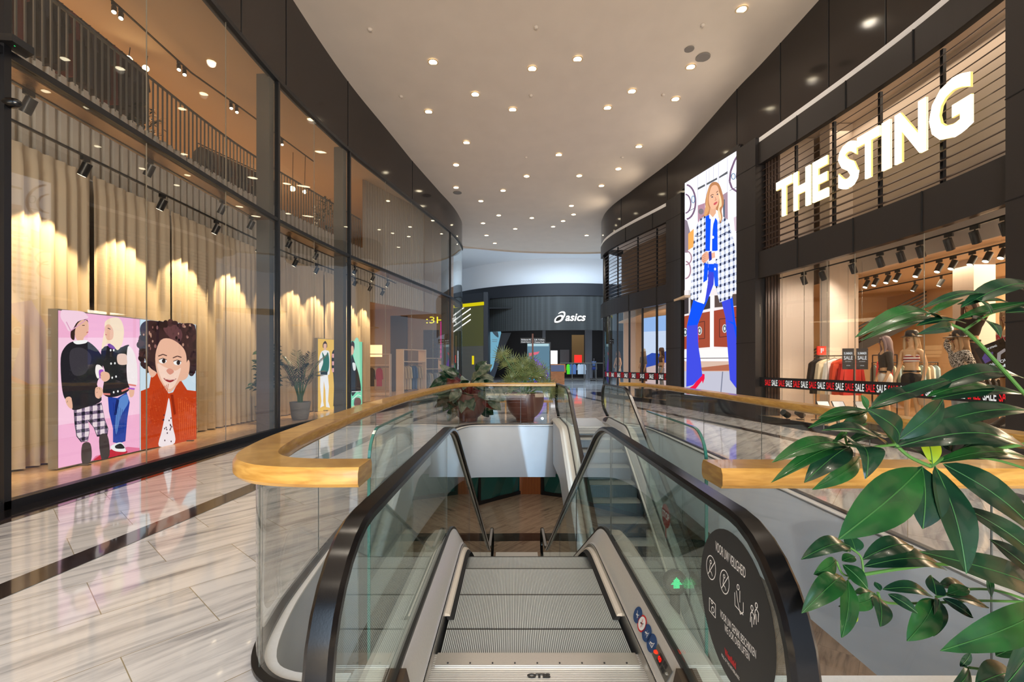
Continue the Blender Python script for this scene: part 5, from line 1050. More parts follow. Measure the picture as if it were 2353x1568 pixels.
for k in range(46):
    a = rnd.uniform(0, 2*PI); el = rnd.uniform(-0.1, 1.5) if k > 6 else rnd.uniform(0.9, 1.5); R_ = rnd.uniform(0.45, 0.85) if k > 6 else rnd.uniform(0.9, 1.25)
    h0 = c2+Vector((R_*math.cos(a)*math.cos(el)*1.0-(0.25 if k <= 6 else 0), R_*math.sin(a)*math.cos(el)*0.6, 0.82+R_*math.sin(el)*0.85)); mb = MB()
    mb.slot(1); mb.tube([c2+Vector((0, 0, 0.7)), (c2+Vector((0, 0, 0.9))+h0)/2, h0], 0.008, 5); mb.slot(0); ax = (h0-c2-Vector((0, 0, 0.7))).normalized(); sd = ax.cross(Vector((0, -1, 0.3))).normalized()
    for j in range(15):
        th = -1.5+3.0*j/14; d = (ax*math.cos(th)+sd*math.sin(th)+Vector((0, 0, -0.2))).normalized(); leaf(mb, h0, h0+d*rnd.uniform(0.26, 0.36), 0.022, Vector((0, -1, 0.5)), -0.1, 0.1, 3, mid=False)
    mb.build('fan_leaf', [M_OLIVE, M_STEM], t)
# ================================================================== MANNEQUINS
def skin_obj(name, pts, edges, radii, m, parent, sub=1):
    me = bpy.data.meshes.new(name); me.from_pydata(pts, edges, []); me.materials.append(m); o = bpy.data.objects.new(name, me); col.objects.link(o); o.parent = parent
    md = o.modifiers.new('skin', 'SKIN'); md.use_smooth_shade = True
    if not me.skin_vertices: return o
    for i, r in enumerate(radii):
        me.skin_vertices[0].data[i].radius = r if isinstance(r, tuple) else (r, r)
    me.skin_vertices[0].data[0].use_root = True
    s = o.modifiers.new('sub', 'SUBSURF'); s.levels = sub; s.render_levels = sub
    dg = bpy.context.evaluated_depsgraph_get(); dg.update(); nm = bpy.data.meshes.new_from_object(o.evaluated_get(dg)); nm.materials.clear(); nm.materials.append(m)
    o.modifiers.clear(); o.data = nm; bpy.data.meshes.remove(me); nm.name = name; nm.polygons.foreach_set('use_smooth', [True]*len(nm.polygons)); return o
def ell(mb, rows, n=20):   # rows: (z, rx, ry, cx, cy)
    mb.rings([[Vector((cx_+rx*math.cos(2*PI*k/n), cy_+ry*math.sin(2*PI*k/n), z)) for k in range(n)] for z, rx, ry, cx_, cy_ in rows], True, True); return mb
HAIRS = {'brown': mat('hair_brown', C(96, 70, 56), 0.6, bump=(200, .3)), 'grey': mat('hair_ash', C(140, 120, 122), 0.6, bump=(200, .3)), 'blond': mat('hair_blond', C(190, 158, 120), 0.6, bump=(200, .3))}
def cloth(name, r, g, b): return mat('cloth_'+name, C(r, g, b), 0.85, bump=(70, 0.08))
ARMS = {'down': [(0.235, 0.02, 1.16), (0.25, -0.06, 0.92), (0.245, -0.10, 0.82)], 'hip': [(0.30, 0.03, 1.20), (0.20, -0.10, 1.03), (0.15, -0.13, 0.98)], 'head': [(0.33, -0.02, 1.58), (0.18, -0.03, 1.78), (0.11, -0.03, 1.74)], 'fwd': [(0.22, -0.06, 1.18), (0.20, -0.26, 1.08), (0.19, -0.33, 1.06)]}
def mannequin(loc, rz, label, top=None, bottom=None, hair='grey', hat=None, arms=('down', 'down'), tall=1.0, glasses=False, shoes=None, group=None, bag=None, sub=2, pattern=None, m_skin=None, legs=0.10):
    t = thing('mannequin', (0, 0, 0), label, 'mannequin', group)
    pts = [(0, 0, 0.96), (0, -0.005, 1.10), (0, -0.01, 1.28), (0, 0.0, 1.42), (0, 0, 1.50), (0, -0.01, 1.57), (0, -0.02, 1.65), (0, -0.01, 1.735)]
    rad = [(0.145, 0.105), (0.108, 0.085), (0.135, 0.10), (0.10, 0.07), 0.048, 0.052, (0.072, 0.088), (0.055, 0.065)]; ed = [(i, i+1) for i in range(7)]
    arm_i = {}
    for s, ar in ((1, arms[0]), (-1, arms[1])):
        b = len(pts); A_ = ARMS[ar]; pts += [(s*0.165, 0, 1.425), (s*A_[0][0], A_[0][1], A_[0][2]), (s*A_[1][0], A_[1][1], A_[1][2]), (s*A_[2][0], A_[2][1], A_[2][2])]; rad += [0.052, 0.038, 0.026, (0.026, 0.016)]
        ed += [(3, b), (b, b+1), (b+1, b+2), (b+2, b+3)]; arm_i[s] = b
        h = Vector(pts[b+3]); d = (h-Vector(pts[b+2])).normalized(); sdv = d.cross(Vector((s, 0, 0.2))).normalized()
        for f in range(4):
            pts.append(tuple(h+d*0.07+sdv*(0.024*(f-1.5)))); rad.append(0.0075); ed.append((b+3, len(pts)-1))
        pts.append(tuple(h+d*0.02+sdv*0.045+Vector((-s*0.01, 0, 0)))); rad.append(0.009); ed.append((b+3, len(pts)-1))
    for s in (1, -1):
        b = len(pts); pts += [(s*0.085, 0, 0.86), (s*legs, -0.02 if s > 0 else 0.02, 0.50), (s*(legs+0.01), 0.03, 0.10), (s*(legs+0.02), -0.07, 0.035), (s*(legs+0.025), -0.15, 0.025)]; rad += [0.088, 0.056, 0.036, (0.036, 0.03), (0.032, 0.018)]; ed += [(0, b), (b, b+1), (b+1, b+2), (b+2, b+3), (b+3, b+4)]
    skin_obj('body', pts, ed, rad, m_skin or M_SKIN, t, sub)
    mb = MB(); mb.lathe([(0, -0.02), (0.010, -0.008), (0.012, 0.0), (0, 0.012)], 8, (0, -0.108, 1.645)); ell(mb, [(1.617, 0.022, 0.008, 0, -0.098), (1.622, 0.024, 0.010, 0, -0.099), (1.627, 0.02, 0.007, 0, -0.098)], 10); 
    for s in (-1, 1): ell(mb, [(1.662, 0.012, 0.006, s*0.03, -0.098), (1.668, 0.014, 0.008, s*0.03, -0.099), (1.673, 0.010, 0.005, s*0.03, -0.098)], 10)
    mb.build('face_features', mat('mannequin_makeup', C(150, 88, 70), 0.5), t)
    if hair:
        mb = MB(); ell(mb, [(1.30, 0.10, 0.03, 0, 0.10), (1.42, 0.125, 0.045, 0, 0.09), (1.56, 0.115, 0.07, 0, 0.055), (1.66, 0.105, 0.095, 0, 0.03), (1.74, 0.092, 0.092, 0, 0.008), (1.79, 0.06, 0.06, 0, 0.005), (1.805, 0.02, 0.02, 0, 0)], 22)
        for s in (-1, 1): mb.tube([(s*0.055, -0.07, 1.765), (s*0.098, -0.045, 1.68), (s*0.112, -0.03, 1.55), (s*0.10, -0.05, 1.40)], [0.02, 0.026, 0.026, 0.01], 8)
        mb.build('hair', HAIRS[hair], t, True)
    if hat:
        c, br = hat; mb = MB(); mb.lathe([(0.105, 1.715), (br, 1.70), (br+0.005, 1.706), (0.108, 1.728), (0.102, 1.80), (0.07, 1.835), (0, 1.84)], 26); mb.build('hat', c, t, True)
    if glasses:
        mb = MB()
        for s in (-1, 1): mb.prism([(s*0.033+0.027*math.cos(2*PI*k/12), -0.112, 1.668+0.020*math.sin(2*PI*k/12)) for k in range(12)], (0, -0.006, 0)); mb.box(min(s*0.06, s*0.085), max(s*0.06, s*0.085), -0.112, -0.02, 1.672, 1.678)
        mb.box(-0.01, 0.01, -0.116, -0.112, 1.670, 1.676); mb.build('sunglasses', M_BLACK, t)
    if top:
        m, z0, slv = top; P2 = [(0, -0.005, max(z0, 1.0)), (0, -0.01, 1.28), (0, 0, 1.43)]; R2 = [(0.135, 0.112), (0.155, 0.12), (0.115, 0.085)]; E2 = [(0, 1), (1, 2)]
        for s in (1, -1):
            if slv <= 0: break
            b = len(P2); ai = arm_i[s]; P2.append(pts[ai]); R2.append(0.068); E2.append((2, b)); q = Vector(pts[ai]).lerp(Vector(pts[ai+1]), min(1, slv)); P2.append(tuple(q)); R2.append(0.056); E2.append((b, b+1))
            if slv > 1: q = Vector(pts[ai+1]).lerp(Vector(pts[ai+2]), slv-1); P2.append(tuple(q)); R2.append(0.046); E2.append((b+1, b+2))
        skin_obj('top', P2, E2, R2, m, t, sub)
    if bottom:
        m, kind, z0 = bottom
        if kind == 'skirt':
            mb = MB(); ell(mb, [(z0, 0.21, 0.17, 0, 0), (z0+0.15, 0.195, 0.155, 0, 0), (0.95, 0.165, 0.125, 0, 0), (1.06, 0.135, 0.105, 0, 0)], 26); mb.build('skirt', m, t, True)
        else:
            P2 = [(0, 0, 1.05), (0, 0, 0.95)]; R2 = [(0.135, 0.108), (0.165, 0.125)]; E2 = [(0, 1)]
            for s in (1, -1):
                b = len(P2); P2.append((s*0.092, 0, 0.85)); R2.append(0.108); E2.append((1, b)); k = (s*legs, -0.02 if s > 0 else 0.02, 0.50)
                if z0 >= 0.5: q = Vector(P2[b]).lerp(Vector(k), (0.85-z0)/0.35); P2.append(tuple(q)); R2.append(0.095); E2.append((b, b+1))
                else: P2 += [k, (s*(legs+0.01), 0.03, z0)]; R2 += [0.078, 0.07]; E2 += [(b, b+1), (b+1, b+2)]
            skin_obj('shorts' if z0 > 0.5 else 'trousers', P2, E2, R2, m, t, sub)
        mb = MB(); ell(mb, [(1.02, 0.142, 0.115, 0, 0), (1.055, 0.140, 0.113, 0, 0)], 26); mb.build('belt', M_BLACK, t)
    if shoes:
        for s in (1, -1):
            mb = MB(); x = s*(legs+0.02); ell(mb, [(-0.0, 0.05, 0.12, x, -0.06), (0.04, 0.052, 0.125, x, -0.06), (0.045, 0.045, 0.11, x, -0.055), (0.09, 0.042, 0.08, x, -0.02), (0.16, 0.04, 0.045, x, 0.025)], 16); mb.build('shoe', shoes, t, True)
    if bag:
        m, x, z = bag; mb = MB(); ell(mb, [(z-0.22, 0.12, 0.06, x, -0.06), (z, 0.17, 0.08, x, -0.06)], 18); mb.tube([(x-0.11, -0.06, z), (x-0.07, -0.06, z+0.16), (x, -0.06, z+0.21), (x+0.07, -0.06, z+0.16), (x+0.11, -0.06, z)], 0.009, 6); mb.build('handbag', m, t, True)
    t.scale = (tall,)*3; t.location = loc; t.rotation_euler = (0, 0, rz); return t
def noisy(name, c1, c2, s):
    m, n, l, p = nodes_of(name); tc = n.new('ShaderNodeTexCoord'); no = n.new('ShaderNodeTexNoise'); no.inputs['Scale'].default_value = s; no.inputs['Detail'].default_value = 3; l.new(tc.outputs['Object'], no.inputs['Vector']); r = ramp(n, [(0.47, c1), (0.53, c2)], no.outputs['Fac'], l); l.new(r.outputs[0], p.inputs['Base Color']); p.inputs['Roughness'].default_value = 0.8; return m
M_STRP = stripes('striped_top', C(150, 30, 40), C(240, 236, 230), 2, 0.055, 0.8); M_SPECK = noisy('speckled_top', C(30, 26, 28), C(220, 214, 206), 55); M_FLOR = noisy('floral_shirt', C(240, 236, 234), C(190, 40, 60), 14)
M_DEN = cloth('pale_denim', 170, 180, 190); M_PLAID = stripes('red_plaid', C(150, 30, 34), C(40, 24, 28), 2, 0.05, 0.9)
def plinth(x0, x1, y0, y1, z1, label):
    mb = MB(); mb.box(x0, x1, y0, y1, 0.102, z1-0.02); o = mb.build('display_plinth', M_PANEL); tag(o, label, 'plinth'); m2 = MB(); m2.box(x0-0.01, x1+0.01, y0-0.01, y1+0.01, z1-0.02, z1); m2.build('plinth_top', M_BLACK, o); return o
plinth(7.98, 8.75, 8.9, 10.5, 0.32, 'low dark display plinth under the pair of mannequins in the right window'); plinth(7.98, 8.65, 8.0, 8.75, 0.30, 'low dark display plinth under the mannequin in the wide hat'); plinth(7.94, 8.75, 6.95, 7.85, 0.52, 'tall dark display plinth under the mannequin in chunky sandals')
mannequin((8.30, 10.12, 0.321), -1.95, 'seated-height mannequin in sunglasses, black jacket and white shorts in the right window', (cloth('black', 34, 32, 34), 1.05, 1.5), (cloth('white', 240, 238, 232), 'shorts', 0.68), 'grey', None, ('down', 'down'), 1.04, True, M_BLACK)
mannequin((8.22, 9.36, 0.321), -1.35, 'mannequin in a red striped cropped top and black shorts holding a pale handbag', (M_STRP, 1.18, 0.0), (cloth('black', 34, 32, 34), 'shorts', 0.66), 'blond', (M_PANEL, 0.17), ('down', 'down'), 1.06, False, M_BLACK, bag=(cloth('pale_straw', 214, 180, 150), 0.30, 0.62))
mannequin((8.22, 8.36, 0.301), -1.85, 'mannequin in a wide dark hat, speckled top and pale jeans in the right window', (M_SPECK, 1.12, 1.6), (M_DEN, 'trousers', 0.12), 'blond', (M_BLACK, 0.22), ('hip', 'head'), 1.03, True, M_BLACK)
plinth(8.9, 9.2, 8.6, 9.2, 0.9, 'high narrow dark plinth behind the mannequin in the wide hat')
mannequin((9.02, 8.95, 0.901), -PI/2+0.2, 'mannequin with long brown hair raised on the high plinth behind the others', (cloth('black', 34, 32, 34), 1.05, 0.5), (cloth('charcoal', 60, 58, 62), 'trousers', 0.12), 'brown', None, ('head', 'down'), 1.08)
mannequin((8.12, 7.42, 0.521), -PI/2-0.3, 'mannequin in a flowered white shirt, red plaid shorts and chunky black sandals', (M_FLOR, 1.02, 0.7), (M_PLAID, 'shorts', 0.72), 'blond', None, ('down', 'down'), 1.08, False, M_BLACK)
# farther curved windows
M_TAN = cloth('tan', 190, 160, 120); M_BRN = cloth('brown', 110, 80, 60)
for i, (px, dpt, y_off, kw, lb) in enumerate(((1520, 0.48, 0, dict(top=(cloth('brown', 110, 80, 60), 1.15, 0.4), bottom=(M_DEN, 'trousers', 0.12), hair='brown', hat=(M_BRN, 0.13)), 'mannequin in a brown blouse and pale jeans in front of the blue mountain picture'),
        (1478, 0.48, 0, dict(top=(cloth('grey', 130, 120, 110), 1.0, 1.2), bottom=(M_BRN, 'skirt', 0.35), hair='blond', hat=(cloth('cream', 226, 210, 180), 0.15)), 'mannequin in a cream bucket hat and brown skirt in the farther right window'),
        (1420, 0.6, 0, dict(top=(M_TAN, 1.15, 0.0), bottom=(stripes('striped_skirt', C(220, 220, 214), C(60, 70, 80), 2, 0.06, 0.8), 'skirt', 0.62), hair='brown'), 'mannequin in a pale top and striped short skirt at the curved corner window'))):
    q = at_px(offset(RG, dpt), px); mannequin((q[0], q[1], 0.46), -PI/2+0.2*i, lb, arms=('down', 'hip'), sub=1, **kw)
    mb = MB(); mb.box(q[0]-0.3, q[0]+0.3, q[1]-0.35, q[1]+0.35, 0.102, 0.44); mb2 = MB(); mb2.box(q[0]-0.31, q[0]+0.31, q[1]-0.36, q[1]+0.36, 0.44, 0.459)
    o = tag(mb.build('display_plinth', M_PANEL), ['dark plinth below the brown-bloused mannequin', 'dark plinth below the bucket-hatted mannequin', 'dark plinth below the striped-skirt mannequin'][i], 'plinth'); mb2.build('plinth_top', M_BLACK, o)
# mountain light picture behind them
t = thing('mountain_picture', (6.7, 20.0, 0.6), 'large glowing picture of blue sky and mountains behind the far window mannequins', 'picture')
pa, pb = Vector((6.15, 21.3)), Vector((7.35, 18.7)); n2 = Vector((-0.9, -0.42, 0)).normalized()
mb = MB(); mb.prism([(pa.x, pa.y, 0.6), (pb.x, pb.y, 0.6), (pb.x, pb.y, 3.75), (pa.x, pa.y, 3.75)], -n2*0.08); mb.build('frame', M_WHITE, t)
def wallpt(u, z): return Vector((pa.x+(pb.x-pa.x)*u, pa.y+(pb.y-pa.y)*u, z))
mts = [ink(206, 224, 252, 1.1), ink(150, 190, 246, 1.1), ink(50, 84, 190, 1.0), ink(214, 190, 190, 1.0)]; mb = MB()
mb.tess([[wallpt(0, 0.62)+n2*.002, wallpt(1, 0.62)+n2*.002, wallpt(1, 3.73)+n2*.002, wallpt(0, 3.73)+n2*.002]]); mb.slot(1); mb.tess([[wallpt(0, 3.1)+n2*.004, wallpt(1, 3.0)+n2*.004, wallpt(1, 3.73)+n2*.004, wallpt(0, 3.73)+n2*.004]])
mb.slot(2); mb.tess([[wallpt(0, 0.62)+n2*.006, wallpt(1, 0.62)+n2*.006]+[wallpt(u, z)+n2*.006 for u, z in ((1, 2.25), (.85, 2.3), (.7, 2.12), (.55, 2.2), (.4, 2.05), (.2, 2.1), (0, 1.9))]]); mb.slot(3); mb.tess([[wallpt(0, 0.62)+n2*.008, wallpt(1, 0.62)+n2*.008, wallpt(1, 1.5)+n2*.008, wallpt(.5, 1.65)+n2*.008, wallpt(0, 1.4)+n2*.008]]); mb.build('picture', mts, t)
# ================================================================== CLOTHES RACKS
def garment_mesh(mb, c, d, h=0.75, wd=0.46, th=0.05, sleeve=0.55):  # hanging garment, shoulders along plan dir d
    c = Vector(c); d = Vector((d[0], d[1], 0)).normalized(); n = Vector((-d.y, d.x, 0))
    prof = [(-0.06, 0.0), (0.06, 0.0), (wd*.42, -0.07), (wd*.5, -0.12), (wd*.62, -sleeve), (wd*.50, -sleeve-0.02), (wd*.40, -0.24), (wd*.44, -h), (-wd*.44, -h), (-wd*.40, -0.24), (-wd*.50, -sleeve-0.02), (-wd*.62, -sleeve), (-wd*.5, -0.12), (-wd*.42, -0.07)]
    fr = [c+d*x+Vector((0, 0, z))+n*(th*(0.5+0.15*math.sin(x*40+z*9))) for x, z in prof]; bk = [c+d*x+Vector((0, 0, z))-n*(th*(0.5+0.12*math.sin(x*30-z*7))) for x, z in prof]
    mb.tess([fr]); mb.tess([bk], True); N = len(prof); mb.add(fr+bk, [(i, (i+1) % N, N+(i+1) % N, N+i) for i in range(N)]); return mb
def garment(name, c, d, m, label, group=None, h=0.75, wd=0.46, th=0.05, hanger=True):
    t = thing(name, c, label, 'garment' if name == 'garment' else name.split('_')[-1], group); c = Vector(c)
    garment_mesh(MB(), c, d, h, wd, th).build('cloth', m, t)
    if hanger:
        dd = Vector((d[0], d[1], 0)).normalized(); mb = MB(); mb.tube([c+dd*0.17+Vector((0, 0, -0.03)), c+Vector((0, 0, 0.03)), c-dd*0.17+Vector((0, 0, -0.03))], 0.006, 6); mb.tube([c+Vector((0, 0, 0.03)), c+Vector((0, 0, 0.068))], 0.003, 5); mb.build('hanger', M_BLACK, t)
    return t
def rack(a, b, z0, z1, label, group=None, m=M_BLACK):
    t = thing('clothes_rack', (a[0], a[1], z0), label, 'clothes rack', group); a = Vector((a[0], a[1], 0)); b = Vector((b[0], b[1], 0)); d = (b-a).normalized(); n = Vector((-d.y, d.x, 0)); Z = lambda z: Vector((0, 0, z))
    mb = MB(); mb.tube([a+Z(z1), b+Z(z1)], 0.014, 8); mb.build('rail', m, t)
    for p in (a, b):
        mb = MB(); mb.tube([p+Z(z0+0.01), p+Z(z1)], 0.013, 8); mb.tube([p-n*0.22+Z(z0+0.015), p+n*0.22+Z(z0+0.015)], 0.013, 8); mb.build('stand', m, t)
    return t
SD = (0.9, 0.35)
ra, rb = Vector((7.98, 11.95)), Vector((8.42, 11.2)); rack(ra, rb, 0.103, 1.78, 'black rack of red and white jackets in the right shop window')
M_RED = cloth('red', 186, 44, 36); M_RED2 = cloth('orange_red', 206, 74, 44); M_CREAM = cloth('cream', 236, 222, 206); M_BK = cloth('black', 34, 32, 34)
sp = [(M_BK, 'black jacket at the far end of the jacket rack'), (M_CREAM, 'cream blouse next to the black jacket on the rack'), (cloth('white', 240, 238, 232), 'white blouse between cream and red garments on the rack'), (M_RED2, 'orange-red jacket behind the front red jacket on the rack'), (M_RED, 'large red jacket at the near end of the rack')]
for i, (m, lb) in enumerate(sp):
    p = ra.lerp(rb, 0.08+0.84*i/4); garment('hanging_jacket', (p.x, p.y, 1.70), (1, 0.12), m, lb, 'jackets on the red rack', 0.9, 0.56 if i > 2 else 0.5, 0.09)
garment('hanging_coat', (9.0, 11.0, 1.72), (0.9, 0.3), M_RED, 'long red coat hanging behind the summer sale cards', None, 0.95, 0.42, 0.08); rack((8.95, 11.3), (9.05, 10.7), 0.103, 1.79, 'small black rack holding the single long red coat')
cols = [cloth('pale_blue', 170, 200, 210), cloth('cream', 236, 222, 206), cloth('white', 240, 238, 232), cloth('navy', 30, 50, 110), cloth('tan', 190, 160, 120), cloth('charcoal', 60, 58, 62)]
def row(a, b, z0, z1, n, label, glabel, grp, pal, h=0.62, wd=0.42):
    rack(a, b, z0, z1, label); a = Vector(a); b = Vector(b); d = b-a; first = {}
    for i in range(n):
        p = a.lerp(b, (i+0.5)/n); c = pal[i % len(pal)]
        if c.name not in first: first[c.name] = garment('garment', (p.x, p.y, z1-0.08), (-d.y, d.x), c, glabel % c.name.split('_', 1)[1].split('.')[0].replace('_', ' '), grp, h, wd, 0.035)
        else: cc = copy_tree(first[c.name]); cc.location = (p.x, p.y, z1-0.08)
row((10.2, 12.9), (11.6, 12.4), 0.103, 1.62, 14, 'rack of pale tops behind the paired mannequins', '%s top hanging on the rack behind the paired mannequins', 'tops on the middle rack', cols[:3]+[cols[0], cols[1]])
row((11.2, 11.4), (12.3, 10.9), 0.103, 1.62, 12, 'rack of white and tan tops right of the paired mannequins', '%s top on the rack right of the paired mannequins', 'tops on the right rack', [cols[2], cols[4], cols[1]])
row((9.9, 9.9), (10.8, 9.3), 0.103, 1.32, 12, 'low rack of black garments beside the wide hat mannequin', '%s garment on the low rack beside the wide-hat mannequin', 'black garments on the low rack', [M_BK, cols[5]], 0.7)
row((10.9, 8.7), (11.9, 8.2), 0.103, 1.5, 8, 'rack of mustard and red garments far right in the shop', '%s garment on the far right rack', 'garments far right', [cloth('mustard', 206, 160, 70), M_RED, cloth('mustard', 206, 160, 70)], 0.7)
# wall shelves with folded jeans and a bag
t = thing('shelving_unit', (12.4, 9.2, 1.2), 'wall shelving with folded clothes behind the wide hat mannequin', 'shelf'); mb = MB()
for z in (1.25, 1.75, 2.25): mb = MB(); mb.box(11.9, 12.6, 9.6, 11.4, z, z+0.04); mb.build('board', M_PANEL, t)
for x, y in ((12.6, 9.6), (12.6, 11.4)): mb = MB(); mb.box(x-0.03, x+0.03, y-0.03, y+0.03, 0.1, 2.4); mb.build('upright', M_BLACK, t)
for i in range(6):
    mb = MB(); z = 1.79 if i < 3 else 1.29
    for k in range(4): mb.box(11.95+0.01*k, 12.35, 9.75+0.5*(i % 3), 10.1+0.5*(i % 3), z+k*0.05, z+k*0.05+0.045)
    tag(mb.build('folded_stack', [cloth('navy', 30, 50, 110), cloth('black', 34, 32, 34), cloth('charcoal', 60, 58, 62)][i % 3]), '%s stack of folded clothes on the %s shelf board, %s' % (['navy', 'black', 'charcoal'][i % 3], 'upper' if i < 3 else 'lower', ['nearest', 'middle', 'farthest'][i % 3]), 'clothes')
# hanging sale cards, sign stands, tilted poster
def card(c, wd, hh, lines, label, m=M_PANEL, rot=0.0, red=False):
    c = Vector(c); d = Vector((0.93, -0.36, 0)) if rot == 0 else Vector((0.25, -0.97, 0)); t = thing('sale_card', c, label, 'sign', None); n = Vector((d.y, -d.x, 0)); n = n if n.y < 0 else -n; up = Vector((0, 0, 1))
    if rot: k = d*math.cos(rot)+up*math.sin(rot); up = up*math.cos(rot)-d*math.sin(rot); d = k
    mb = MB(); mb.prism([c-d*wd/2-up*hh/2, c+d*wd/2-up*hh/2, c+d*wd/2+up*hh/2, c-d*wd/2+up*hh/2], -n*0.008); mb.build('panel', m, t)
    for s, x, y, w_, h_, mm in lines: q = MB(); put_text(q, s, c+n*0.004+d*(x*wd-w_*wd/2)+up*(y*hh), d*(w_*wd), up*(h_*hh), bold=0.02); q.build('lettering', mm, t)
    return t, d, up, n
M_WL = ink(225, 228, 230, 0.9)
for i, px in enumerate((1949, 1981)):
    c = at_px([(8.05, 10.95), (8.35, 10.2)], px) if False else P(px, 825, 10.9 if i == 0 else 10.75)
    card((c.x, c.y, c.z), 0.235, 0.50, [('SUMMER', 0, 0.20, 0.76, 0.12, M_WL), ('SALE', 0, -0.04, 0.76, 0.18, M_WL), ('LAST CHANCE', 0, -0.14, 0.5, 0.03, M_WL), ('UP TO 50', 0, -0.34, 0.3, 0.04, M_WL)], ['dark summer sale card hanging left of its twin in the right window', 'dark summer sale card hanging right of its twin, beside the sunglasses mannequin'][i])
    q = MB(); q.tube([(c.x, c.y, c.z+0.25), (c.x, c.y, 4.0)], 0.003, 5); tag(q.build('hanging_wire', M_GREYMET), ['thin wire holding the left summer sale card', 'thin wire holding the right summer sale card'][i], 'wire')
c = P(2292, 826, 7.27); t, d, up, n = card(c, 0.40, 0.56, [('THE STING', 0, 0.34, 0.42, 0.05, M_WL), ('JOIN OUR', 0, -0.16, 0.86, 0.11, M_WL), ('TEAM!', -0.1, -0.29, 0.6, 0.11, M_WL)], 'tilted dark JOIN OUR TEAM poster on the glass at far right', M_PANEL, 0.42)
q = MB(); q.tess([[c+n*0.003+d*x+up*y for x, y in ((-0.17, 0.0), (-0.05, 0.02), (0.0, 0.13), (-0.1, 0.16), (-0.17, 0.1))]]); q.build('photo_patch', ink(110, 90, 150, 0.6), t); q = MB(); q.tess([[c+n*0.003+d*x+up*y for x, y in ((-0.02, -0.03), (0.04, 0.09), (0.15, 0.12), (0.16, 0.08), (0.07, 0.05), (0.02, -0.05))]]); q.build('photo_patch', ink(190, 180, 180, 0.6), t)
c = P(1888, 806, 11.6); t = thing('fire_hose_sign', c, 'small red fire hose sign above the jacket rack', 'sign'); mb = MB(); mb.box(c.x-0.11, c.x+0.11, c.y-0.01, c.y+0.03, c.z-0.11, c.z+0.11); mb.build('panel', mat('sign_red', C(206, 40, 26), 0.5, emit=C(206, 40, 26), es=0.5), t); mb = MB(); mb.box(c.x-0.03, c.x+0.0, c.y-0.013, c.y-0.011, c.z-0.06, c.z+0.06).box(c.x+0.015, c.x+0.04, c.y-0.013, c.y-0.011, c.z-0.02, c.z+0.06); mb.build('symbol', ink(240, 235, 230), t)
q = MB(); q.tube([(c.x, c.y+0.01, c.z+0.11), (c.x, c.y+0.01, 4.0)], 0.006, 6); tag(q.build('sign_rod', M_BLACK), 'thin rod carrying the red fire hose sign', 'rod')
for i, px in enumerate((1893, 1928, 1980)):
    p = onZ(px, 940, 0.55); p = P(px, 934, 9.9+0.1*i); t = thing('tilted_card_stand', (p.x, p.y, 0.102), 'tilted black card stand on the window floor, %s' % ['left of three', 'middle of three', 'right of three'][i], 'stand', 'card stands on the right window floor')
    mb = MB(); mb.tube([(p.x, p.y, 0.11), (p.x, p.y, p.z-0.03)], 0.012, 6); mb.box(p.x-0.08, p.x+0.08, p.y-0.06, p.y+0.06, 0.102, 0.112); mb.build('foot', M_BLACK, t); mb = MB(); mb.prism([(p.x-0.13, p.y-0.05, p.z-0.08), (p.x+0.11, p.y-0.10, p.z-0.08), (p.x+0.15, p.y+0.08, p.z+0.09), (p.x-0.09, p.y+0.13, p.z+0.09)], (0, 0, 0.012)); mb.build('tray', M_BLACK, t)
    mb = MB(); mb.poly([(p.x-0.11, p.y-0.047, p.z-0.062), (p.x+0.10, p.y-0.09, p.z-0.062), (p.x+0.135, p.y+0.07, p.z+0.098), (p.x-0.075, p.y+0.115, p.z+0.098)]); mb.build('card', M_WHITE, t)
for i, px in enumerate((1806, 1839)):
    p = onZ(px, 962, 0.13); t = thing('floor_spotlight', (p.x, p.y, 0.102), 'black floor spotlight at the foot of the white partition, %s' % ['left one', 'right one'][i], 'spotlight', 'floor spotlights in the right window'); mb = MB(); mb.box(p.x-0.07, p.x+0.07, p.y-0.07, p.y+0.07, 0.102, 0.12); mb.build('base', M_BLACK, t); mb = MB(); mb.tube([(p.x-0.09, p.y-0.02, 0.30), (p.x+0.08, p.y+0.04, 0.20)], 0.085, 14); mb.build('head', M_BLACK, t, True)
t = thing('shoe_display_stand', (8.0, 10.6, 0.1), 'low black tube frame on the right window floor', 'frame'); 
for a, b in (((8.0, 11.2, .1), (8.0, 11.2, .42)), ((8.0, 11.2, .42), (8.6, 10.4, .42)), ((8.6, 10.4, .42), (8.6, 10.4, .1)), ((8.25, 10.85, .42), (8.25, 10.85, .1))): mb = MB(); mb.tube([a, b], 0.016, 8); mb.build('bar', M_BLACK, t)
# ================================================================== SPOTLIGHTS ON TRACKS
def spot_proto(glow):
    t = thing('track_spotlight', (0, 0, 0), 'x', 'spotlight'); mb = MB(); mb.box(-0.02, 0.02, -0.05, 0.05, -0.05, 0.0); mb.tube([(0, 0, -0.05), (0, 0, -0.10)], 0.01, 6); mb.build('mount', M_BLACK, t)
    mb = MB(); a = Vector((-0.035, 0, -0.08)); b = Vector((0.045, 0, -0.235)); mb.tube([a, b], 0.052, 16); mb.build('head', M_BLACK, t, True)
    d = (b-a).normalized(); s = d.cross(Vector((0, 1, 0))); q = MB(); q.add([b+d*0.002+Vector((0, 1, 0))*0.043*math.cos(2*PI*k/16)+s*0.043*math.sin(2*PI*k/16) for k in range(16)], [tuple(range(16))]); q.build('lens', M_SPOTGLOW if glow else M_GREYMET, t); return t
sp_on = spot_proto(True); used = [False]
def put_spot(x, y, z, rz, label, group, sc=1.0):
    o = sp_on if not used[0] else copy_tree(sp_on); used[0] = True; place(o, (x, y, z), rz, label, group, sc); return o
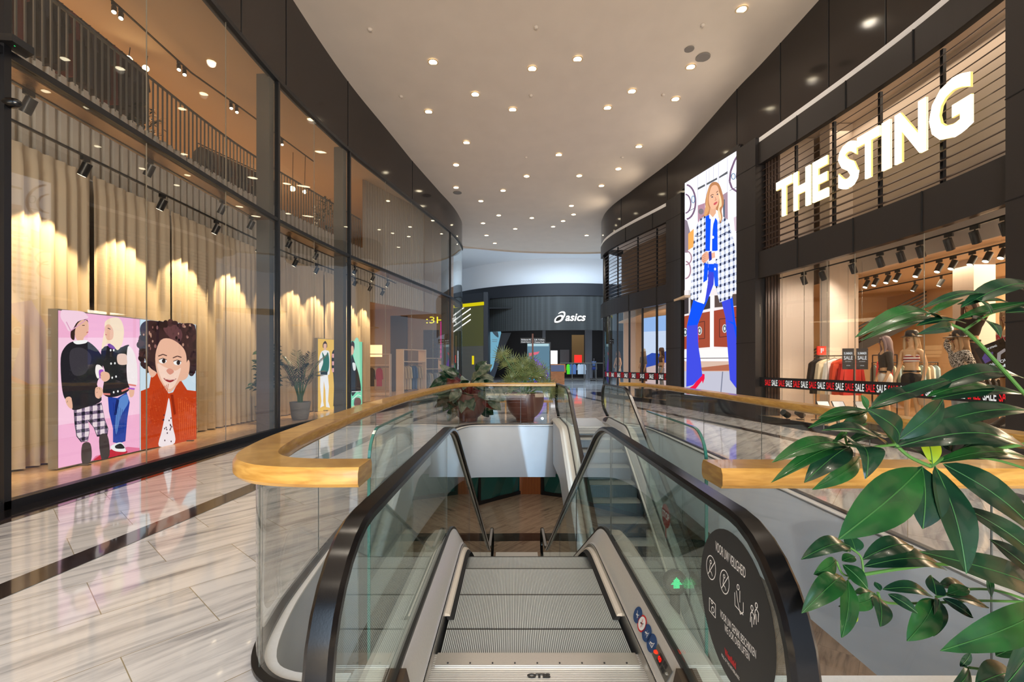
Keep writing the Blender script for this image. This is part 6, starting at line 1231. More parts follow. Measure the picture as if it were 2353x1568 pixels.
def track(path, z, label):
    mb = MB(); mb.sweep([(p[0], p[1], z) for p in path], [(-0.017, 0.0), (0.017, 0.0), (0.017, 0.03), (-0.017, 0.03)]); return tag(mb.build('lighting_track', M_BLACK), label, 'lighting track')
T1 = cut(offset(CP, 0.85), 1.5, 18.6); T2 = cut(offset(CP, 1.42), 1.5, 18.2)
track(T1, 4.62, 'black lighting track above the beige curtains, nearer the curtain'); track(T2, 4.80, 'black lighting track above the beige curtains, nearer the glass')
for i, y in enumerate([2.6, 4.3, 5.4, 6.72, 8.2, 9.7, 11.3, 12.9, 13.9, 15.0, 16.1, 17.2, 18.3]):
    p = at_y(T1, y); put_spot(p[0], p[1], 4.62, PI, 'black spotlight on the left shop track nearer the curtain', 'spotlights on the inner left track', 1.15)
    c = at_y(CP, y)
    if y > 4: spot('curtain_spot', (p[0]-0.12, y+0.1, 4.27), (c[0]+0.02, y+0.1, 2.85), 340 if y < 12.5 else 240, 64, 0.35, (1.0, 0.74, 0.40), 0.02)
for i, y in enumerate([5.4, 7.2, 9.0, 10.0, 11.6, 12.9, 14.0, 15.0, 16.2, 17.4]):
    p = at_y(T2, y); put_spot(p[0], p[1], 4.80, PI, 'black spotlight on the left shop track nearer the glass', 'spotlights on the outer left track', 1.1)
T3 = cut(offset(RG, 0.32), yS0-0.4, yS1-0.3); track(T3, 3.97, 'black lighting track just behind the big right window')
for px in (1847, 1890, 1960, 2022, 2070, 2115, 2180, 2240, 2310):
    p = at_px(T3, px)
    if p is not None: put_spot(p[0], p[1], 3.97, 0.3, 'black spotlight just behind the top of the big right window', 'spotlights behind the right window head', 1.25)
T4 = [Vector((9.75, 6)), Vector((9.65, 13.0))]; track(T4, 3.93, 'black lighting track along the shop ceiling edge on the right')
for px in (1992, 2012, 2040, 2062, 2108, 2158, 2190, 2234, 2270, 2305):
    p = at_px(T4, px); put_spot(p[0], p[1], 3.93, PI, 'lit spotlight on the ceiling edge track in the right shop', 'spotlights on the right ceiling track', 1.15)
T5 = [Vector((11.6, 7)), Vector((11.4, 15))]; track(T5, 3.93, 'black lighting track deeper in the right shop')
for y in (8.2, 9.3, 10.4, 11.0, 12.2, 13.0): put_spot(11.5, y, 3.93, PI*0.8, 'lit spotlight on the deeper track in the right shop', 'spotlights on the deeper right track', 1.1)
for y in (9.2, 10.3, 12.0): spot('mannequin_spot', (9.5, y, 3.7), (8.2, y-0.3, 1.4), 220, 60, 0.6, (1.0, 0.82, 0.58), 0.05)
spot('partition_spot', (8.3, 11.2, 3.8), (8.3, 13.2, 2.6), 160, 80, 0.8, (1.0, 0.85, 0.7), 0.05); spot('rack_spot', (8.2, 10.3, 3.7), (8.25, 11.8, 1.2), 260, 55, 0.6, (1.0, 0.85, 0.66), 0.05); spot('sandal_spot', (9.3, 7.6, 3.7), (8.1, 7.4, 1.6), 200, 60, 0.6, (1.0, 0.85, 0.62), 0.05)
# upper track in the left shop, pairs of lit heads
T6 = [Vector((-8.1, 7)), Vector((-8.1, 11.5)), Vector((-7.8, 13)), Vector((-7.2, 16.5))]; track(T6, 8.92, 'thin lighting track below the upper ceiling of the left shop')
for (px, py) in ((262, 20), (278, 38), (411, 154), (424, 166), (531, 240), (544, 249), (648, 317), (723, 368), (731, 372)):
    p = at_px(T6, px); 
    if p is not None: put_spot(p[0], p[1], 8.92, -0.9, 'small lit spotlight under the upper ceiling of the left shop', 'spotlights under the upper left ceiling', 0.9)
for i, (px, py) in enumerate(((295, 137), (335, 157), (672, 434), (700, 441))):
    p = P(px, py, (10.9, 11.2, 16.3, 16.6)[i]); t = thing('wall_floodlight', p, ['dazzling floodlight above the gallery clothes, larger left one', 'dazzling floodlight above the gallery clothes, smaller right one', 'bright floodlight over the gallery beside the leafy shrub, left one', 'bright floodlight over the gallery beside the leafy shrub, right one'][i], 'floodlight')
    r_ = (0.085, 0.07, 0.09, 0.07)[i]; d = (Vector((0, 0, EYE))-p).normalized(); mb = MB(); mb.tube([p-d*0.12, p], r_+0.01, 14); mb.build('head', M_BLACK, t, True); mb = MB(); mb.tube([p, p+d*0.004], r_, 14); mb.build('lens', ink(255, 226, 170, 30 if i < 3 else 12), t)
    mb = MB(); mb.tube([p-d*0.06, (p.x, p.y+0.05, 9.19)], 0.01, 6); mb.build('stem', M_BLACK, t)
# ================================================================== GALLERY CLOTHES
def gal(a, b, z1, n, pal, label, glabel, grp, h): row(a, b, 6.285, z1, n, label, glabel, grp, pal, h, 0.5)
gal((-8.35, 7.3), (-8.35, 10.2), 8.25, 16, [M_BK, cloth('wine', 96, 40, 36), M_BK, cloth('charcoal', 60, 58, 62), M_BK], 'grey rack of long dark coats behind the gallery railing', '%s coat on the gallery rack at upper left', 'coats on the gallery rack', 1.25)
gal((-8.5, 12.3), (-7.7, 14.6), 7.55, 14, [M_BK, cloth('charcoal', 60, 58, 62), cloth('brown', 110, 80, 60)], 'low rack of dark clothes on the gallery beside a steel post', '%s garment on the low gallery rack', 'garments on the low gallery rack', 0.85)
# ================================================================== LEFT SHOP BEYOND THE CURTAIN
def shelfunit(c, d, wd, hh, dp, label):
    d = Vector((d[0], d[1])).normalized(); n = Vector((-d.y, d.x)); t = thing('shelf_unit', (c[0], c[1], 0.015), label, 'shelf unit')
    for s in (-1, 1): mb = MB(); q = Vector((c[0], c[1]))+d*(s*wd/2); mb.obox(q, d, 0.02, dp/2, 0.015, hh); mb.build('side_panel', mat('pale_wood_panel', C(226, 200, 170), 0.5), t)
    for z in (0.12, hh-0.55, hh-0.02): mb = MB(); mb.obox(c, d, wd/2, dp/2, z-0.015, z+0.015); mb.build('shelf', MATS['pale_wood_panel'], t)
    mb = MB(); q = Vector((c[0], c[1])); a = q-d*wd/2; b = q+d*wd/2; mb.tube([(a.x, a.y, hh-0.65), (b.x, b.y, hh-0.65)], 0.013, 7); mb.build('rail', M_BLACK, t); return d
u1 = Vector((-4.55, 20.6)); u2 = Vector((-4.0, 22.9))
for i, (u, hh, lb, cc) in enumerate(((u1, 2.25, 'tall pale wood open unit of beige and blue clothes in the left shop', [cloth('beige', 196, 170, 130), cloth('beige', 196, 170, 130), cloth('sand', 214, 196, 160), cloth('denim_blue', 70, 90, 130), cloth('denim_blue', 70, 90, 130)]), (u2, 1.9, 'lower pale wood open unit of grey clothes at the glass corner', [cloth('grey', 130, 120, 110), cloth('pale_grey', 180, 176, 170), cloth('sand', 214, 196, 160)]))):
    dd = shelfunit(u, (0.6, 0.8), 1.3, hh, 0.5, lb); first = None
    for k in range(7):
        p = u+dd*(-0.5+k*0.16); garment('garment', (p.x, p.y, hh-0.74), (-dd.y, dd.x), cc[k % len(cc)], '%s garment hanging in the %s unit of the left shop' % (cc[k % len(cc)].name[6:].replace('_', ' '), ['tall pale', 'lower pale'][i]), ['clothes in the tall pale unit', 'clothes in the lower pale unit'][i], 1.05, 0.42, 0.05)
u3 = Vector((-6.6, 22.4)); shelfunit(u3, (1, 0.1), 1.2, 2.1, 0.5, 'pale wood unit with a red scarf against the inner wall'); garment('garment', (-6.5, 22.3, 1.4), (1, 0), M_RED, 'bright red garment hanging in the unit near the curtain end', None, 0.9, 0.3, 0.05); garment('garment', (-6.9, 22.3, 1.4), (1, 0), M_BK, 'black garment hanging beside the bright red one', None, 0.9, 0.35, 0.05)
mb = MB(); mb.box(-7.3, -6.5, 22.75, 22.8, 1.95, 2.55); tag(mb.build('wall_light_panel', mat('warm_panel', C(255, 214, 140), 0.5, emit=(1, .74, .40, 1), es=1.3)), 'warm glowing wall panel near the curtain end', 'light panel')
mb = MB(); mb.box(-3.86, -3.74, 24.6, 24.66, 1.15, 3.9); tag(mb.build('neon_tube', ink(240, 20, 160, 1.2)), 'vertical magenta bar standing in for a glass reflection at the left shop corner', 'reflection')  # reflection of another shop in the glass, modelled as an emissive bar
t = thing('neon_word', (-4.5, 24.3, 3.9), 'yellow mirrored letters standing in for a glass reflection beside the magenta bar', 'neon sign'); q = MB(); put_text(q, ':3H', (-4.6, 24.4, 3.78), (1.0, 0, 0), (0, 0, 0.36), bold=0.0); q.build('lettering', ink(250, 236, 60, 1.4), t)  # letters of the same glass reflection, modelled as emissive text
# ================================================================== CEILING FITTINGS
DL = [(1704, 22), (995, 143), (1223, 158), (1327, 136), (1587, 154), (1092, 217), (1178, 252), (985, 257), (1452, 210), (1396, 248), (1552, 228), (1072, 328), (1284, 356), (1468, 337), (1048, 379), (1210, 405), (1331, 404), (1421, 388), (1156, 438), (1382, 427), (1048, 431), (1105, 462), (1146, 495), (1313, 473), (1318, 493), (1222, 501), (1294, 508), (1110, 513), (1184, 526), (1271, 521), (1118, 541), (1348, 541), (1137, 559)]
pts = [on_ceiling(*p) for p in DL]+[Vector((x, y, ceil_z(y))) for x, y in ((-3.4, 9.4), (-3.9, 6.5), (-2.6, 4.0), (-3.6, 1.4), (1.2, 8.9), (2.0, 6.2), (0.4, 3.9), (4.6, 8.0), (5.0, 4.6), (3.0, 1.8), (-1.0, -1.5), (3.5, -3.5), (-4, -4.5))]  # explicit positions are assumed downlights out of view, added for illumination
dl = None
for i, p in enumerate(pts):
    if dl is None:
        dl = thing('ceiling_downlight', (0, 0, 0), 'round recessed downlight glowing warm in the beige mall ceiling', 'downlight', 'downlights in the mall ceiling')
        mb = MB(); mb.rings([[Vector((r_*math.cos(2*PI*k/20), r_*math.sin(2*PI*k/20), z)) for k in range(20)] for r_, z in ((0.150, 0.0), (0.152, -0.008), (0.125, -0.012), (0.112, -0.004))], True, False); mb.build('trim_ring', mat('lamp_ring', C(214, 190, 150), 0.4), dl, True)
        mb = MB(); mb.lathe([(0, -0.006), (0.112, -0.006), (0.10, -0.003), (0, -0.003)], 20); mb.build('lamp', M_LAMP, dl); o = dl
    else: o = copy_tree(dl)
    o.location = (p.x, p.y, p.z-0.002)
    if i < 14 or i >= 33 or i % 2 == 0: spot('downlight_beam', (p.x, p.y, p.z-0.05), (p.x, p.y, 0), DLP if p.y > -2 else DLP*0.6, 130, 0.9, (1.0, 0.87, 0.72), 0.1)
for i, (px, py, r_) in enumerate(((1615, 132, 0.20), (1584, 113, 0.13), (1051, 443, 0.2))):
    p = on_ceiling(px, py); mb = MB(); mb.lathe([(r_, 0.0), (r_, -0.012), (r_*0.9, -0.018), (0, -0.018)], 24, (p.x, p.y, p.z)); tag(mb.build('ceiling_speaker', mat('speaker_grey', C(128, 122, 116), 0.6)), ['larger round grey speaker in the ceiling near the right wall', 'smaller round grey speaker in the ceiling near the right wall', 'round grey speaker in the ceiling near the left glass corner'][i], 'speaker')
for i, (px, py) in enumerate(((1232, 62), (1615, 57), (850, 67), (1220, 219), (1524, 217), (922, 221), (1209, 361), (1430, 361))):
    p = on_ceiling(px, py); mb = MB(); mb.lathe([(0.06, 0.0), (0.06, -0.02), (0.035, -0.05), (0, -0.055)], 16, (p.x, p.y, p.z)); tag(mb.build('smoke_detector', M_CEIL), 'small round detector on the beige mall ceiling', 'detector', 'detectors on the mall ceiling')
# ================================================================== FAR STOREFRONTS
AC, AR = Vector((5.5, 57.0)), 13.8
def arc(x0, x1, r=AR, n=26): return [Vector((AC.x+r*math.sin(a), AC.y-r*math.cos(a))) for a in [math.asin((x0-AC.x)/r)+(math.asin((x1-AC.x)/r)-math.asin((x0-AC.x)/r))*i/n for i in range(n+1)]]
mb = MB(); mb.ribbon(arc(-7.5, 18, 13.9), 9.2, 11.7); o = mb.build('wall_far_drum', M_WHITE, None, 'all'); o['kind'] = 'structure'
mb = MB(); mb.wall(arc(-7.5, 18, 13.82), 0.4, 8.1, 9.25); o = mb.build('wall_far_band', mat('far_black_band', C(30, 31, 36), 0.5), None, True); o['kind'] = 'structure'
m, n, l, p = nodes_of('perforated_panel'); tc = n.new('ShaderNodeTexCoord'); vo = n.new('ShaderNodeTexVoronoi'); vo.inputs['Scale'].default_value = 10; vo.inputs['Randomness'].default_value = 0.0; l.new(tc.outputs['Object'], vo.inputs['Vector']); r = ramp(n, [(0.30, C(30, 31, 30)), (0.5, C(66, 68, 66))], vo.outputs['Distance'], l); l.new(r.outputs[0], p.inputs['Base Color']); p.inputs['Roughness'].default_value = 0.5; M_PERF = m
mb = MB(); mb.wall(arc(-3.6, 17), 0.3, 4.85, 8.15); o = mb.build('wall_far_perforated', M_PERF, None, True); o['kind'] = 'structure'
mb = MB(); mb.ribbon([(-3.4, 56), (19, 56)], 0, 8.2); mb.ribbon([(-3.5, 47.5), (-3.4, 56)], 0, 8.2); mb.box(-3.5, 18, 44, 56, 7.0, 7.1); o = mb.build('wall_far_interior', mat('far_dark', C(24, 23, 24), 0.7)); o['kind'] = 'structure'
t = thing('shop_logo', (3.0, 44.0, 5.5), 'white lit sports shop logo with a spiral mark on the far dark facade', 'sign')
A = Art((4.3, 42.87), (8.2, 42.87), (0, -1, 0), 1.6); A.tr = lambda x, y: (1100+x/7.127, 680+y/7.127)
W_ = (255, 255, 255)
A.fill(W_, [(1240, 430), (1245, 380), (1290, 335), (1340, 315), (1375, 320), (1390, 345), (1380, 390), (1340, 425), (1290, 442), (1255, 440)], True); A.fill((44, 46, 46), [(1262, 408), (1275, 370), (1310, 345), (1345, 342), (1358, 360), (1335, 395), (1290, 415)], True)
A.fill(W_, [(1300, 300), (1330, 268), (1375, 255), (1410, 265), (1420, 300), (1405, 345), (1365, 400), (1340, 425), (1375, 370), (1392, 325), (1392, 290), (1370, 278), (1335, 285)], True); A.build('spiral_mark', t)
q = MB(); a = P(1299, 738, 42.85); b = P(1346, 738, 42.85); put_text(q, 'asics', a, b-a, (0, 0, (738-721)*42.6/F), bold=0.02, shear=0.25); q.build('lettering', ink(255, 255, 255, 1.6), t)
t = thing('shoe_poster', (-2.5, 46.9, 0), 'tall pale blue angular poster with a running shoe on the far facade', 'poster'); A = Art((-3.0, 46.6), (2, 46.6), (0, -1, 0), 0.9); A.tr = lambda x, y: (1100+x/7.127, 680+y/7.127)
A.fill((120, 178, 204), [(150, 85), (368, 605), (300, 900), (235, 1180), (150, 1320)]); A.fill((70, 84, 96), [(170, 470), (225, 400), (290, 520), (325, 680), (240, 620)], True); A.fill((200, 224, 232), [(215, 430), (250, 440), (300, 580), (280, 570)], True); A.line((110, 130, 140), [(220, 720), (305, 725)], 9); A.line((110, 130, 140), [(220, 750), (300, 752)], 9); A.line((110, 130, 140), [(195, 720), (195, 940)], 6); A.build('picture', t)
mb = MB(); mb.prism([(x, 46.62, z) for x, z in ((-2.48, 0.0), (-2.48, 8.1), (-1.1, 4.85), (-0.1, 4.85), (-0.9, 3.0), (-1.9, 0.0))], (0, 0.3, 0)); o = mb.build('wall_far_pier', mat('slate_pier', C(62, 66, 74), 0.5)); o['kind'] = 'structure'
for i, px in enumerate((1250, 1353)):
    p = P(px, 800, 47.0); mb = MB(); wd = (0.16, 0.34)[i]; mb.box(p.x-wd, p.x+wd, 47, 47.4, 0, 7); o = mb.build('column_far', mat('far_column', C(110, 110, 114), 0.6)); o['kind'] = 'structure'
for (x0, y0, x1, y1), Yd, c, nm, lb, cat in (((1314, 770, 1342, 834), 52, (120, 92, 50), 'timber_panel', 'tall brown timber panel deep in the far sports shop', 'panel'), ((1320, 816, 1337, 834), 49, (214, 40, 30), 'red_light_box', 'small glowing red box in the far sports shop', 'light box'), ((1264, 806, 1281, 850), 50, (236, 240, 246), 'white_light_panel', 'bright white panel in the far sports shop', 'light panel'), ((1287, 804, 1308, 836), 51, (74, 74, 76), 'grey_screen', 'grey screen in the far sports shop', 'screen')):
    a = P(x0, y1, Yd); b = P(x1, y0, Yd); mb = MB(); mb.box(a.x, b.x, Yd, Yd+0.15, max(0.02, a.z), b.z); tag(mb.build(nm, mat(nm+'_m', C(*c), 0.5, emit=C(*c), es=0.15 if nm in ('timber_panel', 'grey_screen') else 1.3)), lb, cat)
t = thing('shop_railing', (4.5, 44.0, 0), 'grey metal railing across the front of the far sports shop', 'railing'); mb = MB(); mb.box(4.4, 8.9, 41.6, 41.68, 1.68, 1.76).box(4.4, 8.9, 41.6, 41.68, 0.2, 0.26); mb.build('rail', M_GREYMET, t)
for x in (4.4, 5.5, 6.6, 7.7, 8.8): mb = MB(); mb.box(x-0.03, x+0.03, 41.6, 41.68, 0, 1.7); mb.build('post', M_GREYMET, t)
for i, (px, c, nm) in enumerate(((1306, (90, 220, 30), 'lime green'), (1313, (70, 100, 150), 'steel blue'), (1320, (80, 110, 160), 'pale blue'), (1331, (190, 200, 206), 'white'), (1337, (180, 190, 200), 'silver'), (1342, (170, 180, 190), 'grey'))):
    p = P(px, 838, 43.2); garment('garment', (p.x, 43.2, 1.62), (1, 0), mat('far_cloth_%d' % i, C(*c), 0.8), '%s jacket hanging at the front of the far sports shop' % nm, 'jackets at the far sports shop', 0.95, 0.34, 0.1)
rack((4.9, 43.2), (7.3, 43.2), 0.0, 1.69, 'grey rack of sports jackets at the front of the far shop')
q = P(1365, 840, 43.8); mannequin((q.x, 43.9, 0.25), 0, 'dark mannequin in a blue vest inside the far sports shop', (cloth('denim_blue', 70, 90, 130), 1.0, 0.2), (cloth('navy', 30, 50, 110), 'shorts', 0.68), None, None, ('down', 'fwd'), 1.12, sub=1, m_skin=mat('dark_mannequin', C(60, 60, 64), 0.4)); mb = MB(); mb.box(q.x-0.3, q.x+0.3, 43.6, 44.2, 0, 0.25); tag(mb.build('display_plinth', M_PANEL), 'dark plinth under the mannequin of the far sports shop', 'plinth')
# yellow and olive shop at the left
ja, jb = (-13.0, 49.0), (-2.62, 41.5)
def JW(px, py, e=0.0): p = on_wall(px, py, ja, jb); return p+Vector((0.58, -0.81, 0))*e
mb = MB(); mb.prism([(ja[0], ja[1], 3.3), (jb[0], jb[1], 3.3), (jb[0], jb[1], 7.0), (ja[0], ja[1], 7.0)], (0.1, 0.14, 0)); o = mb.build('wall_far_olive', mat('olive_panel', C(94, 88, 30), 0.4)); o['kind'] = 'structure'
mb = MB(); mb.prism([(ja[0], ja[1], 0), (jb[0], jb[1], 0), (jb[0], jb[1], 3.3), (ja[0], ja[1], 3.3)], (0.1, 0.14, 0)); o = mb.build('wall_far_shutter', stripes('shutter', C(84, 78, 66), C(112, 104, 88), 2, 0.12, 0.5)); o['kind'] = 'structure'
mb = MB(); mb.prism([(ja[0], ja[1]-0.1, 7.0), (jb[0], jb[1]-0.1, 7.0), (jb[0], jb[1]-0.1, 7.3), (ja[0], ja[1]-0.1, 7.3)], (0.1, 0.14, 0)); tag(mb.build('yellow_light_band', ink(214, 200, 20, 1.0)), 'yellow glowing band along the top of the olive far shop', 'light band')
mb = MB(); mb.prism([(ja[0], ja[1], 7.3), (jb[0]+0.3, jb[1], 7.3), (jb[0]+0.3, jb[1], 8.2), (ja[0], ja[1], 8.2)], (0.1, 0.2, 0)); mb.box(-2.6, -2.2, 41.5, 46.2, 0, 8.2); o = mb.build('wall_far_black', mat('far_black_band', C(30, 31, 36), 0.5)); o['kind'] = 'structure'
t = thing('neon_line_sign', (-5, 43, 5), 'white neon stripes and letters on the olive far shop', 'sign'); q = MB()
for a, b in (((1038, 728), (1065, 707)), ((1038, 740), (1080, 710)), ((1038, 752), (1080, 723)), ((1038, 765), (1080, 735)), ((1004, 726), (1022, 733)), ((1004, 738), (1022, 745)), ((1003, 749), (1022, 757)), ((990, 754), (1022, 769))): q.tube([JW(a[0], a[1], 0.1), JW(b[0], b[1], 0.1)], 0.045, 6)
q.build('neon_stripe', ink(255, 255, 255, 1.5), t); q = MB(); a = JW(982, 755, 0.15); b = JW(1003, 755, 0.15); put_text(q, 'ID', a, b-a, (0, 0, 31*45.5/F), bold=0.06, shear=0.2); q.build('lettering', ink(255, 255, 255, 1.6), t)
t = thing('yellow_sign', JW(1083, 832, 0.3), 'small vertical yellow lit sign at the olive far shop', 'sign'); q = MB(); a = JW(1081, 838, 0.3); q.box(a.x-0.01, a.x+0.18, a.y-0.06, a.y, a.z-0.0, a.z+0.8); q.build('panel', ink(230, 210, 30, 1.0), t)
t = thing('glass_lettering', (-3.1, 22, 3), 'dark department words on the curved corner glass of the left shop', 'lettering')
for i, wd_ in enumerate(('Dames', 'Heren', 'Meisjes', 'Baby', 'Kinder')):
    a = at_px(offset(LG, -0.02), 1016); b = at_px(offset(LG, -0.02), 994 if i != 2 else 988); z = EYE+(839-(786+11*i))/F*a[1]; q = MB(); put_text(q, wd_, (a[0], a[1], z), (b[0]-a[0], b[1]-a[1], 0), (0, 0, 0.14)); q.build('word', mat('vinyl_brown', C(60, 44, 36), 0.6), t)
# information tower, signpost, desk, bench
t = thing('information_tower', (1.77, 30, 0), 'tall glowing information screen with purple picture behind the fan palm', 'screen'); mb = MB(); mb.box(1.0, 2.55, 30.0, 30.4, 0.0, 3.05); mb.build('housing', M_BLACK, t)
A = Art((1.0, 29.99), (2.5, 29.99), (0, -1, 0), 1.0); A.fill((96, 130, 150), [(1212, 886), (1263, 886), (1263, 790), (1212, 790)]); A.fill((180, 214, 224), [(1212, 796), (1261, 796), (1261, 790), (1212, 790)]); A.fill((90, 70, 180), [(1214, 880), (1258, 870), (1256, 850), (1240, 832), (1225, 822), (1214, 830)], True); A.fill((130, 90, 220), [(1220, 860), (1236, 850), (1252, 862), (1244, 838), (1230, 826), (1218, 838)], True); A.fill((70, 170, 230), [(1213, 862), (1228, 858), (1236, 868), (1220, 876)], True); A.fill((225, 110, 130), [(1214, 812), (1240, 808), (1236, 814), (1214, 820)]); A.build('picture', t)
t = thing('wayfinding_sign', (1.3, 28.5, 0), 'dark wayfinding sign with white directions above the fan palm', 'sign'); mb = MB(); p = P(1224, 780, 28.5); mb.box(p.x-0.05, p.x+0.05, 28.45, 28.55, 0, 3.5); mb.build('post', mat('copper_post', C(120, 70, 50), 0.4), t)
for s, (x0, x1) in enumerate(((1196, 1222), (1226, 1253))):
    a = P(x0, 789, 28.4); b = P(x1, 777, 28.4); mb = MB(); mb.box(a.x, b.x, 28.4, 28.46, a.z, b.z); mb.build('panel', M_BLACK, t); q = MB()
    for i, wds in enumerate((('Parkeren P2', 'Dutch Square') if s == 0 else ('Lift Toilets', 'Cinema Fresh'))): put_text(q, wds, (a.x+0.06, 28.39, b.z-0.15-0.15*i), (b.x-a.x-0.12, 0, 0), (0, 0, 0.08), bold=0.02)
    q.build('lettering', ink(230, 235, 240, 1.0), t)
t = thing('information_desk', (3.6, 36, 0), 'wooden information desk with a slanted blue screen beyond the bridge', 'desk'); mb = MB(); mb.box(3.05, 4.15, 36, 36.6, 0, 0.95); mb.build('base', wood('desk_wood', C(150, 88, 44), C(190, 120, 66)), t); mb = MB(); mb.prism([(3.0, 35.95, 0.95), (4.25, 35.95, 0.95), (4.25, 36.25, 1.62), (3.0, 36.25, 1.62)], (0, 0.15, 0)); mb.build('screen_surround', MATS['desk_wood'], t); mb = MB(); mb.poly([(3.08, 35.97, 1.03), (4.15, 35.97, 1.03), (4.15, 36.2, 1.54), (3.08, 36.2, 1.54)]); mb.build('screen', ink(90, 100, 130, 1.0), t)
t = thing('bench', (0, 14.6, 0), 'low timber bench between the two bowl planters', 'bench'); mb = MB(); mb.box(-1.1, 1.3, 14.4, 14.85, 0.36, 0.42); mb.build('seat', M_OAK, t)
for x in (-0.95, -0.2, 0.5, 1.15): mb = MB(); mb.box(x-0.025, x+0.025, 14.45, 14.8, 0, 0.36); mb.build('leg', M_OAK, t)
# stairs in the right shop
t = thing('staircase', (12, 15, 0.1), 'dark slanting staircase at the back of the right shop', 'staircase'); 
for k in range(5): mb = MB(); mb.prism([(10.3, 15.6, 1.9+k*0.13), (10.3, 15.6, 1.94+k*0.13), (13.4, 14.4, 3.94), (13.4, 14.4, 3.9-0.0*k)] if False else [(9.9+k*.1, 15.8, 1.3+k*0.16), (9.9+k*.1, 15.8, 1.35+k*0.16), (13.3, 14.6, 3.45+k*0.12 if k < 4 else 3.93), (13.3, 14.6, 3.40+k*0.12 if k < 4 else 3.88)], (0, 0.05, 0)); mb.build('rail', M_PANEL, t)
mb = MB(); mb.prism([(9.9, 15.9, 0.9), (9.9, 15.9, 1.2), (13.3, 14.7, 3.3), (13.3, 14.7, 3.0)], (0, 0.5, 0)); mb.build('stringer', M_PANEL, t)
# ================================================================== FOREGROUND PLANT
t = thing('umbrella_plant', (2.15, 1.32, 0.0), 'big glossy green plant with drooping whorled leaves filling the right foreground', 'plant')
mb = MB(); mb.lathe([(0.22, 0), (0.24, 0.01), (0.30, 0.42), (0.31, 0.45), (0.28, 0.45), (0.27, 0.40), (0, 0.40)], 28, (2.15, 1.32, 0)); mb.build('pot', M_BOWL, t, True); mb = MB(); mb.lathe([(0, 0.40), (0.27, 0.40), (0.2, 0.42), (0, 0.43)], 18, (2.15, 1.32, 0)); mb.build('soil', M_SOIL, t)
TR_ = [Vector((2.15, 1.32, 0.38)), Vector((2.05, 1.38, 0.9)), Vector((1.88, 1.45, 1.35)), Vector((1.80, 1.43, 1.55))]
mb = MB(); mb.tube(TR_, [0.024, 0.020, 0.014, 0.009], 9); mb.build('stem', M_BARK, t, True)
rnd = random.Random(5)
def stem(pts, r=0.0055):
    P_ = [P(px, py, Y) for px, py, Y in pts]; mb = MB(); mb.tube(smooth_path(P_, 5), r, 8); mb.build('branch', M_STEM, t, True)
def lf(px0, py0, px1, py1, wpx, Y0, Y1, bend=0.12, fold=0.25, n=None, m=0, wave=0.02, pw=0.95, tw=0.0):
    a = P(px0, py0, Y0); b = P(px1, py1, Y1); Ym = (Y0+Y1)/2; wd = wpx*Ym/F; ax = (b-a).normalized()
    n = Vector(n) if n else Vector((rnd.uniform(-.25, .25), -1.0, 0.75))
    s = ax.cross(n.normalized()).normalized(); k = math.sqrt(s.x**2+s.z**2) or 1; wd = wd/max(0.55, k); mb = MB(); leaf(mb, a, b, wd, n, bend, fold, 12, wave, pw, rnd.uniform(0, 6), True, tw)
    mb.build('leaf', [(M_LEAF, M_LEAFD, M_LEAFY)[m], M_MID], t, 'all')
    # petiole joins the leaf to its hub
# stems
stem([(2360, 912, 1.42), (2300, 845, 1.40), (2250, 790, 1.38), (2216, 759, 1.36)]); stem([(2216, 759, 1.36), (2232, 748, 1.36), (2244, 740, 1.38)], 0.004); stem([(2216, 759, 1.36), (2190, 748, 1.34), (2168, 741, 1.33)], 0.004); stem([(2244, 740, 1.38), (2275, 722, 1.4), (2310, 712, 1.42)], 0.003)
stem([(2420, 1010, 1.5), (2300, 1030, 1.42), (2190, 1045, 1.36), (2137, 1072, 1.30)], 0.006); stem([(2137, 1072, 1.30), (2090, 1050, 1.30), (2058, 1022, 1.30)], 0.005); stem([(2058, 1022, 1.30), (2020, 1026, 1.30), (1990, 1030, 1.30), (1946, 1022, 1.30)], 0.004); stem([(1946, 1022, 1.30), (1942, 1000, 1.31), (1950, 985, 1.32), (1990, 975, 1.34)], 0.003); stem([(2058, 1022, 1.30), (2035, 990, 1.33), (1997, 945, 1.38)], 0.004)
stem([(2400, 1395, 1.5), (2300, 1360, 1.45), (2222, 1355, 1.42), (2151, 1373, 1.38)], 0.004); stem([(2400, 1385, 1.5), (2250, 1381, 1.42), (2165, 1385, 1.40), (2040, 1386, 1.36), (2017, 1363, 1.34)], 0.004); stem([(2400, 1330, 1.5), (2193, 1298, 1.40), (2080, 1306, 1.36), (1984, 1321, 1.33)], 0.005); stem([(1984, 1321, 1.33), (1978, 1280, 1.33), (1952, 1258, 1.33)], 0.003); stem([(1984, 1321, 1.33), (1940, 1322, 1.32), (1922, 1290, 1.32)], 0.003); stem([(1984, 1321, 1.33), (1950, 1330, 1.3)], 0.003)
stem([(2420, 1100, 1.5), (2300, 1060, 1.45), (2195, 1045, 1.42)], 0.004); stem([(2420, 1560, 1.4), (2330, 1548, 1.38), (2228, 1535, 1.36)], 0.004)
UP = (0.1, -0.55, 1.0); FR = (0.0, -1.0, 0.25)
A_ = lf
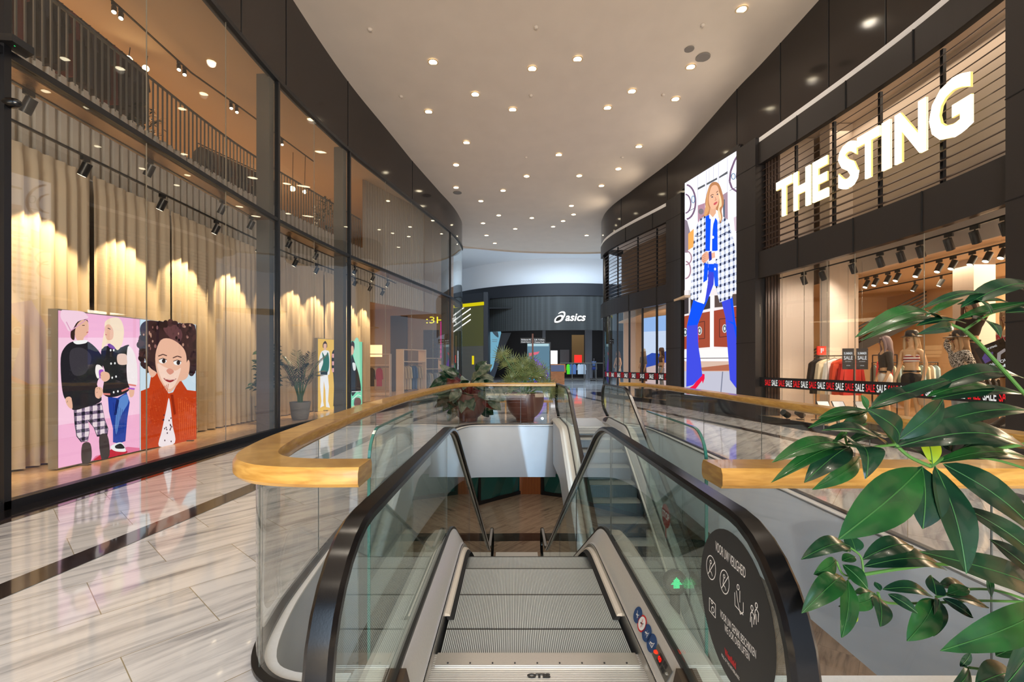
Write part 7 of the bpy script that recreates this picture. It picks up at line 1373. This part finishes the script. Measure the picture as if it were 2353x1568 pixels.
# top whorl
A_(2167, 741, 1965, 776, 30, 1.35, 1.22, 0.14, 0.3, UP); A_(2189, 744, 1978, 784, 18, 1.37, 1.28, 0.10, 0.3, UP, 0); A_(2219, 744, 2104, 750, 16, 1.36, 1.26, 0.06, 0.3, UP, 1); A_(2280, 679, 2112, 713, 15, 1.45, 1.35, 0.08, 0.3, UP, 1); A_(2198, 735, 2370, 695, 20, 1.36, 1.45, 0.02, 0.3, UP); A_(2241, 689, 2278, 722, 20, 1.4, 1.33, 0.1, 0.2, FR, 1)
A_(2207, 708, 2400, 668, 32, 1.4, 1.5, 0.12, 0.3, UP, 1); A_(2236, 732, 2299, 778, 40, 1.37, 1.26, 0.12, 0.2, (0.3, -1, 0.9), 1, pw=0.6); A_(2310, 720, 2420, 738, 30, 1.42, 1.5, 0.06, 0.3, UP, 1); A_(2123, 730, 2213, 688, 12, 1.38, 1.45, 0.05, 0.3, UP); A_(2332, 661, 2400, 702, 22, 1.45, 1.5, 0.05, 0.3, UP); A_(2160, 722, 2127, 712, 8, 1.4, 1.4, 0.0, 0.2, UP); A_(2190, 750, 2108, 768, 24, 1.33, 1.25, 0.1, 0.3, FR, 1); A_(2200, 700, 2353, 716, 16, 1.46, 1.5, 0.1, 0.3, UP)
# middle
A_(2063, 1016, 1991, 941, 58, 1.30, 1.20, 0.12, 0.15, FR, 1); A_(2066, 1010, 2166, 918, 48, 1.30, 1.36, 0.10, 0.2, FR, 1); A_(2054, 1030, 2380, 1045, 52, 1.30, 1.30, 0.16, 0.3, UP, 1); A_(2075, 1004, 2370, 944, 34, 1.32, 1.40, 0.08, 0.3, UP, 1)
A_(1993, 943, 2203, 868, 22, 1.36, 1.46, 0.03, 0.3, UP, 1); A_(1992, 944, 1880, 962, 16, 1.36, 1.28, 0.06, 0.3, UP, 0); A_(1995, 946, 1856, 985, 16, 1.36, 1.26, 0.05, 0.3, UP, 0); A_(1993, 941, 1979, 908, 16, 1.36, 1.36, 0.05, 0.3, FR, 0); A_(2000, 938, 2130, 900, 26, 1.36, 1.44, 0.08, 0.3, UP, 1); A_(2130, 900, 2353, 870, 34, 1.44, 1.5, 0.12, 0.3, UP, 1); A_(2130, 912, 2290, 892, 22, 1.42, 1.5, 0.08, 0.3, UP, 0); A_(2140, 920, 2353, 905, 26, 1.44, 1.5, 0.06, 0.3, UP, 1)
A_(2040, 1025, 1888, 990, 26, 1.31, 1.22, 0.10, 0.3, UP, 1); A_(1950, 988, 1915, 1015, 12, 1.32, 1.28, 0, 0.3, FR, 0); A_(2127, 1000, 2142, 1068, 50, 1.34, 1.30, 0.05, 0.15, FR, 2, pw=0.7); A_(1990, 950, 1930, 980, 30, 1.36, 1.3, 0.1, 0.2, FR, 0)
A_(1946, 1024, 1773, 1064, 28, 1.30, 1.16, 0.10, 0.3, UP); A_(1946, 1028, 1772, 1110, 22, 1.30, 1.14, 0.10, 0.3, UP, 0); A_(1952, 1028, 1848, 1109, 42, 1.30, 1.18, 0.12, 0.3, (-.3, -1, .9), 1, 0.03); A_(1966, 1018, 1990, 1100, 72, 1.30, 1.18, 0.18, 0.35, (0.1, -1, .9), 1, 0.06, 0.55); A_(1946, 1018, 2042, 1006, 18, 1.30, 1.36, 0.10, 0.3, UP, 1); A_(1975, 1050, 1866, 1126, 36, 1.31, 1.2, 0.10, 0.3, FR, 0)
# lower centre: large hanging leaves
A_(2118, 1075, 1926, 1240, 86, 1.30, 1.14, 0.06, 0.22, (-0.3, -1, 0.4), 0, 0.012, 1.05); A_(2118, 1072, 2120, 1216, 84, 1.30, 1.20, 0.06, 0.2, (-.3, -1, .1), 1, 0.01, 0.95); A_(2148, 1072, 2220, 1320, 96, 1.30, 1.16, 0.05, 0.2, (0.1, -1, .15), 1, 0.012, 0.9); A_(2165, 1066, 2400, 1245, 88, 1.30, 1.20, 0.08, 0.2, (0.4, -1, 0.5), 1, 0.01, 0.8); A_(2145, 1066, 2353, 1050, 20, 1.32, 1.42, 0.08, 0.3, UP, 0); A_(2140, 1062, 2090, 1030, 14, 1.3, 1.36, 0.1, 0.3, UP)
A_(2190, 1040, 2325, 1003, 40, 1.40, 1.5, 0.08, 0.3, UP, 1); A_(2195, 1050, 2380, 1062, 24, 1.40, 1.5, 0.06, 0.3, UP, 1); A_(2186, 1040, 2190, 975, 40, 1.40, 1.46, 0.05, 0.3, FR, 1); A_(2188, 1036, 2150, 1000, 24, 1.42, 1.42, 0.05, 0.3, FR, 1)
A_(2212, 1165, 2420, 1320, 60, 1.36, 1.28, 0.08, 0.25, (0.4, -1, .5), 1); A_(2400, 1362, 2112, 1268, 58, 1.46, 1.26, 0.06, 0.25, (0.2, -1, .5), 1, 0.01, 0.95); A_(2273, 1240, 2400, 1345, 46, 1.4, 1.34, 0.06, 0.25, (0.4, -1, .5), 1); A_(2268, 1320, 2278, 1372, 18, 1.4, 1.4, 0.02, 0.3, FR, 0)
# left lower whorls
A_(1952, 1256, 1841, 1286, 26, 1.33, 1.24, 0.14, 0.3, UP, 1); A_(1952, 1262, 1888, 1258, 22, 1.33, 1.3, 0.1, 0.3, UP, 0); A_(1966, 1270, 1952, 1230, 44, 1.33, 1.36, 0.05, 0.2, FR, 1); A_(1982, 1286, 2097, 1256, 26, 1.33, 1.40, 0.14, 0.3, UP, 1, 0.03); A_(1984, 1303, 2175, 1312, 30, 1.34, 1.42, 0.14, 0.3, UP, 1, 0.02); A_(1921, 1287, 1869, 1320, 36, 1.32, 1.26, 0.08, 0.2, FR, 0); A_(1936, 1298, 1994, 1355, 40, 1.32, 1.28, 0.08, 0.22, (0.3, -1, .5), 0); A_(1934, 1325, 1842, 1410, 38, 1.30, 1.20, 0.18, 0.3, (-.5, -1, .8), 0); A_(1948, 1332, 1934, 1466, 46, 1.30, 1.20, 0.06, 0.3, FR, 0, 0.03); A_(1935, 1290, 1965, 1280, 14, 1.32, 1.34, 0.05, 0.3, UP)
# middle lower whorls
A_(2010, 1368, 1926, 1394, 34, 1.34, 1.26, 0.1, 0.25, FR, 0, 0.03); A_(2017, 1370, 2022, 1441, 54, 1.34, 1.26, 0.06, 0.2, FR, 1, 0.01, 0.65); A_(2040, 1366, 2108, 1410, 26, 1.34, 1.3, 0.08, 0.3, (0.3, -1, .6), 1); A_(2023, 1358, 2010, 1338, 16, 1.34, 1.36, 0.02, 0.3, FR, 1); A_(2028, 1355, 2143, 1373, 20, 1.34, 1.38, 0.12, 0.3, UP, 1); A_(1966, 1396, 1942, 1432, 28, 1.3, 1.26, 0.05, 0.3, FR, 2); A_(2010, 1365, 1962, 1364, 12, 1.34, 1.3, 0.05, 0.3, UP, 0)
A_(2150, 1368, 2138, 1322, 46, 1.38, 1.42, 0.05, 0.2, FR, 1, 0.02, 0.6); A_(2148, 1378, 2084, 1474, 50, 1.38, 1.28, 0.08, 0.25, (-.3, -1, .5), 0, 0.03); A_(2157, 1378, 2145, 1463, 38, 1.38, 1.30, 0.05, 0.3, FR, 1, 0.01, 0.6); A_(2166, 1376, 2236, 1421, 26, 1.38, 1.34, 0.08, 0.3, (0.3, -1, .6), 1); A_(2176, 1370, 2272, 1398, 18, 1.38, 1.4, 0.06, 0.3, UP, 1); A_(2156, 1350, 2223, 1353, 18, 1.4, 1.46, 0.1, 0.3, UP, 1); A_(2178, 1366, 2226, 1352, 16, 1.38, 1.4, 0.05, 0.3, UP, 0)
# bottom right
A_(2400, 1392, 2160, 1496, 66, 1.36, 1.20, 0.08, 0.25, (-.2, -1, .5), 0, 0.015, 1.0); A_(2390, 1430, 2305, 1580, 76, 1.30, 1.20, 0.05, 0.25, FR, 1); A_(2288, 1508, 2335, 1490, 16, 1.36, 1.36, 0.05, 0.3, UP, 0); A_(2206, 1532, 2230, 1500, 20, 1.36, 1.36, 0.05, 0.2, FR, 1); A_(2225, 1535, 2180, 1590, 40, 1.36, 1.28, 0.06, 0.3, FR, 1); A_(2330, 1548, 2240, 1575, 34, 1.38, 1.3, 0.1, 0.3, UP, 1)
